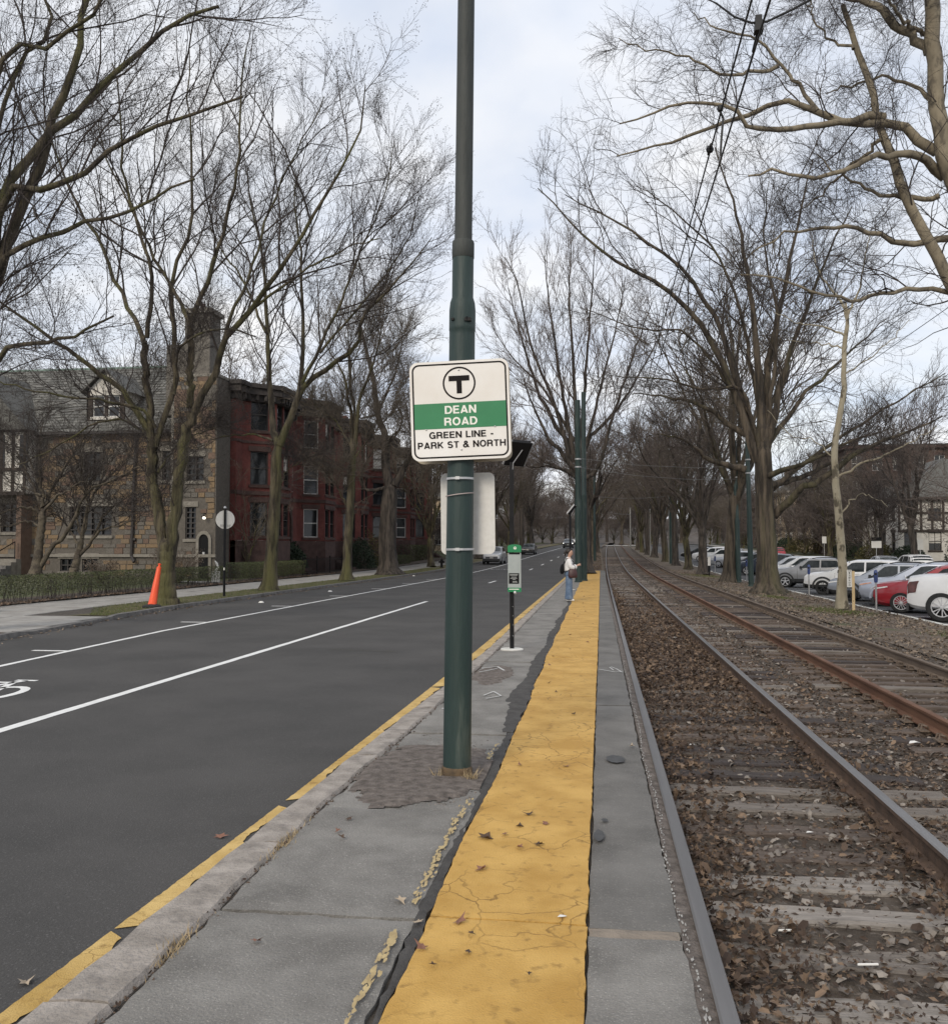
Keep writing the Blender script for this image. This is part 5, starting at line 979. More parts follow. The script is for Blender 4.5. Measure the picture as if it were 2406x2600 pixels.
# smaller sign seen from behind
ib = at(1187.3, 1304, PY+.13); ib = empty('notice_sign', tuple(ib), 0, 'plain white back of a smaller sign strapped behind the pole', 'sign'); ib.rotation_euler = (0, R(-.6), R(1))
plate('sign_plate', rrect(.417, .625, .045), 0, .003, m_signback, ib)
def strap(z, tilt, nm, r=.104, mat=m_steel, h=.016):
    b = MB(); k = 20; vs = []; cx = PX+z*.0108+.0-ib.location[0]; cy = PY-ib.location[1]
    for i in range(k+1):
        a = math.pi+math.pi*i/k; zz = z-ib.location[2]+tilt*math.cos(a)
        for rr_, dz in ((r, -h/2), (r+.004, -h/2), (r+.004, h/2), (r, h/2)): vs.append((cx+rr_*math.cos(a), cy+rr_*math.sin(a), zz+dz))
    b.add(vs, [(4*i+e, 4*i+(e+1)%4, 4*i+4+(e+1)%4, 4*i+4+e) for i in range(k) for e in range(4)])
    if mat is m_steel: b.box((cx-.005, cy-r-.008, z-ib.location[2]), (.03,.012,.022))
    b.build(nm, mat, ib)
strap(2.205, .0, 'strap'); strap(1.675, .0, 'strap'); strap(2.085, .012, 'cable_tie', .1045, M('cable tie', (.36,.30,.29), None, rough=.5), .007)
b = MB(); b.box((-.135, -.02, -.115+.26), (.022,.016,.012)); b.build('tie_head', MATS['cable tie'], ib)
# solar powered display posts
def display_post(x, y, rz, label, group, board=True):
    t = empty('display_post', (x, y, g(y)), rz, label, 'bus sign', group)
    b = MB(); b.lathe([(0,0),(.185,.0),(.19,.02),(.17,.03),(0,.032)], 32); b.build('footing', m_concw, t)
    b = MB(); b.bbox(-.034, .034, -.034, .034, .02, 3.12); b.build('post', m_blackmetal, t)
    b = MB()
    for z in (.24, .42, .57, .72): b.box((.018, -.0355, z), (.010,.003,.010))
    b.build('post_hole', m_steel, t)
    if board:
        bo = .048; b = MB(); b.prism(rrect(.215, .62, .012), -.075, -.036, lambda x_, y_, z_: (x_+bo, z_, y_+1.30)); d = b.build('display', M('display housing', (.34,.37,.36), None, rough=.4), t)
        top = [(-.112,0)]+[(.112*math.cos(R(180-i*15)), .095+.035*math.sin(R(180-i*15))) for i in range(13)]+[(.112,0)]
        b = MB(); b.prism(top, -.082, -.034, lambda x_, y_, z_: (x_+bo, z_, y_+1.62)); b.build('top_cap', m_signgreen2, t)
        b = MB(); b.prism(circ(.024, 20), -.0835, -.081, lambda x_, y_, z_: (x_+bo+.01, z_, y_+1.69)); b.build('logo', m_letterw, t)
        b = MB(); b.bbox(bo+.01-.012, bo+.01+.012, -.0845, -.083, 1.697, 1.705); b.bbox(bo+.007, bo+.013, -.0848, -.083, 1.675, 1.697); b.build('logo_letter', m_signgreen2, t)
        b = MB(); b.bbox(bo-.092, bo+.092, -.079, -.074, 1.585, 1.615); b.build('header_strip', m_dark, t)
        b = MB(); b.bbox(bo-.092, bo+.092, -.078, -.074, 1.27, 1.58); b.build('screen', m_eink, t)
        p = MB(); p.bbox(bo-.092, bo+.078, -.079, -.074, 1.10, 1.275); pn = p.build('notice_panel', m_dark, t)
        b = MB()
        for z, a, c in ((1.255,-.08,.06),(1.24,-.075,.05),(1.21,-.05,.035),(1.19,-.07,.045),(1.172,-.03,.02),(1.14,-.03,.04),(1.125,-.03,.05)): b.bbox(bo+a, bo+c, -.0805, -.0785, z-.004, z+.004)
        b.build('faint_print', M('faint print', (.35,.36,.35), None), pn)
        b = MB(); b.bbox(bo-.092, bo+.092, -.078, -.074, 1.045, 1.09); b.build('footer_strip', m_eink, t)
        b = MB(); b.bbox(bo-.112, bo+.112, -.08, -.036, .965, 1.035); gb = b.build('bottom_cap', m_signgreen2, t)
        b = MB(); b.bbox(bo-.09, bo+.075, -.0815, -.0795, 1.004, 1.016); b.build('caption', m_letterw, gb)
        b = MB(); b.lathe([(0,-.05),(.022,-.045),(.03,-.02),(.03,.0),(.02,.01)], 16, (bo+.012, -.07, .955), 'y'); b.build('lock_knob', m_steel, t, True)
    u_ = Vector((.33, .05, -.03)); v_ = Vector((.17, -.24, .36)); w_ = u_.cross(v_).normalized()*-.085; c0 = Vector((-.14, .04, 3.08))
    b = MB(); q = [c0, c0+u_, c0+u_+v_, c0+v_]; b.add([tuple(p) for p in q]+[tuple(p+w_) for p in q], [(0,1,2,3),(4,5,6,7),(0,1,5,4),(1,2,6,5),(2,3,7,6),(3,0,4,7)]); b.build('solar_box', m_dark, t)
    b = MB(); q = [p+w_*1.02-(p-(c0+u_/2+v_/2))*.06 for p in q]; b.add([tuple(p) for p in q]+[tuple(p+w_*.05) for p in q], [(0,1,2,3),(4,5,6,7),(0,1,5,4),(1,2,6,5),(2,3,7,6),(3,0,4,7)]); b.build('solar_panel', m_solar, t)
    b = MB(); e = [c0, c0+u_, c0+u_+v_, c0+v_]
    for i in (0, 3, 1): b.tube([e[i]+w_*.5, e[(i+1)%4]+w_*.5], .036, 4)
    b.build('panel_rim', M('rim grey', (.30,.30,.31), None, rough=.4) if 'rim grey' not in MATS else MATS['rim grey'], t)
    b = MB(); b.tube([(.02,-.03,3.0), (.03,-.06,3.10), c0+u_*.62+v_*.72-w_*.15], .009, 6); b.build('panel_strut', MATS['rim grey'], t)
    return t
display_post(-1.42, 14.87, R(1), 'slim black post with green topped display and solar panel in front of the road', 'solar display posts on the platform')
display_post(-1.12, 36.7, R(70), 'second black post with solar panel, behind the standing person', 'solar display posts on the platform', False)

# ------------------------------------------------------------------ catenary poles and wires
def green_pole(x, y, z, h, r0, r1, lean, label, group='green overhead line poles', bands=()):
    t = empty('line_pole', (x, y, z), 0, label, 'pole', group); t.rotation_euler = (0, R(lean), 0)
    b = MB(); b.lathe([(0,0),(r0,0),(r0*.97,h*.45),(r0*.97,h*.45),(r0*.86,h*.452),(r0*.82,h*.75),(r1,h*.752),(r1*.95,h),(0,h)], 18); b.build('shaft', m_pole, t, True)
    b = MB(); b.lathe([(r0*1.18,0),(r0*1.18,.05),(r0*1.02,.08)], 18); b.build('base_collar', m_pole, t, True)
    for zb in bands: b = MB(); b.lathe([(r0*.96,zb-.035),(r0*1.02,zb-.03),(r0*1.02,zb+.03),(r0*.96,zb+.035)], 18); b.build('clamp_band', m_steel, t)
    return t
green_pole(-.99, 45.5, 0, 9.2, .165, .14, 0, 'left green pole of the pair the person stands at', bands=(6.2, 5.8))
green_pole(-.72, 47.2, 0, 9.9, .15, .12, 0, 'right green pole of the pair, just behind its twin by the person')
green_pole(8.03, 53.5, -.28, 8.2, .15, .12, -1.2, 'green pole left of its twin, beside the straight trunk on the right', bands=(7.0, 6.1))
green_pole(7.86, 48.2, -.28, 7.6, .14, .11, -.9, 'green pole left of the big oak trunk, right one of its pair', bands=(6.6, 5.9))
green_pole(7.25, 92, g(92)-.3, 9., .18, .15, 0, 'distant green pole beside the pale concrete post', bands=(7.,))
green_pole(-.35, 92, g(92)-.1, 9., .14, .11, 0, 'distant green pole past the platform end, left of the tracks')
for x, y, h, r_, lb in ((7.32, 94.5, 7.4, .13, 'pale concrete post beside the distant green pole'), (6.55, 116, 6., .075, 'thin grey post between distant verge trees'), (5.9, 168, 7.5, .14, 'farthest pale post near the crossing')):
    t = empty('concrete_post', (x, y, g(y)-.3), 0, lb, 'post', 'pale posts along the right verge'); b = MB(); b.cyl(0, 0, 0, h, r_, 10, r_*.8); b.build('shaft', m_postc, t); b = MB(); b.cyl(0, 0, h, h+.08, r_*.9, 10); b.build('cap', m_steel, t)
def wire(name, pts, r_, label, mat=m_wire, group=None, sag=0., k=6, cat='wire'):
    P = []
    for p, q in zip(pts[:-1], pts[1:]):
        p, q = Vector(p), Vector(q); n = max(3, int((q-p).length/4))
        for i in range(n): s = i/n; v = p.lerp(q, s); v.z -= sag*4*s*(1-s); P.append(v)
    P.append(Vector(pts[-1])); b = MB(); b.tube(P, r_, k); o = b.build(name, mat); tag(o, label, cat, group); return o
def trk(x, z, ys): return [(x+float(ct(y)), y, z+g(y)) for y in ys]
YW = (-4, 6.6, 48, 92, 140, 200)
wire('overhead_wire', trk(1.18, 5.42, YW), .0085, 'contact wire over the nearer track, the right one of the two black lines', group='overhead wires above the tracks', sag=.03)
wire('overhead_wire', trk(1.19, 5.90, YW), .0085, 'carrier wire over the nearer track, the left one of the two black lines', group='overhead wires above the tracks', sag=.05)
wire('overhead_wire', trk(4.1, 5.42, YW[2:]), .0085, 'far contact wire over the farther track', group='overhead wires above the tracks', sag=.03)
HG = 'span wires across the tracks'
hang = empty('wire_hanger', (1.18, 6.62, 5.5), 0, 'black insulated clamp where the span wire meets the near contact wire', 'insulator')
b = MB(); b.box((0,0,-.015), (.062,.075,.08), taper=.8); b.box((0,0,.045), (.045,.05,.04)); b.build('insulator', m_wire, hang); b = MB(); b.tube([(0,.05,-.05),(0,.22,-.075)], .014, 6); b.build('wire_clip', m_wire, hang)
b = MB(); b.tube([(-.30,0,.19),(-.17,0,.075),(-.05,0,.02),(0,0,.02),(.06,0,.02),(.25,.0,.10),(.55,0,.25)], [.007,.008,.009,.009,.009,.009,.009], 8); b.build('arm', m_wire, hang)
wire('span_wire', [(PX+.07, 6.66, 6.75), (.88, 6.62, 5.69)], .005, 'thin span wire from the station pole to the near clamp', group=HG)
wire('span_wire', [(1.73, 6.62, 5.75), (8.5, 6.6, 9.3)], .009, 'thick span wire rising to the right from the near clamp', group=HG)
for i, (yy, lb) in enumerate(((6.9, 'bent black dropper joining the two overhead wires'),)):
    y1 = 8.7; h2 = empty('wire_dropper', (1.185, y1, 5.42), 0, lb, 'wire fitting'); b = MB(); b.tube([(0,0,.46),(.03,.02,.40),(.012,.03,.2),(0,.03,.02)], .011, 6); b.build('dropper', m_wire, h2); b = MB(); b.lathe([(0,-.035),(.025,-.025),(.031,0),(.025,.025),(0,.035)], 12, (0,0,.49)); b.build('insulator_ball', m_wire, h2, True)
    b = MB(); b.box((0,.03,.0), (.02,.10,.03)); b.build('clip', m_wireg, h2)
h3 = empty('wire_insulator', (1.19, 9.55, 5.89), 0, 'round black ball insulator on the carrier wire above the track', 'insulator'); b = MB(); b.lathe([(0,-.04),(.03,-.03),(.042,0),(.03,.03),(0,.04)], 16); b.build('ball', m_wire, h3, True); b = MB(); b.tube([(0,-.12,0),(0,.12,0)], .016, 6); b.build('ferrule', m_wire, h3)
for i, (a, c, lb) in enumerate((((-.99, 45.5, 6.25), (7.9, 48.3, 6.0), 'pale span wire between the pole pair and the right green pole, upper one'), ((-.99, 45.5, 5.8), (8., 53.4, 5.7), 'pale span wire between the pole pair and the far green pole, lower one'), ((-.35, 92, 7.), (7.25, 92, 7.), 'distant span wire across both tracks'), ((-.3, 150, 8.2), (6., 168, 8.), 'farthest span wire near the crossing'))):
    wire('span_wire', [a, c], .009 if i < 2 else .02, lb, m_wireg, HG, sag=.25)
for i, (x, z) in enumerate(((8.15, 8.75), (8.1, 8.15), (8.05, 7.5))): wire('feeder_wire', [(x, -2, z+.1), (x, 48, z-.1), (x, 92, z+.4)], .009, ['topmost thin feeder wire along the right side', 'middle thin feeder wire along the right side', 'lowest thin feeder wire along the right side'][i], group='feeder wires along the right side', sag=.25)

# ------------------------------------------------------------------ small street things on the left
ct0 = Vector((-12.47, 23.9, .015)); tp = Vector(tuple(at(405.5, 1432, 24.5))); dl = empty('delineator', tuple(ct0), 0, 'orange tapered delineator post leaning on the forked tree', 'traffic post'); dv = tp-ct0; L_ = dv.length
b = MB(); k = 8; b.lathe([(0,0),(.27,0),(.27,.05),(.20,.085),(.13,.10),(0,.10)], 8); b.build('rubber_base', m_rubber, dl)
Mr = dv.to_track_quat('Z', 'Y').to_matrix()
b = MB(); b.lathe([(.125,.06),(.115,.12),(.062,L_-.14),(.068,L_-.13),(.062,L_-.11),(.03,L_-.09)], 20); b.v = [tuple(Mr @ Vector(p)) for p in b.v]; b.build('tube', m_orange, dl, True)
b = MB(); b.lathe([(.03,L_-.10),(.026,L_-.04),(.045,L_-.03),(.05,L_-.01),(.03,L_+.005),(0,L_+.005)], 16); b.v = [tuple(Mr @ Vector(p)) for p in b.v]; b.build('grab_handle', m_orange, dl, True)
rsn = empty('round_sign', (-12.97, 30., .0), R(10), 'round grey sign back on a black post at the verge', 'sign')
b = MB(); b.cyl(0,0,0,3.12,.042,14); b.build('post', m_blackmetal, rsn); b = MB(); b.lathe([(0,0),(.055,0),(.05,.03),(.03,.06),(0,.08)], 14, (0,0,3.1)); b.build('finial', m_steel, rsn, True)
b = MB(); b.prism(circ(.33, 40), .045, .05, lambda x, y, z: (x, z, y+2.70)); b.build('sign_disc', m_signback, rsn); b = MB(); b.box((-.12,.043,2.48), (.12,.004,.10)); b.box((.13,.043,2.48), (.12,.004,.09)); b.build('sticker', M('sticker ghost', (.42,.41,.39), None), rsn)
b = MB(); b.box((0,-.043,.97), (.035,.004,.09)); b.build('post_sticker', m_letterw, rsn)
hy = empty('fire_hydrant', (-12.6, 72, g(72)), 0, 'small black fire hydrant at the kerb beside the thin tree', 'hydrant')
b = MB(); b.lathe([(.16,0),(.16,.06),(.10,.08),(.10,.5),(.13,.53),(.13,.58),(.11,.66),(.05,.74),(.03,.80),(0,.80)], 14); b.build('barrel', m_dark, hy, True); b = MB(); b.tube([(-.24,0,.48),(.24,0,.48)], .06, 10); b.tube([(0,-.22,.45),(0,0,.45)], .075, 10); b.build('outlet', m_dark, hy); b = MB(); b.box((0,0,.82), (.05,.05,.05)); b.build('nut', m_dark, hy)
bxp = at(548, 1436, 40.2); bx_ = empty('sign_box', (bxp[0], 40.2, .06), R(20), 'white box with a curved white lid on the lawn by the path', 'box')
b = MB(); b.bbox(-.19,.19,-.12,.12,.05,.55); b.build('box_body', m_frame, bx_); b = MB(); b.tube([(-.03,0,.55),(.10,0,.72),(.04,0,.92),(-.05,0,1.05)], [.05,.06,.055,.02], 8); b.build('curved_lid', m_frame, bx_); b = MB(); b.bbox(-.1,.1,-.1,.1,0,.06); b.build('foot', m_dark, bx_)
# hedges, shrubs, fence
def foliage(root, name, X, Y, Z, size, mat, seed):
    r = np.random.default_rng(seed); return scatter(name, np.stack([X, Y, Z], 1), size, [D4], mat, 1.2, r.random(len(X)), seed, parent=root)
def hedge(x, y0, y1, w, h, n, label, seed, bare=.45, mat=None, ls=.028):
    r = np.random.default_rng(seed); t = empty('hedge', (x, (y0+y1)/2, .06+g(y0)), 0, label, 'hedge', 'hedges along the left pavement'); l = y1-y0
    X = r.uniform(-w/2, w/2, n); Y = r.uniform(-l/2, l/2, n); Z = h*(1-r.random(n)**1.7*(1-bare*.5)); side = r.random(n) < .5; X = np.where(side, np.sign(X)*(w/2-np.abs(r.normal(size=n))*.05), X); Z = np.where(side, h*r.uniform(bare*.6, 1, n), Z)
    X = X*(1+.10*noise2(Y+x, Z*2, 1.7)); Z = Z+.035*noise2(Y, X, 2.)
    foliage(t, 'foliage', X, Y, Z, r.uniform(.6, 1.3, n)*ls, mat or m_hedge, seed)
    b = MB()
    for i in range(int(l*16)):
        a = (r.uniform(-w*.4, w*.4), r.uniform(-l/2, l/2)); b.tube([(a[0], a[1], 0), (a[0]+r.normal()*.06, a[1]+r.normal()*.10, h*.45), (a[0]*1.2+r.normal()*.08, a[1]+r.normal()*.16, h*.92)], [.009,.007,.004], 3, False)
    o = b.build('stems', m_twig, t); return t
hedge(-17.75, 17, 40.2, 1.0, .80, 24000, 'long clipped hedge in front of the stone house', 1)
hedge(-17.75, 41.7, 51.6, 1.1, .92, 16000, 'box clipped hedge behind the mossy straight tree', 2, .25)
hedge(-17.6, 75, 82, 1.0, .9, 2600, 'low green hedge beyond the round dark bush', 3, .1, ls=.05)
hedge(-18.4, 84, 96, 1.4, 1.7, 4000, 'tall clipped hedge farthest along the pavement', 4, .1, ls=.06)
def bush(x, y, rx, rz_, n, mat, label, seed, ls=.06, group='garden bushes on the left', z0=.1, name='bush'):
    r = np.random.default_rng(seed); t = empty(name, (x, y, z0+g(y)), 0, label, 'bush', group); d = unit(r.normal(size=(n, 3))); d[:,2] = np.abs(d[:,2]); rad = (1-.35*r.random(n)**2)[:,None]; lump = 1+.16*noise2(d[:,0]*2+seed, d[:,1]*2+d[:,2], 1.6)[:,None]
    P = d*rad*lump*np.array([rx, rx, rz_]); foliage(t, 'foliage', P[:,0], P[:,1], P[:,2], r.uniform(.6, 1.3, n)*ls, mat, seed)
    b = MB()
    for i in range(14): q = d[i]*np.array([rx, rx, rz_])*.85; b.tube([(0,0,0), tuple(q*.5+r.normal(size=3)*.05), tuple(q)], [.03,.02,.008], 4, False)
    b.build('stems', m_twig, t); return t
bush(-17.9, 66.5, 1.15, 2.3, 5200, m_ever, 'big dark round bush beside the iron fence', 11)
bush(-19.6, 55, 1.3, 2.0, 4200, m_ever, 'dark rhododendron behind the box clipped hedge', 12, .09)
bush(-18.8, 70.5, 1.6, 3.1, 2600, M('olive twigs', (.07,.06,.025), (.16,.14,.05), rough=.9, attr='tone'), 'olive budding shrub behind the big round bush', 13, .06)
bush(-18.2, 72.5, 1.1, .8, 1500, m_hedge, 'low mounded green shrub right of the big round bush', 14, .06)
def dry_shrub(x, y, w, h, n, seed, label):
    r = np.random.default_rng(seed); t = empty('shrub', (x, y, .1), 0, label, 'shrub'); b = MB(); tips = []
    for i in range(n):
        a = r.uniform(0, 6.28); q = np.array([math.cos(a)*w*r.random()**.5, math.sin(a)*w*.7*r.random()**.5, h*r.uniform(.55, 1.05)]); b.tube([(q[0]*.15, q[1]*.15, 0), tuple(q*.55+r.normal(size=3)*.04), tuple(q)], [.010,.008,.005], 3, False); tips.append(q)
    b.build('stems', m_brown, t); T_ = np.repeat(np.array(tips), 7, 0)+r.normal(size=(n*7, 3))*.07; foliage(t, 'dry_flowers', T_[:,0], T_[:,1], T_[:,2], r.uniform(.02, .045, n*7), m_leaf_pale, seed)
dry_shrub(-19.2, 39.0, 1.3, 1.5, 160, 21, 'dry hydrangea stems with brown heads beside the arched door')
dry_shrub(-22.6, 38.5, .9, 1.0, 110, 22, 'bare twiggy bush at the corner of the stone wall')
fn = empty('iron_fence', (-17.6, 52.2, .06), 0, 'low black iron fence in front of the brick houses', 'fence')
b = MB(); b.bbox(-.015,.015,0,11,.93,.96); b.bbox(-.015,.015,0,11,.15,.18); b.build('rail', m_blackmetal, fn)
b0 = MB(); b0.tube([(0,0,0),(0,0,1.0),(0,0,1.1)], [.011,.011,.002], 5); pk = b0.build('picket', m_blackmetal, fn); pk.location = (0, .1, 0)
for i in range(1, 72): o = pk.copy(); link(o, fn); o.location = (0, .1+i*.152, 0)
for yy in (0, 2.75, 5.5, 8.25, 11): b = MB(); b.bbox(-.03,.03,yy-.03,yy+.03,0,1.15); b.build('post', m_blackmetal, fn)
# low black bench end at the left edge of the pavement
bn = empty('bench', (-16.3, 21.75, .02), 0, 'dark bench whose end shows at the left edge before the hedge', 'bench')
for i in range(3): b = MB(); b.bbox(-.06+i*.14,.06+i*.14,-1.5,.0,.42,.45); b.build('seat_slat', m_blackmetal, bn)
for yy in (-.06, -1.4): b = MB(); b.tube([(-.06,yy,0),(-.03,yy,.42),(.32,yy,.42),(.36,yy,0)], .022, 6); b.build('leg', m_blackmetal, bn)

# ------------------------------------------------------------------ right verge: stake, meters, signs
st = empty('survey_stake', (8.02, 30.28, -.30), R(-8), 'yellow wooden survey stake with a white number plate at the young sycamore', 'stake')
b = MB(); b.box((.085,0,.63), (.085,.03,1.26)); b.build('stake', M('new timber', (.50,.36,.19), (.62,.47,.27), 6, .8, stretch=(4,4,.4)), st)
p_ = plate('number_plate', rrect(.15, .56, .02), -.022, -.018, m_concw, st, (-.03, 1.02))
for i, ch in enumerate('128+00'): text('digit', ch, .055 if ch != '1' else .03, .055, -.03, 1.17-i*.078, -.0235, m_ink, st, .01)
text('digit', 'STA', .10, .038, -.03, 1.245, -.0235, m_ink, st, .008)
b = MB(); b.lathe([(.012,0),(.010,-.006),(0,-.007)], 10, (.085,-.0155,.30), 'y'); b.build('knot', m_dark, st)
def meter(x, y, label, arm=False):
    z = g(y)-.37; t = empty('parking_meter', (x, y, z), R(-20), label, 'parking meter', 'parking meters along the kerb')
    b = MB(); b.cyl(0,0,0,.96,.032,12); b.cyl(0,0,.0,.03,.06,12); b.build('post', m_steel, t)
    b = MB(); b.lathe([(.045,.94),(.055,.97),(.062,1.10),(.062,1.26),(.05,1.33),(.02,1.36),(0,1.36)], 16); h_ = b.build('head', M('meter blue', (.03,.05,.16), (.05,.08,.22), 6, .4) if 'meter blue' not in MATS else MATS['meter blue'], t, True)
    b = MB(); b.box((0,-.058,1.22), (.07,.02,.07)); b.build('window', m_glass, h_)
    if arm: b = MB(); b.tube([(-.17,-.03,.72),(-.08,-.03,.79),(0,-.03,.84)], .018, 8); b.build('arm', m_steel, t)
    return t
meter(8.98, 30.9, 'blue topped parking meter with a slanted arm in front of the red car', True)
meter(9.02, 40.5, 'grey parking meter post in front of the white car')
for i, y in enumerate((57, 64, 72, 81)): meter(9.02, y, ['parking meter beside the straight trunk and green poles', 'parking meter before the dark parked car', 'small distant parking meter beyond the dark car', 'farthest parking meter along the kerb'][i])
mk = empty('marker_stake', (7.62, 64., g(64)-.3), 0, 'white and black striped marker stake at the forking dark tree', 'stake'); b = MB(); b.bbox(-.09,.09,-.02,.02,.75,1.35); b.build('white_plate', m_frame, mk); b = MB(); b.bbox(-.08,.08,-.02,.02,.3,.75); b.bbox(-.03,.03,-.02,.02,0,.3); b.build('stake', m_dark, mk)
def street_sign(x, y, h, w, hh, label, z0=-.35, mat=m_frame, extra=None):
    t = empty('parking_sign', (x, y, z0+g(y)), 0, label, 'sign', 'signs across the parking street'); b = MB(); b.cyl(0,0,0,h,.035,8); b.build('post', m_steel, t)
    b = MB(); b.bbox(-w/2,w/2,-.05,-.04,h-hh,h); p = b.build('sign_plate', mat, t)
    if extra: b = MB(); b.bbox(-w/2,w/2,-.056,-.05,h-hh*extra,h); b.build('dark_band', m_dark, p)
street_sign(24.6, 103, 2.7, .45, .75, 'small white sign left of the young sycamore trunk')
street_sign(24.5, 84, 2.75, .85, .95, 'white and black sign between bare trees across the street', extra=.35)
street_sign(24.5, 73, 2.6, .42, .8, 'narrow white sign near the right edge across the street')

# ------------------------------------------------------------------ houses
def wall_grid(b, P, L, z0, z1, holes, depth):
    """wall panel with real openings and reveals; P(s, z, d) gives the point at s along, height z, d inwards"""
    S_ = sorted({0., L}|{h[0] for h in holes}|{h[1] for h in holes}); Z_ = sorted({z0, z1}|{h[2] for h in holes}|{h[3] for h in holes})
    for i in range(len(S_)-1):
        for j in range(len(Z_)-1):
            s, z = (S_[i]+S_[i+1])/2, (Z_[j]+Z_[j+1])/2
            if any(h[0] < s < h[1] and h[2] < z < h[3] for h in holes): continue
            b.add([P(S_[i], Z_[j], 0), P(S_[i+1], Z_[j], 0), P(S_[i+1], Z_[j+1], 0), P(S_[i], Z_[j+1], 0)], [(0,1,2,3)])
    for a, c, za, zb in [h[:4] for h in holes]:
        for q in (((a,za),(c,za)), ((c,za),(c,zb)), ((c,zb),(a,zb)), ((a,zb),(a,za))):
            b.add([P(*q[0], 0), P(*q[1], 0), P(*q[1], depth), P(*q[0], depth)], [(0,1,2,3)])
def facade(root, p0, p1, z0, z1, wins, mat, trim, frame=None, depth=.16, bars=(1, 1), name='wall', lint=True):
    p0, p1 = Vector((p0[0], p0[1], 0)), Vector((p1[0], p1[1], 0)); u = (p1-p0); L = u.length; u /= L; n = Vector((u.y, -u.x, 0))
    P = lambda s, z, d: tuple(p0+u*s-n*d+Vector((0, 0, z)))
    b = MB(); wall_grid(b, P, L, z0, z1, wins, depth); w = b.build(name, mat, root)
    def slab_(b, a, c, za, zb, d0, d1):
        b.add([P(a,za,d0),P(c,za,d0),P(c,zb,d0),P(a,zb,d0),P(a,za,d1),P(c,za,d1),P(c,zb,d1),P(a,zb,d1)], [(0,1,2,3),(4,5,6,7),(0,1,5,4),(1,2,6,5),(2,3,7,6),(3,0,4,7)])
    for h in wins:
        a, c, za, zb = h[:4]; k = h[4] if len(h) > 4 else {}
        b = MB(); f = .06; bx_, by_ = k.get('bars', bars); d0, d1 = .07, depth-.02
        for q in ((a, a+f, za, zb), (c-f, c, za, zb), (a+f, c-f, za, za+f), (a+f, c-f, zb-f, zb)): slab_(b, *q, d0, d1)
        for i in range(1, bx_+1): s = a+(c-a)*i/(bx_+1); slab_(b, s-.025, s+.025, za+f, zb-f, d0+.01, d1)
        for i in range(1, by_+1): z = za+(zb-za)*i/(by_+1); slab_(b, a+f, c-f, z-.03, z+.03, d0+.005, d1)
        b.m = 1
        if lint: slab_(b, a-.12, c+.12, zb+.01, zb+.30, -.05, .02); slab_(b, a-.10, c+.10, za-.16, za-.003, -.08, .02)
        fr = b.build('window', [frame or m_frame, trim], root)
        b = MB(); b.add([P(a,za,depth-.015),P(c,za,depth-.015),P(c,zb,depth-.015),P(a,zb,depth-.015)], [(0,1,2,3)]); b.build('pane', k.get('glass', m_glass), fr)
        if 'blind' in k: b = MB(); slab_(b, a+f, c-f, za+(zb-za)*(1-k['blind']), zb-f, depth-.035, depth-.02); b.build('blind', m_plaster, fr)
    return P, L, w
# --- stone house on the left
sh = empty('stone_house', (0, 0, 0), 0, 'tan stone house with a slate roof, dormer, chimney and arched door', 'house')
YF = 46.
mw = [(9.1, 11.6, 2.4, 4.0, dict(bars=(3, 4))), (9.9, 10.9, 5.4, 7.0, dict(bars=(1, 3))), (14.5, 15.3, 5.4, 7.0, dict(bars=(1, 3))), (8.6, 9.4, .42, 1.12, {}), (9.9, 10.8, .42, 1.12, {}), (5.0, 6.4, 2.6, 4.2, dict(bars=(2, 3)))]
Pm, Lm, _ = facade(sh, (-38, YF), (-22.55, YF), .1, 8.25, mw, m_mortar, m_trimstone, m_framed, .22)
tw = [(.75, 1.35, 2.2, 3.9, dict(bars=(1, 5))), (.8, 1.75, 5.3, 6.6, dict(bars=(1, 3)))]
Pt, Lt, _ = facade(sh, (-22.55, YF-.7), (-20.1, YF-.7), .1, 10.9, tw, m_mortar, m_trimstone, m_framed, .22)
facade(sh, (-20.1, YF-.7), (-20.1, 47.1), .1, 10.9, [], m_mortar, m_trimstone, name='side_wall')
b = MB(); b.bbox(-22.65, -22.5, YF-.75, YF+.0, .1, 10.9); b.bbox(-22.55, -20.05, YF-.75, 47.1, 10.9, 11.05); b.build('coping', m_trimstone, sh)
b = MB(); b.bbox(-38, -22.6, YF-.12, YF-.003, 1.22, 1.38); b.bbox(-22.55, -20.05, YF-.82, YF-.703, 1.22, 1.38); b.build('water_table', m_trimstone, sh)
blk = []
for v in range(8):
    b = MB(); r = random.Random(v); q = lambda: r.uniform(.43, .49)
    b.add([(-q(),-1,-q()),(q(),-1,-q()),(q(),-1,q()),(-q(),-1,q()),(-.49,.6,-.48),(.49,.6,-.48),(.49,.6,.48),(-.49,.6,.48)], [(0,1,2,3),(0,1,5,4),(1,2,6,5),(2,3,7,6),(3,0,4,7)])
    for m in STONE:
        me = bpy.data.meshes.new('stone'); me.from_pydata(b.v, [], b.f); me.materials.append(m); blk.append(me)
rest = [[], [], [], []]; r = random.Random(77); nst = 0
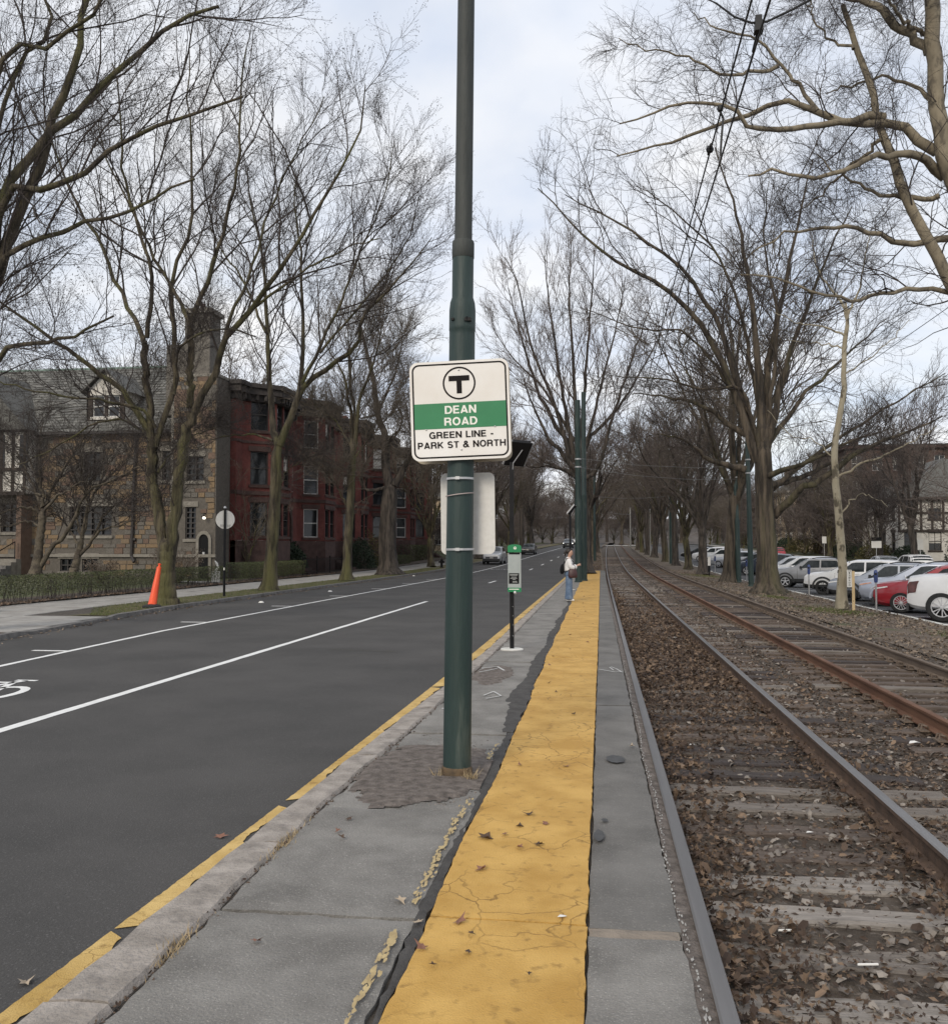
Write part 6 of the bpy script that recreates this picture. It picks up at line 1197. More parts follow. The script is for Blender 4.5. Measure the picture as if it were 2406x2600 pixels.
def stones(Pf, s0, s1, z0, z1, holes, y):
    global nst
    z = z0
    while z < z1:
        h = r.choice((.22, .28, .34)); s = s0+r.uniform(-.3, 0)
        while s < s1:
            w = r.uniform(.32, .78); a, c = max(s, s0), min(s+w, s1); s += w
            if c-a < .12 or any(a < hh[1]+.2 and c > hh[0]-.2 and z < hh[3]+.32 and z+h > hh[2]-.18 for hh in holes) or 1.0 < z+h/2 < 1.42: continue
            k = r.choices((0, 1, 2, 3), (4, 3, 3, 3))[0]; p = Pf((a+c)/2, z+h/2, 0); d = r.uniform(.02, .05)
            if nst < 290 and z < 6.2:
                o = bpy.data.objects.new('stone', blk[r.randrange(8)*4+k]); link(o, sh); o.location = p; o.scale = (c-a-.015, d, h-.015); nst += 1
            else: rest[k].append((p, c-a-.015, d, h-.015))
        z += h
stones(Pm, 7.2, 15.4, .2, 8.1, mw, YF); stones(Pt, .05, 2.4, .2, 10.8, tw+[(1.55, 2.35, .1, 2.9)], YF-.7); stones(Pm, 0, 7.2, .2, 4.6, mw, YF)
for k in range(4):
    b = MB()
    for p, w, d, h in rest[k]: b.box(p, (w, 2*d, h))
    o = b.build('wall_stones', STONE[k], sh); o['kind'] = 'stuff'
# roof of slates laid in courses
ZE, ZR, YR_ = 8.2, 12.6, YF+4.6
b = MB(); b.add([(-38,YF-.35,ZE-.1),(-22.5,YF-.35,ZE-.1),(-22.5,YR_,ZR),(-38,YR_,ZR),(-38,YF+9.6,ZE-.1),(-22.5,YF+9.6,ZE-.1)], [(0,1,2,3),(3,2,5,4),(1,2,5),(0,3,4)]); rf = b.build('roof', m_slate[0], sh)
sv = [MB(), MB()]; sl = math.hypot(YR_-YF+.35, ZR-ZE+.1); nr = 24; r = random.Random(5); dyv = (YR_-YF+.35)/sl; dzv = (ZR-ZE+.1)/sl
for i in range(nr):
    t0, t1 = sl*i/nr, sl*(i+1)/nr+.06; x = -38+r.uniform(-.2, 0)
    while x < -22.5:
        w = r.uniform(.28, .46); x1 = min(x+w-.012, -22.45); e = r.uniform(.035, .06); q = [(t0+r.uniform(-.015,.015), e), (t1, .012)]
        pts = [(xx, YF-.35+t*dyv-o*dzv, ZE-.1+t*dzv+o*dyv) for t, o in q for xx in (x, x1)]; fo = (pts[0][0], pts[0][1]+e*dzv, pts[0][2]-e*dyv); fo2 = (pts[1][0], pts[1][1]+e*dzv, pts[1][2]-e*dyv)
        sv[0 if r.random() < .5 else 1].add([pts[0], pts[1], pts[3], pts[2], fo, fo2], [(0,1,2,3),(4,5,1,0)]); x += w
for i in (0, 1): o = sv[i].build('slate_courses', m_slate[i], sh); o['kind'] = 'stuff'
b = MB(); b.bbox(-38, -22.4, YR_-.1, YR_+.1, ZR-.02, ZR+.08); b.build('ridge', M('copper ridge', (.16,.22,.19), (.2,.26,.23), 4), sh)
b = MB(); b.bbox(-38, -22.55, YF-.48, YF-.36, ZE-.24, ZE-.1); b.build('gutter', m_framed, sh)
# dormer
dm = MB(); X0, X1, Zd, Yd = -28.2, -25.9, 9.0, YF+.35
facade(sh, (X0, Yd), (X1, Yd), 8.6, 10.5, [(.35, 1.05, 9.0, 10.2, dict(bars=(0, 1))), (1.25, 1.95, 9.0, 10.2, dict(bars=(0, 1)))], m_timber, m_plaster, m_frame, .1, name='dormer_front', lint=True)
b = MB(); xm = (X0+X1)/2; b.add([(X0-.3,Yd-.3,10.35),(xm,Yd-.3,11.7),(X1+.3,Yd-.3,10.35),(X0-.3,Yd+3.2,10.35),(xm,Yd+4,11.7),(X1+.3,Yd+3.2,10.35),(X0-.3,Yd-.3,10.25),(xm,Yd-.3,11.6),(X1+.3,Yd-.3,10.25)], [(0,1,4,3),(1,2,5,4),(0,1,7,6),(1,2,8,7)]); b.build('dormer_roof', m_slate[0], sh)
b = MB(); b.add([(X0,Yd,10.4),(X1,Yd,10.4),(xm,Yd,11.6)], [(0,1,2)]); b.bbox(X0,X0+.05,Yd,Yd+3,8.6,10.5); b.bbox(X1-.05,X1,Yd,Yd+3,8.6,10.5); b.build('dormer_gable', m_plaster, sh)
# chimney
b = MB(); b.bbox(-22.4,-20.95,YF+.2,YF+1.6,10.9,14.6); b.bbox(-23.5,-22.4,YF+.3,YF+1.5,9,12.9); ch = b.build('chimney', STONE[3], sh); b = MB(); b.bbox(-22.55,-20.8,YF+.05,YF+1.75,14.6,14.85); b.build('chimney_cap', m_trimstone, ch); b = MB(); b.cyl(-21.7,YF+.9,14.85,15.3,.16,10); b.build('chimney_pot', m_brownstone, ch)
# arched door, lantern, downpipe, half timbered bay, steps
def arch(x0, x1, z0, zs, n=10): 
    xm, r_ = (x0+x1)/2, (x1-x0)/2; return [(x0, z0)]+[(xm-r_*math.cos(math.pi*i/n), zs+1.25*r_*math.sin(math.pi*i/n)) for i in range(n+1)]+[(x1, z0)]
yd = YF-.7; o_ = arch(-21.15, -20.3, .1, 2.1); i_ = arch(-21.0, -20.45, .1, 2.1)
b = MB(); nn = len(o_); b.add([(x, yd-.1, z) for x, z in o_]+[(x, yd-.1, z) for x, z in i_]+[(x, yd+.05, z) for x, z in o_]+[(x, yd-.02, z) for x, z in i_], [(i, i+1, nn+i+1, nn+i) for i in range(nn-1)]+[(i, i+1, 2*nn+i+1, 2*nn+i) for i in range(nn-1)]+[(nn+i, nn+i+1, 3*nn+i+1, 3*nn+i) for i in range(nn-1)]); b.build('door_arch', m_trimstone, sh)
b = MB(); b.add([(x, yd-.03, z) for x, z in i_], [tuple(range(nn))]); dr = b.build('door', m_dark, sh); b = MB(); b.bbox(-20.8,-20.68,yd-.05,yd-.035,1.35,1.5); b.build('door_notice', m_steel, dr)
b = MB(); b.tube([(-20.62,yd,3.5),(-20.62,yd-.28,3.55),(-20.62,yd-.3,3.4)], .025, 6); b.box((-20.62,yd-.3,3.38), (.2,.2,.05)); lm = b.build('wall_lantern', m_dark, sh); b = MB(); b.box((-20.62,yd-.3,3.30), (.10,.10,.10)); b.build('lantern_glass', glow('lamp glow', (1,.92,.8), 5), lm)
b = MB(); b.tube([(-24.95,YF-.14,8.1),(-25.05,YF-.14,6.),(-25.15,YF-.14,1.3),(-24.9,YF-.3,.95)], .085, 8)
for z in (2.2, 4.4, 6.6): b.box((-25.05,YF-.12,z), (.26,.1,.12))
b.build('downpipe', m_framed, sh)
b = MB(); b.bbox(-36.6,-30.95,YF-1.,YF-.02,4.7,8.2); hb = b.build('timbered_bay', m_plaster, sh)
for i in range(9): b = MB(); x = -36.55+i*.69; b.bbox(x, x+.16, YF-1.05, YF-.99, 4.7, 8.2); b.build('timber', m_timber, hb)
for z in (4.6, 5.9, 8.05): b = MB(); b.bbox(-36.65,-30.9,YF-1.07,YF-.98,z,z+.2); b.build('timber', m_timber, hb)
for i in range(4): b = MB(); x = -35.4+i*1.38; b.bbox(x, x+.5, YF-1.03, YF-.995, 6.1, 7.9); b.build('bay_pane', m_glass, hb)
b = MB(); b.add([(-37,YF-1.4,8.15),(-30.6,YF-1.4,8.15),(-33.8,YF-1.4,11.6),(-37,YF+3.4,8.15),(-30.6,YF+3.4,8.15),(-33.8,YF+5.5,11.6)], [(0,2,5,3),(1,2,5,4),(0,1,2)]); b.build('bay_roof', m_slate[0], sh)
for x_ in (-36.4, -31.4): b = MB(); b.bbox(x_,x_+.3,YF-1,YF,.1,4.6); b.build('porch_pillar', STONE[2], sh)
stp = empty('stone_steps', (-32.6, 42.4, .1), 0, 'mossy stone steps with an iron handrail at the left of the stone house', 'steps')
for i in range(6): b = MB(); b.bbox(-1.4,1.6,i*.42,i*.42+.44,0,.17*(i+1)); b.build('step', m_trimstone if i > 3 else m_kerbdark, stp)
b = MB(); b.tube([(1.3,0,0),(1.3,0,1.0),(1.3,2.4,1.95),(1.3,2.4,.9)], .03, 6); b.tube([(-1.3,0,0),(-1.3,0,1.0),(-1.3,2.4,1.95),(-1.3,2.4,.9)], .03, 6); b.build('handrail', m_blackmetal, stp)
# --- row of red brick houses with canted bays
def brick_unit(y0, y1, zt, label, south=False, first=False, z0=.1, xf=-19.8, brick=m_brick):
    t = empty('brick_house', (0, 0, 0), 0, label, 'house', 'red brick row houses'); r = random.Random(int(y0)); zz = z0+g((y0+y1)/2); H = zt+zz
    def ws(L, w, n=1, door=False):
        out = []
        for za, zb in ((2.3, 4.2), (5.2, 7.1), (8.3, 10.15)):
            for i in range(n):
                c = L*(i+.5)/n; k = dict(bars=(0, 1))
                if r.random() < .3: k['blind'] = r.choice((.35, .5, .95))
                out.append((c-w/2, c+w/2, za+zz, zb+zz, k))
        return out
    by = [y0+.9, y0+2.2, y0+4.5, y0+5.8]; bo = 1.5
    segs = [((xf, y0), (xf, by[0]), []), ((xf, by[0]), (xf+bo, by[1]), ws(1.98, 1.05)), ((xf+bo, by[1]), (xf+bo, by[2]), ws(2.3, .95, 2)), ((xf+bo, by[2]), (xf, by[3]), ws(1.98, 1.05)), ((xf, by[3]), (xf, y1), None)]
    for i, (p, q, w) in enumerate(segs):
        if w is None:
            L = y1-by[3]; w = [h for h in ws(L, .95, 2) if h[2] > 4.5+zz]
        facade(t, p, q, 2.05+zz, H-1.0, w, brick, m_brownstone, m_framed if r.random() < .6 else m_frame, .18, name='wall' if i in (0, 4) else 'bay_wall')
        u = Vector((q[0]-p[0], q[1]-p[1], 0)); L = u.length; u /= L; n = Vector((u.y, -u.x, 0))
        def band(za, zb, o, nm, mat, ext=.0):
            b = MB(); a, c = Vector((p[0], p[1], 0))-u*ext, Vector((q[0], q[1], 0))+u*ext
            b.add([(*(a+n*o).xy, za), (*(c+n*o).xy, za), (*(c+n*o).xy, zb), (*(a+n*o).xy, zb), (*(a-n*.3).xy, za), (*(c-n*.3).xy, za), (*(c-n*.3).xy, zb), (*(a-n*.3).xy, zb)], [(0,1,2,3),(0,1,5,4),(3,2,6,7),(0,3,7,4),(1,2,6,5),(4,5,6,7)]); return b.build(nm, mat, t)
        band(zz-.4, 2.04+zz, .06, 'stone_base', m_brownstone); band(4.62+zz, 4.84+zz, .07, 'string_course', m_brownstone, .02); band(7.55+zz, 7.7+zz, .05, 'string_course', m_brownstone, .02)
        cn = band(H-.98, H-.62, .18, 'frieze', m_cornice, .05); band(H-.615, H-.25, .42, 'cornice', m_cornice, .16); band(H-.245, H, .55, 'cornice', m_cornice, .2)
        b = MB(); k = max(1, int(L/.45))
        for j in range(k):
            c = Vector((p[0], p[1], 0))+u*(L*(j+.5)/k)+n*.3; b.box((c.x, c.y, H-.78), (.16,.16,.3))
        b.build('brackets', m_cornice, t)['kind'] = 'stuff'
    b = MB(); b.bbox(xf-(2.6 if y0 < 56 else 12), xf+.1, y0+.02, y1-.02, H-.5, H-.3); b.add([(xf,by[0],H-.28),(xf+bo,by[1],H-.28),(xf+bo,by[2],H-.28),(xf,by[3],H-.28)], [(0,1,2,3)]); b.build('roof', m_cornice, t)
    if first: facade(t, (xf-2.55, y0), (xf, y0), zz-.3, H-.98, [(1.2, 1.85, 7.9+zz, 9.7+zz, dict(blind=.6, bars=(0, 1))), (1.2, 1.85, 4.9+zz, 6.7+zz, {}), (1.2, 1.85, 2.2+zz, 3.9+zz, {})], brick, m_brownstone, m_framed, .18, name='end_wall')
    if first: b = MB(); b.bbox(xf-2.6, xf+.4, y0-.4, y0+.3, H-.61, H-.25); b.bbox(xf-2.6, xf+.5, y0-.52, y0+.3, H-.245, H-.01); b.bbox(xf-2.6, xf+.15, y0-.16, y0-.005, H-.98, H-.62); b.build('cornice', m_cornice, t)
    yc_ = (by[3]+y1)/2+.1; od = arch(yc_-.85, yc_+.85, .9+zz, 3.3+zz); idr = arch(yc_-.6, yc_+.6, .9+zz, 3.2+zz); nn = len(od)
    b = MB(); X_ = xf+.35; b.add([(X_, y, z) for y, z in od]+[(X_, y, z) for y, z in idr]+[(xf, y, z) for y, z in od]+[(xf+.01, y, z) for y, z in idr], [(i, i+1, nn+i+1, nn+i) for i in range(nn-1)]+[(i, i+1, 2*nn+i+1, 2*nn+i) for i in range(nn-1)]+[(nn+i, nn+i+1, 3*nn+i+1, 3*nn+i) for i in range(nn-1)]); b.build('porch_arch', m_brownstone, t)
    b = MB(); b.add([(xf+.03, y, z) for y, z in idr], [tuple(range(nn))]); d = b.build('door', m_dark, t); b = MB(); b.box((xf+.05, yc_+.4, 2.1+zz), (.04,.04,.12)); b.build('handle', m_steel, d)
    for i in range(5): b = MB(); b.bbox(xf+.36+i*.32, xf+.36+(i+1)*.32, yc_-.9, yc_+.9, zz-.3, .9+zz-.18*i); b.build('stoop_step', m_brownstone, t)
    b = MB(); yy = y1-.4; b.bbox(xf-2.4, xf-1.4, yy-.8, yy, H-.3, H+1.3); b.build('chimney', brick, t)
    return t
for i, (a, c, zt, lb) in enumerate(((47.2, 56.4, 10.9, 'red brick row house nearest the stone house'), (56.5, 65.7, 11.5, 'red brick row house second from the stone house, with bright bay windows'), (65.8, 75, 11.5, 'red brick row house behind the thick dark tree'), (75.1, 84.3, 11.3, 'red brick row house fourth from the stone house'), (84.4, 93.6, 11.1, 'red brick row house behind the thin tree by the hydrant'), (93.7, 103, 10.9, 'red brick row house farthest from the stone house'))):
    brick_unit(a, c, zt, lb, first=(i == 0))
# --- plainer houses in the background
def plain_house(x0, x1, y0, y1, h, rh, mat, trim, label, nS, nW, floors, face='right', roof=m_cornice, frame=None, lit=False, group=None):
    z0 = g((y0+y1)/2)-.3; t = empty('house', (0, 0, 0), 0, label, 'house', group); r = random.Random(int(x0*3+y0))
    def ws(L, n):
        out = []
        for f in range(floors):
            for i in range(n):
                c = L*(i+.5)/n; k = dict(bars=(1, 1)); w = min(1.2, L/n*.55)
                if r.random() < .35: k['blind'] = r.choice((.4, .6))
                out.append((c-w/2, c+w/2, z0+1.2+f*3.1, z0+3.0+f*3.1, k))
        return out
    sw = ws(x1-x0, nS); ww = ws(y1-y0, nW)
    if lit: sw[-1][4]['glass'] = MATS['lit window']; sw[-1][4].pop('blind', None)
    facade(t, (x0, y0), (x1, y0), z0-.4, z0+h, sw, mat, trim, frame, .15)
    if face == 'right': facade(t, (x0, y1), (x0, y0), z0-.4, z0+h, ww, mat, trim, frame, .15)
    else: facade(t, (x1, y0), (x1, y1), z0-.4, z0+h, ww, mat, trim, frame, .15)
    b = MB(); e = .45; b.bbox(x0-e, x1+e, y0-e, y1+e, z0+h, z0+h+.3); b.build('eaves', trim, t)
    b = MB(); H = z0+h+.3
    if rh: xm = (x0+x1)/2; b.add([(x0-e,y0-e,H),(x1+e,y0-e,H),(x1+e,y1+e,H),(x0-e,y1+e,H),(xm,y0+(x1-x0)*.3,H+rh),(xm,y1-(x1-x0)*.3,H+rh)], [(0,1,4),(1,2,5,4),(2,3,5),(3,0,4,5),(0,3,2,1)])
    else: b.bbox(x0, x1, y0, y1, H, H+.25)
    b.build('roof', roof, t); b = MB(); b.bbox(x0+1, x0+2, y0+2, y0+3, H, H+rh+1.2); b.build('chimney', m_brick2, t); return t
MATS['lit window'] = glow('lit window', (1., .86, .45), 1.2)
hc = plain_house(29, 37, 148, 160, 9.2, 2.4, m_cream, m_trimstone, 'cream coloured house seen between the oak and the young sycamore', 4, 4, 3, roof=m_slate[0])
plain_house(30.5, 45, 116, 134, 13.2, 0, m_brick2, m_brownstone, 'large brown apartment block with one lit top window on the right', 6, 5, 4, lit=True)
tu = plain_house(29.5, 41, 94, 106, 6.2, 4.2, m_plaster, m_timber, 'half timbered white and dark house near the right edge', 5, 4, 2, roof=m_slate[0], frame=m_framed)
for i in range(12): b = MB(); x = 29.5+i*1.03; b.bbox(x, x+.22, 93.93, 93.995, g(100)+2.8, g(100)+5.9); b.build('timber', m_timber, tu)
for z in (2.7, 4.5): b = MB(); b.bbox(29.45, 41.05, 93.9, 93.99, g(100)+z, g(100)+z+.22); b.build('timber', m_timber, tu)
plain_house(31, 42, 176, 190, 8, 3, m_brick, m_brownstone, 'red brick house far along the right street', 4, 4, 2)
plain_house(-40, -23, 110, 124, 9, 3.5, m_brick2, m_trimstone, 'brown house after the brick row on the left', 5, 4, 3, 'left', roof=m_slate[0])
plain_house(-38, -22, 132, 146, 8, 3.5, m_cream, m_trimstone, 'pale house farther along the left side', 5, 4, 2, 'left', roof=m_slate[0])
plain_house(-36, -20, 156, 172, 9, 3, m_brick2, m_brownstone, 'farthest brown house on the left side', 5, 4, 3, 'left', roof=m_slate[0])
# evergreens and shrubs along the far pavement
for i, (x, y, rx, rz_, mt, lb) in enumerate(((29.8, 78, 1.7, 4.2, m_ever, 'dark evergreen bush at the right edge across the street'), (28.2, 87, 1.8, 1.7, m_ever, 'dark low bush left of the evergreen across the street'), (28.4, 97, 2., 1.9, MATS['olive twigs'], 'olive shrub below the white and black sign'), (28.5, 108, 2.2, 2.0, m_ever, 'dark clipped bush behind the parked white car'), (28.5, 131, 2.4, 2.4, MATS['olive twigs'], 'brownish shrub in front of the cream house'), (28.2, 142, 1.6, 2., m_ever, 'small dark bush at the left of the cream house'))):
    bush(x, y, rx, rz_, 2600, mt, lb, 60+i, .11, 'bushes across the parking street', -.2)

# ------------------------------------------------------------------ cars
def paint(name, c, metal=.0, rough=.28):
    if name in MATS: return MATS[name]
    m = M(name, tuple(x*.9 for x in c), tuple(min(1, x*1.06) for x in c), 1.3, rough, metal=metal); m.node_tree.nodes['Principled BSDF'].inputs['Coat Weight'].default_value = .6; m.node_tree.nodes['Principled BSDF'].inputs['Coat Roughness'].default_value = .08; return m
m_tyre = M('tyre', (.012,.012,.012), (.022,.022,.022), 20, .85); m_alloy = M('alloy', (.45,.45,.46), (.55,.55,.56), 9, .5, metal=.1); m_rimdark = M('dark alloy', (.03,.03,.032), None, rough=.4, metal=.4); m_clad = M('grey cladding', (.022,.022,.023), (.035,.035,.036), 10, .75)
m_cglass = M('car glass', (.012,.016,.017), (.03,.036,.036), 3., .06, c3=(.07,.08,.08), scale3=2.2, amt3=.4); m_lamp = M('lamp lens', (.62,.62,.60), (.75,.74,.72), 8, .12); m_lampr = M('red lens', (.20,.012,.01), (.30,.02,.016), 8, .2); m_lampo = M('amber lens', (.55,.22,.10), (.70,.42,.30), 8, .2); m_well = M('wheel well', (.006,.006,.006), None, rough=1.)
m_headlight = glow('lit headlight', (1, .97, .9), 7)
SPEC = dict(
 suv=dict(L=4.6, W=1.86, top=[(0,.62),(.04,.86),(.14,.97),(.45,1.03),(1.15,1.10),(1.95,1.55),(2.35,1.64),(3.4,1.65),(4.05,1.60),(4.32,1.42),(4.52,1.08),(4.58,.88),(4.6,.6)], belt=[(0,.84),(1.15,1.02),(3.4,1.08),(4.6,1.06)], wb=2.66, fo=.90, r=.355, cowl=1.15, roof0=2.15, roof1=4.02, rear=4.46),
 compact=dict(L=4.35, W=1.82, top=[(0,.62),(.04,.88),(.16,1.02),(.5,1.08),(1.2,1.13),(1.85,1.55),(2.2,1.63),(3.2,1.63),(3.85,1.60),(4.08,1.40),(4.25,1.12),(4.33,.95),(4.35,.6)], belt=[(0,.9),(1.2,1.05),(3.0,1.10),(4.35,1.16)], wb=2.63, fo=.85, r=.35, cowl=1.2, roof0=2.05, roof1=3.85, rear=4.2),
 wagon=dict(L=4.48, W=1.82, top=[(0,.60),(.04,.80),(.16,.90),(.5,.95),(1.2,1.03),(2.0,1.49),(2.4,1.58),(3.4,1.57),(3.95,1.50),(4.25,1.28),(4.42,1.0),(4.47,.85),(4.48,.58)], belt=[(0,.8),(1.2,.95),(3.4,1.02),(4.48,1.02)], wb=2.67, fo=.88, r=.345, cowl=1.2, roof0=2.2, roof1=3.95, rear=4.36),
 sedan=dict(L=4.7, W=1.82, top=[(0,.55),(.04,.70),(.2,.78),(.6,.84),(1.35,.93),(2.15,1.36),(2.5,1.43),(3.2,1.42),(3.65,1.34),(4.2,1.06),(4.6,1.02),(4.68,.85),(4.7,.55)], belt=[(0,.72),(1.35,.88),(3.4,.95),(4.7,.96)], wb=2.75, fo=.92, r=.33, cowl=1.35, roof0=2.35, roof1=3.4, rear=4.1),
 pickup=dict(L=5.8, W=2.03, top=[(0,.78),(.03,1.14),(.08,1.32),(.4,1.38),(1.35,1.43),(2.0,1.90),(2.35,2.02),(3.6,2.02),(3.95,1.96),(4.15,1.48),(4.2,1.45),(5.7,1.46),(5.78,1.2),(5.8,.78)], belt=[(0,1.18),(1.35,1.36),(5.8,1.39)], wb=3.68, fo=.96, r=.445, cowl=1.35, roof0=2.2, roof1=3.6, rear=4.1))
def car(kind, colour, loc, heading, label, cat='car', group=None, rim='five', rimmat=None, clad=False, lit=False, rails=False, lamp=None, steer=0., simple=False, roofc=None):
    s = SPEC[kind]; L, W_, r_ = s['L'], s['W'], s['r']; t = empty('parked_car' if not lit else 'oncoming_car', loc, heading, label, cat, group)
    tx, tz = zip(*s['top']); bx, bz = zip(*s['belt']); wx = (s['fo'], s['fo']+s['wb'])
    xs = sorted(set(list(np.linspace(0, L, 34))+list(tx)+[.02, L-.02])); X0 = L/2
    def sect(x):
        zt = float(np.interp(x, tx, tz)); be = min(float(np.interp(x, bx, bz)), zt-.025); e = min(x, L-x)
        h = W_/2*(1-.13*math.exp(-e/.22)-.06*math.exp(-e/.7)); zb = .20+(.12 if kind == 'pickup' else .04 if clad else 0)+.14*math.exp(-e/.25)
        gh = max(0, zt-be-.05); rh = h*.955-.30*gh-.02
        return [(0,zb),(h*.80,zb),(h*.955,zb+.10),(h*.99,zb+.32*(be-zb)),(h,zb+.62*(be-zb)),(h*.985,be-.07),(h*.955,be),(rh,zt-.055 if gh > .05 else zt-.012),(rh*.86,zt-.006),(rh*.45,zt+.018),(0,zt+.024)]
    ring = [[(x, y, z) for y, z in sect(x)]+[(x, -y, z) for y, z in sect(x)[-2:0:-1]] for x in xs]; n = len(ring[0])
    vs = [(X0-x, y, z) for q in ring for x, y, z in q]; fs = []; mi = []
    for i in range(len(xs)-1):
        for e in range(n):
            fs.append((n*i+e, n*i+(e+1)%n, n*i+n+(e+1)%n, n*i+n+e)); k = min(e, n-1-e); mi.append(1 if clad and k < 3 else (2 if k < 1 else 0))
    fs += [tuple(range(n)), tuple(range(n*len(xs)-1, n*(len(xs)-1)-1, -1))]; mi += [1 if clad else 0]*2
    b = MB(); b.add(vs, fs); b.mi = mi; body = b.build('body', [colour, m_clad, m_well, m_well], t, True, 32)
    c = MB()
    for x in wx:
        for sg in (1, -1): c.prism([((r_+.065)*math.cos(2*math.pi*i/28), (r_+.065)*math.sin(2*math.pi*i/28)) for i in range(28)], -.17, .17, lambda a_, b_, d_: (X0-x+a_, sg*(W_/2-.07)+d_, r_+.01+b_))
    cut = c.build('cutter', m_well); cut.data.materials.clear(); [cut.data.materials.append(m) for m in (colour, m_clad, m_well, m_well)]; cut.data.polygons.foreach_set('material_index', [3]*len(cut.data.polygons))
    md = body.modifiers.new('b', 'BOOLEAN'); md.operation = 'DIFFERENCE'; md.object = cut; md.solver = 'EXACT'
    dg = bpy.context.evaluated_depsgraph_get(); me = bpy.data.meshes.new_from_object(body.evaluated_get(dg)); body.modifiers.clear(); old = body.data; body.data = me; me.name = 'body'; bpy.data.objects.remove(cut)
    def Sf(x, v, sg, off=.005):
        q = sect(x); i = min(int(v), len(q)-2); w = v-i; y = q[i][0]*(1-w)+q[i+1][0]*w; z = q[i][1]*(1-w)+q[i+1][1]*w
        dy, dz = q[i+1][0]-q[i][0], q[i+1][1]-q[i][1]; l = math.hypot(dy, dz) or 1
        return (X0-x, sg*(y+dz/l*off), z-dy/l*off)
    def patch(b, lo, hi, sg, nx=6, nv=2, off=.006):
        """lo, hi: [(x, v), (x, v)] lower and upper edge of a patch on the body side"""
        P = []
        for j in range(nv+1):
            for i in range(nx+1):
                a, w = i/nx, j/nv; x = (lo[0][0]*(1-a)+lo[1][0]*a)*(1-w)+(hi[0][0]*(1-a)+hi[1][0]*a)*w; v = (lo[0][1]*(1-a)+lo[1][1]*a)*(1-w)+(hi[0][1]*(1-a)+hi[1][1]*a)*w; P.append(Sf(x, v, sg, off))
        b.add(P, [(j*(nx+1)+i, j*(nx+1)+i+1, (j+1)*(nx+1)+i+1, (j+1)*(nx+1)+i) for j in range(nv) for i in range(nx)])
    A, B_, C_, D_ = s['cowl'], s['roof0'], s['roof1'], s['rear']; m1 = (A+C_)/2+.18; mid = m1 if kind != 'pickup' else 3.0
    for sg in (1, -1):
        for lo, hi in (([(A+.42,6.08),(mid-.04,6.08)], [(B_+.02,6.9),(mid-.04,6.9)]), ([(mid+.04,6.08),(C_-.12 if kind != 'pickup' else 3.72,6.08)], [(mid+.04,6.9),(C_-.30 if kind != 'pickup' else 3.66,6.9)])):
            b = MB(); patch(b, lo, hi, sg); b.build('side_window', m_cglass, t, True)
        if kind in ('suv', 'compact', 'wagon'): b = MB(); patch(b, [(C_-.04,6.1),(D_-.26,6.15)], [(C_-.22,6.85),(C_+.02,6.85)], sg); b.build('quarter_window', m_cglass, t, True)
    for nm, a, c_, v0 in (('windscreen', A+.10, B_-.06, 7.15), ('rear_window', C_+.10, D_-.03, 7.15)):
        if nm == 'rear_window' and kind == 'pickup': continue
        b = MB(); nx, nv = 5, 6; P = []
        for i in range(nx+1):
            x = a+(c_-a)*i/nx
            row = [Sf(x, v, 1, -.008)[:3] for v in np.linspace(v0, 10, nv+1)]; row = [(p[0], p[1], p[2]+.012) for p in row]; P.append(row+[(p[0], -p[1], p[2]) for p in row[-2::-1]])
        k = len(P[0]); b.add([p for q in P for p in q], [(k*i+j, k*i+j+1, k*i+k+j+1, k*i+k+j) for i in range(nx) for j in range(k-1)]); b.build(nm, m_cglass, t, True)
    # lamps, grille, plates, mirrors, door seams, handles
    for sg in (1, -1):
        b = MB(); patch(b, *(([(.03,3.7),(.26,3.9)], [(.03,5.7),(.36,5.75)]) if kind == 'pickup' else ([(.06,5.0),(.50,5.3)], [(.05,5.7),(.46,5.8)])), sg, off=.012); b.build('headlight', (m_headlight if lit else (lamp or m_lamp)), t, True)
        b = MB(); patch(b, [(L-.50,5.1),(L-.06,4.6)], [(L-.42,5.85),(L-.05,5.8)], sg, off=.012); b.build('tail_light', m_lampr, t, True)
        b = MB(); x = A+.50; y = W_/2-.03; zb = float(np.interp(x, bx, bz)); b.box((X0-x, sg*(y+.11), zb+.08), (.10,.20,.14), taper=.8); b.tube([(X0-x, sg*(y-.06), zb+.02), (X0-x, sg*(y+.1), zb+.05)], .025, 6); b.build('mirror', colour if not clad else m_clad, t, True)
        if not simple:
            for xd in (A+.30, mid, C_-.02 if kind != 'pickup' else 3.9):
                b = MB(); P = [Sf(xd+dx_, v, sg, .002) for v in np.linspace(2.6, 6.0, 9) for dx_ in (-.006, .006)]; b.add(P, [(2*i, 2*i+1, 2*i+3, 2*i+2) for i in range(8)]); b.build('door_seam', m_well, t)
            for xd in (mid-.32, (C_-.32 if kind != 'pickup' else 3.62)): q = Sf(xd, 5.2, sg, .012); b = MB(); b.box(q, (.18,.025,.035)); b.build('door_handle', colour, t)
        if clad or rails:
            for x in wx:
                b = MB(); vs = []; k = 18
                for i in range(k+1):
                    a = R(-8+196*i/k); vs += [(X0-x+rr_*math.cos(a), sg*(W_/2*yy), r_+.01+rr_*math.sin(a)) for rr_, yy in ((r_+.055, .965), (r_+.055, 1.012), (r_+.135, 1.008), (r_+.14, .95))]
                b.add(vs, [(4*i+e, 4*i+(e+1)%4, 4*i+4+(e+1)%4, 4*i+4+e) for i in range(k) for e in range(4)]); b.build('arch_trim', m_clad if clad else colour, t, True)
        if rails: b = MB(); P = [Sf(x, 8.0, sg, .0) for x in np.linspace(B_+.2, C_-.2, 6)]; b.tube([(p[0], p[1], p[2]+(.06 if 0 < i < 5 else 0)) for i, p in enumerate(P)], .02, 6); b.build('roof_rail', m_clad, t)
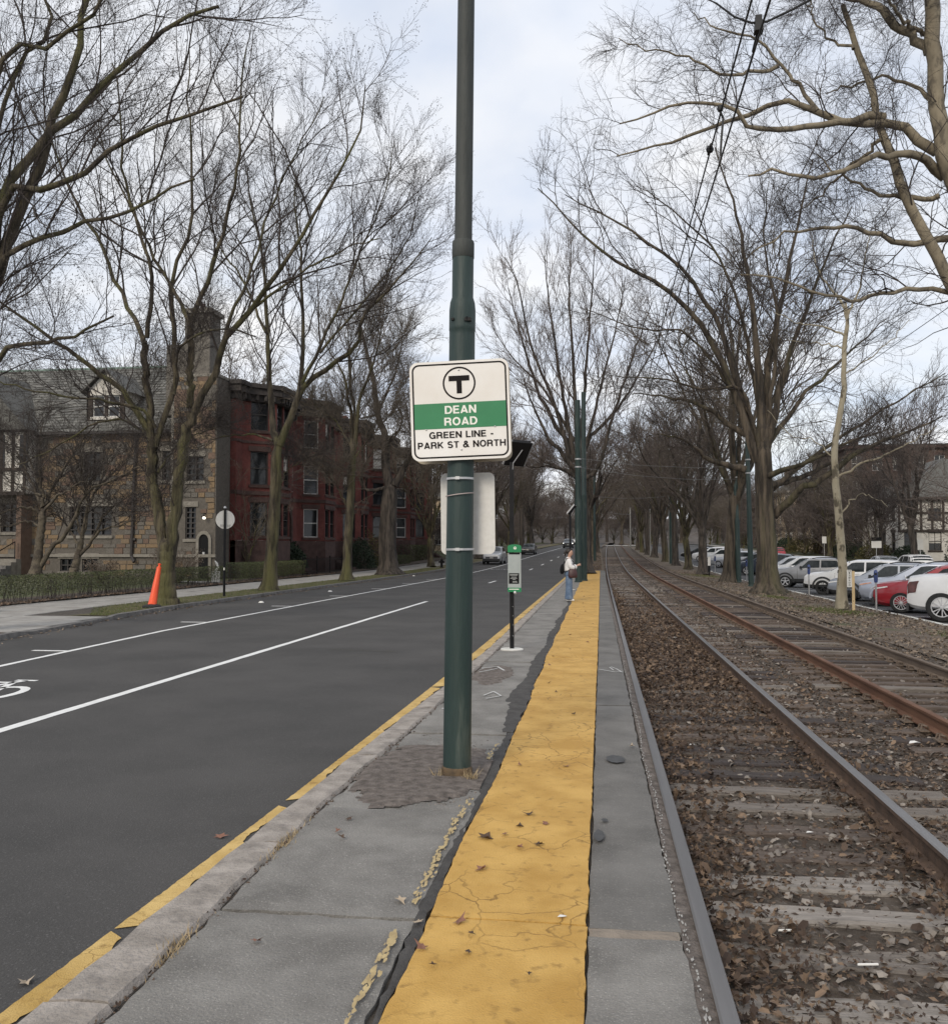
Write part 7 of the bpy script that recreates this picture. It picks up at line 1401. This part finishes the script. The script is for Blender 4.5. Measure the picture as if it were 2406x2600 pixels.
    q = sect(.03); zf = q[6][1]; b = MB(); hw = W_*.30; b.bbox(X0-.02, X0+.012, -hw, hw, zf-.30, zf-.06); gr = b.build('grille', m_dark, t)
    b = MB()
    for i in range(3): b.bbox(X0+.01, X0+.022, -hw*.95, hw*.95, zf-.26+i*.075, zf-.245+i*.075)
    b.build('grille_bar', m_alloy if kind in ('suv', 'compact') else m_clad, gr)
    b = MB(); b.bbox(X0-.05, X0+.02, -W_*.42, W_*.42, .30, .52); b.build('front_bumper', m_clad, t)
    for sg, nm in ((1, 'front_plate'), (-1, 'rear_plate')): b = MB(); b.bbox(sg*(X0+.016), sg*(X0+.03), -.155, .155, .56 if sg > 0 else .78, .64 if sg > 0 else .9); b.build(nm, m_frame, t)
    for x in wx:
        for sg in (1, -1):
            b = MB(); yo = sg*(W_/2-.11); cx_ = (X0-x, yo, r_)
            b.lathe([(r_*.66,-.10),(r_*.90,-.105),(r_*.985,-.08),(r_,-.04),(r_,.04),(r_*.985,.08),(r_*.90,.105),(r_*.66,.10)], 30, cx_, 'y'); w = b.build('wheel', m_tyre, t, True, 30)
            b = MB(); o_ = yo+sg*.055; ri = r_*.67; b.lathe([(ri,-.03),(ri,.05),(ri*.93,.05),(ri*.90,.0)], 30, (X0-x, o_, r_), 'y'); b.lathe([(ri*.95,0),(0,0)], 24, (X0-x, o_-sg*.06, r_), 'y'); b.mi = [0]*(30*3)+[1]*24
            ns = {'five': 5, 'six': 6, 'multi': 7, 'star': 5}[rim]; b.m = 0; b.mi += []
            for j in range(ns):
                a = 2*math.pi*j/ns+.3
                for da, wd in (((0, .13),) if rim == 'five' else ((-.13, .05), (.13, .05)) if rim in ('six', 'star') else ((-.16, .035), (.16, .035))):
                    d1, d2 = (a+da*.4, a+da*1.6) if rim != 'five' else (a, a); p1 = (ri*.16*math.cos(d1), ri*.16*math.sin(d1)); p2 = (ri*.93*math.cos(d2), ri*.93*math.sin(d2)); dv_ = Vector((p2[0]-p1[0], p2[1]-p1[1])); nn = Vector((-dv_.y, dv_.x)).normalized()*ri*wd
                    b.add([(X0-x+p[0]+e*nn.x*k_, o_+sg*yy, r_+p[1]+e*nn.y*k_) for yy in (.035, -.01) for p, k_ in ((p1, .75), (p2, 1.)) for e in (-1, 1)], [(0,1,3,2),(0,2,6,4),(1,3,7,5),(2,3,7,6)])
            b.lathe([(ri*.22,0),(ri*.18,sg*.045),(0,sg*.05)], 14, (X0-x, o_, r_), 'y'); b.mi = (b.mi+[0]*len(b.f))[:len(b.f)]
            b.build('rim', [rimmat or m_alloy, m_well], w)
    return t
GP = 'cars parked at an angle along the right kerb'
HD = math.atan2(.42, -.91)            # nose towards the verge and slightly away
def park(px, py, kind, colour, label, **k):
    """px, py: where the tyre nearest us meets the street in the photograph; placed by its front left wheel"""
    zst = -.5
    d = pix_dir(px, py); Y = 40.
    for _ in range(30): Y = .5*Y+.5*min(200, max(8, (zst+g(Y)-EYE)/d[2]*d[1]))
    X = d[0]*Y/d[1]; s = SPEC[kind]; hx, hy = math.cos(HD), math.sin(HD); lx, ly = -hy, hx; f = s['L']/2-s['fo']; w = s['W']/2-.1
    return car(kind, colour, (X-hx*f-lx*w, Y-hy*f-ly*w, zst+g(Y)), HD, label, group=GP, **k)
pw = paint('white paint', (.72,.72,.72)); prd = paint('red paint', (.30,.012,.022)); psb = paint('silver blue paint', (.42,.45,.52), .35); pgb = paint('blue grey paint', (.27,.29,.33), .3); pgr = paint('grey silver paint', (.30,.30,.305), .4); pbk = paint('black paint', (.012,.013,.016)); pdb = paint('dark blue paint', (.02,.03,.05), .2); psv = paint('silver paint', (.50,.51,.53), .4)
park(2392, 1580, 'pickup', pw, 'white pickup truck nearest on the right, cut by the frame', cat='pickup truck', rim='six', lamp=m_lampr if False else M('smoked lamp', (.05,.02,.018), (.12,.04,.035), 5, .15))
park(2288, 1557, 'suv', prd, 'red car with spoked silver wheels next to the white pickup', rim='multi')
park(2243, 1540, 'suv', psb, 'pale blue silver car behind the red one, amber head lamp', rim='five', lamp=m_lampo, rails=True)
park(2156, 1527, 'wagon', pgb, 'blue grey car with dark cladding right of the young sycamore', clad=True, rim='star', rimmat=m_rimdark, rails=True)
park(2089, 1510, 'suv', pw, 'white car with black wheel arches left of the young sycamore', rim='star', rimmat=m_rimdark, clad=True)
c_ = car('compact', pgr, (11.9, 52.5, -.5+g(52.5)), R(158), 'grey compact four wheel drive seen from its rear quarter right of the oak', group=GP, rim='five', clad=True, rails=True)
for i, (x, y, k, c, h, lb) in enumerate(((13.2, 60.5, 'suv', pw, HD, 'white car half hidden behind the oak trunk'), (13.2, 64.5, 'wagon', psv, HD, 'silver car between the two right green poles'), (13., 72., 'suv', pdb, HD, 'dark blue car left of the right green poles'), (13., 76., 'suv', pbk, HD, 'black car beside the striped marker stake'), (12.9, 88, 'wagon', psv, HD, 'grey car between far trunks on the right'), (12.9, 96, 'suv', pw, HD, 'white car beyond the forked far trunk'), (12.9, 104, 'suv', pw, HD, 'white car far down the right row'), (12.8, 116, 'sedan', pbk, HD, 'dark car farthest down the right row'))):
    car(k, c, (x, y, -.5+g(y)), h, lb, group=GP, simple=True)
for i, (x, y, k, c, h, lb) in enumerate(((22.6, 69, 'suv', pw, R(90), 'white car on the far side of the street above the white one'), (22.6, 76, 'sedan', psv, R(90), 'pale sedan on the far side of the street, glass showing over the bonnets'), (19.5, 104, 'suv', prd, R(90), 'small red car driving away with lit rear lamps'))):
    car(k, c, (x, y, -.5+g(y)), h, lb, group='cars on the far side of the right street', simple=True)
GLc = 'cars parked along the left kerb'
car('suv', psv, (-9.7, 84.5, -.07+g(84.5)), R(-91), 'silver car parked facing us at the left kerb', group=GLc, simple=True)
car('sedan', pbk, (-9.05, 119, -.07+g(119)), R(-91), 'black car parked facing us farther along the left kerb', group=GLc, simple=True)
car('suv', pbk, (-5.3, 163, -.07+g(163)), R(-91), 'dark oncoming car with two lit headlights', lit=True, simple=True)
car('suv', pw, (-4.4, 200, -.07+g(200)), R(-91), 'white vehicle coming behind the dark oncoming car', simple=True)['category'] = 'car'

# ------------------------------------------------------------------ the person waiting on the platform
def loft(b, rings, k=16, cap=True):
    """rings: (x, y, z, rx, ry) ellipses stacked along a path, in planes facing the path"""
    pts = [Vector(q[:3]) for q in rings]; n = len(rings); vs = []; fs = []; ref = Vector((0, 1, 0)) 
    for i, q in enumerate(rings):
        tv = (pts[min(i+1, n-1)]-pts[max(i-1, 0)]).normalized(); u = (ref-tv*ref.dot(tv)).normalized(); w = tv.cross(u)
        for j in range(k): a = 2*math.pi*j/k; vs.append(pts[i]+w*(math.cos(a)*q[3])+u*(math.sin(a)*q[4]))
    for i in range(n-1):
        for j in range(k): fs.append((i*k+j, i*k+(j+1)%k, (i+1)*k+(j+1)%k, (i+1)*k+j))
    if cap: fs += [tuple(range(k))[::-1], tuple((n-1)*k+j for j in range(k))]
    return b.add(vs, fs)
def subsurf(o, lv=1):
    md = o.modifiers.new('s', 'SUBSURF'); md.levels = md.render_levels = lv; dg = bpy.context.evaluated_depsgraph_get(); me = bpy.data.meshes.new_from_object(o.evaluated_get(dg)); o.modifiers.clear(); o.data = me; me.polygons.foreach_set('use_smooth', [True]*len(me.polygons)); return o
m_skin = M('skin', (.42,.24,.17), (.52,.32,.24), 8, .55); m_hair = M('dark hair', (.010,.007,.006), (.03,.02,.016), 30, .5, .5, 60, stretch=(1,1,.2)); m_sweater = M('white knit', (.68,.67,.66), (.78,.77,.76), 30, .95, .5, 70); m_jean = M('washed denim', (.075,.12,.20), (.17,.235,.33), 5, .95, .4, 160, c3=(.26,.32,.40), scale3=3, amt3=.5); m_bagb = M('burgundy leather', (.035,.013,.014), (.06,.022,.022), 9, .5); m_shoe = M('white shoe', (.70,.70,.68), None, rough=.6)
pr = empty('person', (-.93, 28.75, .012), R(8), 'person in white top and wide blue jeans looking at a phone on the platform', 'person')
# body: one skin; faces +x
me = bpy.data.meshes.new('body'); V = []; E = []; RR = []
def nd(p, r_, par=None):
    V.append(p); RR.append(r_); i = len(V)-1
    if par is not None: E.append((par, i))
    return i
pel = nd((0,0,.90), (.13,.15)); wa = nd((0,0,1.05), (.11,.125), pel); ch = nd((.0,0,1.24), (.11,.15), wa); ne = nd((.005,0,1.385), (.055,.065), ch); n2_ = nd((.03,0,1.44), (.05,.05), ne); hd = nd((.055,0,1.52), (.085,.075), n2_); hd2 = nd((.05,0,1.585), (.088,.075), hd); nd((.03,0,1.625), (.06,.055), hd2); nose = nd((.135,0,1.515), (.018,.016), hd); chin = nd((.105,0,1.465), (.03,.03), hd)
nd((.04,.078,1.52), (.012,.02), hd); nd((.04,-.078,1.52), (.012,.02), hd)
for sg in (1, -1):
    shd = nd((-.005,sg*.155,1.33), (.052,.052), ch); el = nd((.02+.02*sg,sg*.215,1.06), (.038,.038), shd); wr = nd((.265,sg*.115,1.13), (.024,.026), el); pa = nd((.315,sg*.085,1.15), (.022,.034), wr)
    for j in range(4): k1 = nd((.36+.004*j,sg*(.062+.0),1.165-.018*(j-1)), (.009,.009), pa); k2 = nd((.375,sg*(.035),1.172-.018*(j-1)), (.008,.008), k1)
    th = nd((.325,sg*.058,1.178), (.010,.010), pa); nd((.355,sg*.035,1.192), (.009,.009), th)
    hp = nd((0,sg*.085,.84), (.085,.085), pel); kn = nd((.01,sg*.09,.47), (.055,.055), hp); an = nd((-.01,sg*.09,.09), (.04,.04), kn); nd((.10,sg*.095,.035), (.035,.03), an)
me.from_pydata(V, E, []); bo = bpy.data.objects.new('body', me); link(bo, pr); md = bo.modifiers.new('k', 'SKIN'); md.use_smooth_shade = True
for i, q in enumerate(RR): me.skin_vertices[0].data[i].radius = q
me.skin_vertices[0].data[0].use_root = True; md2 = bo.modifiers.new('s', 'SUBSURF'); md2.levels = md2.render_levels = 2
dg = bpy.context.evaluated_depsgraph_get(); m2 = bpy.data.meshes.new_from_object(bo.evaluated_get(dg)); bo.modifiers.clear(); bo.data = m2; m2.materials.clear(); m2.materials.append(m_skin); m2.polygons.foreach_set('use_smooth', [True]*len(m2.polygons))
b = MB(); loft(b, [(-.0,0,.93,.15,.185),(0,0,.99,.152,.185),(.005,0,1.10,.15,.18),(.01,0,1.22,.15,.19),(.0,0,1.31,.125,.185),(0,0,1.365,.085,.12),(.012,0,1.40,.066,.075)], 18); 
for sg in (1, -1): loft(b, [(-.0,sg*.13,1.335,.07,.075),(-.0,sg*.185,1.28,.078,.075),(.02+.01*sg,sg*.225,1.14,.082,.078),(.06,sg*.225,1.06,.088,.082),(.14,sg*.18,1.075,.085,.08),(.21,sg*.145,1.10,.082,.075),(.225,sg*.138,1.105,.05,.05)], 14)
subsurf(b.build('white_top', m_sweater, pr))
b = MB(); loft(b, [(0,0,.99,.125,.16),(0,0,.93,.135,.175),(.0,0,.84,.14,.18),(0,0,.78,.125,.175)], 18)
for sg in (1, -1): loft(b, [(0,sg*.085,.86,.115,.095),(.005,sg*.09,.66,.10,.092),(.012,sg*.095,.46,.098,.09),(.0,sg*.10,.22,.108,.10),(-.005,sg*.10,.075,.118,.108),(-.005,sg*.10,.05,.115,.105)], 16)
subsurf(b.build('jeans', m_jean, pr))
for sg in (1, -1):
    b = MB(); loft(b, [(-.09,sg*.10,.045,.035,.03),(-.05,sg*.10,.05,.048,.042),(.04,sg*.10,.05,.05,.046),(.12,sg*.105,.038,.038,.046),(.165,sg*.105,.03,.022,.03)], 12); subsurf(b.build('shoe', m_shoe, pr))
b = MB(); loft(b, [(-.06,0,1.50,.03,.05),(-.035,0,1.54,.085,.082),(.0,0,1.585,.105,.09),(.03,0,1.625,.098,.082),(.05,0,1.655,.06,.05)], 16); loft(b, [(-.05,0,1.60,.04,.045),(-.105,0,1.585,.04,.04),(-.125,0,1.53,.038,.045),(-.115,0,1.46,.026,.032),(-.10,0,1.42,.008,.01)], 12); loft(b, [(.06,.0,1.655,.05,.07),(.10,0,1.635,.03,.06),(.115,0,1.61,.01,.045)], 12); subsurf(b.build('hair', m_hair, pr))
for sg in (1, -1): b = MB(); b.lathe([(0,-.006),(.008,0),(0,.006)], 10, (.128,sg*.03,1.545), 'x'); b.build('eye', m_dark, pr)
b = MB(); b.box((.130,0,1.487), (.012,.04,.010)); b.build('mouth', M('lips', (.36,.12,.11), None), pr)
ph = empty('phone', (0,0,0), 0, 'dark phone held in both hands by the waiting person', 'phone'); b = MB(); b.box((.36,0,1.20), (.012,.07,.145), Matrix.Rotation(R(35), 3, 'Y')); b.build('phone_body', m_dark, ph); b = MB(); b.box((.352,0,1.201), (.004,.062,.13), Matrix.Rotation(R(35), 3, 'Y')); b.build('phone_screen', m_solar, ph); ph.location = pr.location; ph.rotation_euler = pr.rotation_euler
bg = empty('handbag', tuple(pr.location), pr.rotation_euler[2], 'burgundy leather handbag hanging at the front of the person', 'bag')
b = MB(); loft(b, [(.10,-.245,.74,.13,.055),(.10,-.245,.78,.155,.075),(.10,-.245,.90,.15,.07),(.10,-.24,1.0,.125,.045),(.10,-.24,1.03,.11,.02)], 14); subsurf(b.build('bag_body', m_bagb, bg)); b = MB(); b.tube([(.02,-.245,1.0),(.03,-.24,1.12),(.10,-.235,1.2),(.17,-.24,1.12),(.18,-.245,1.0)], .010, 6); b.build('bag_strap', m_bagb, bg)
bk = empty('backpack', tuple(pr.location), pr.rotation_euler[2], 'small black backpack on the back of the person', 'bag'); b = MB(); loft(b, [(-.20,0,.86,.045,.12),(-.215,0,.90,.07,.14),(-.215,0,1.05,.07,.14),(-.195,0,1.15,.05,.11),(-.18,0,1.18,.02,.08)], 14); subsurf(b.build('pack_body', m_dark, bk)); b = MB()
for sg in (1, -1): b.tube([(-.17,sg*.09,1.15),(-.08,sg*.12,1.36),(.06,sg*.125,1.35),(.15,sg*.14,1.2),(.02,sg*.19,1.0),(-.15,sg*.13,.92)], .012, 6)
b.build('pack_strap', m_dark, bk)
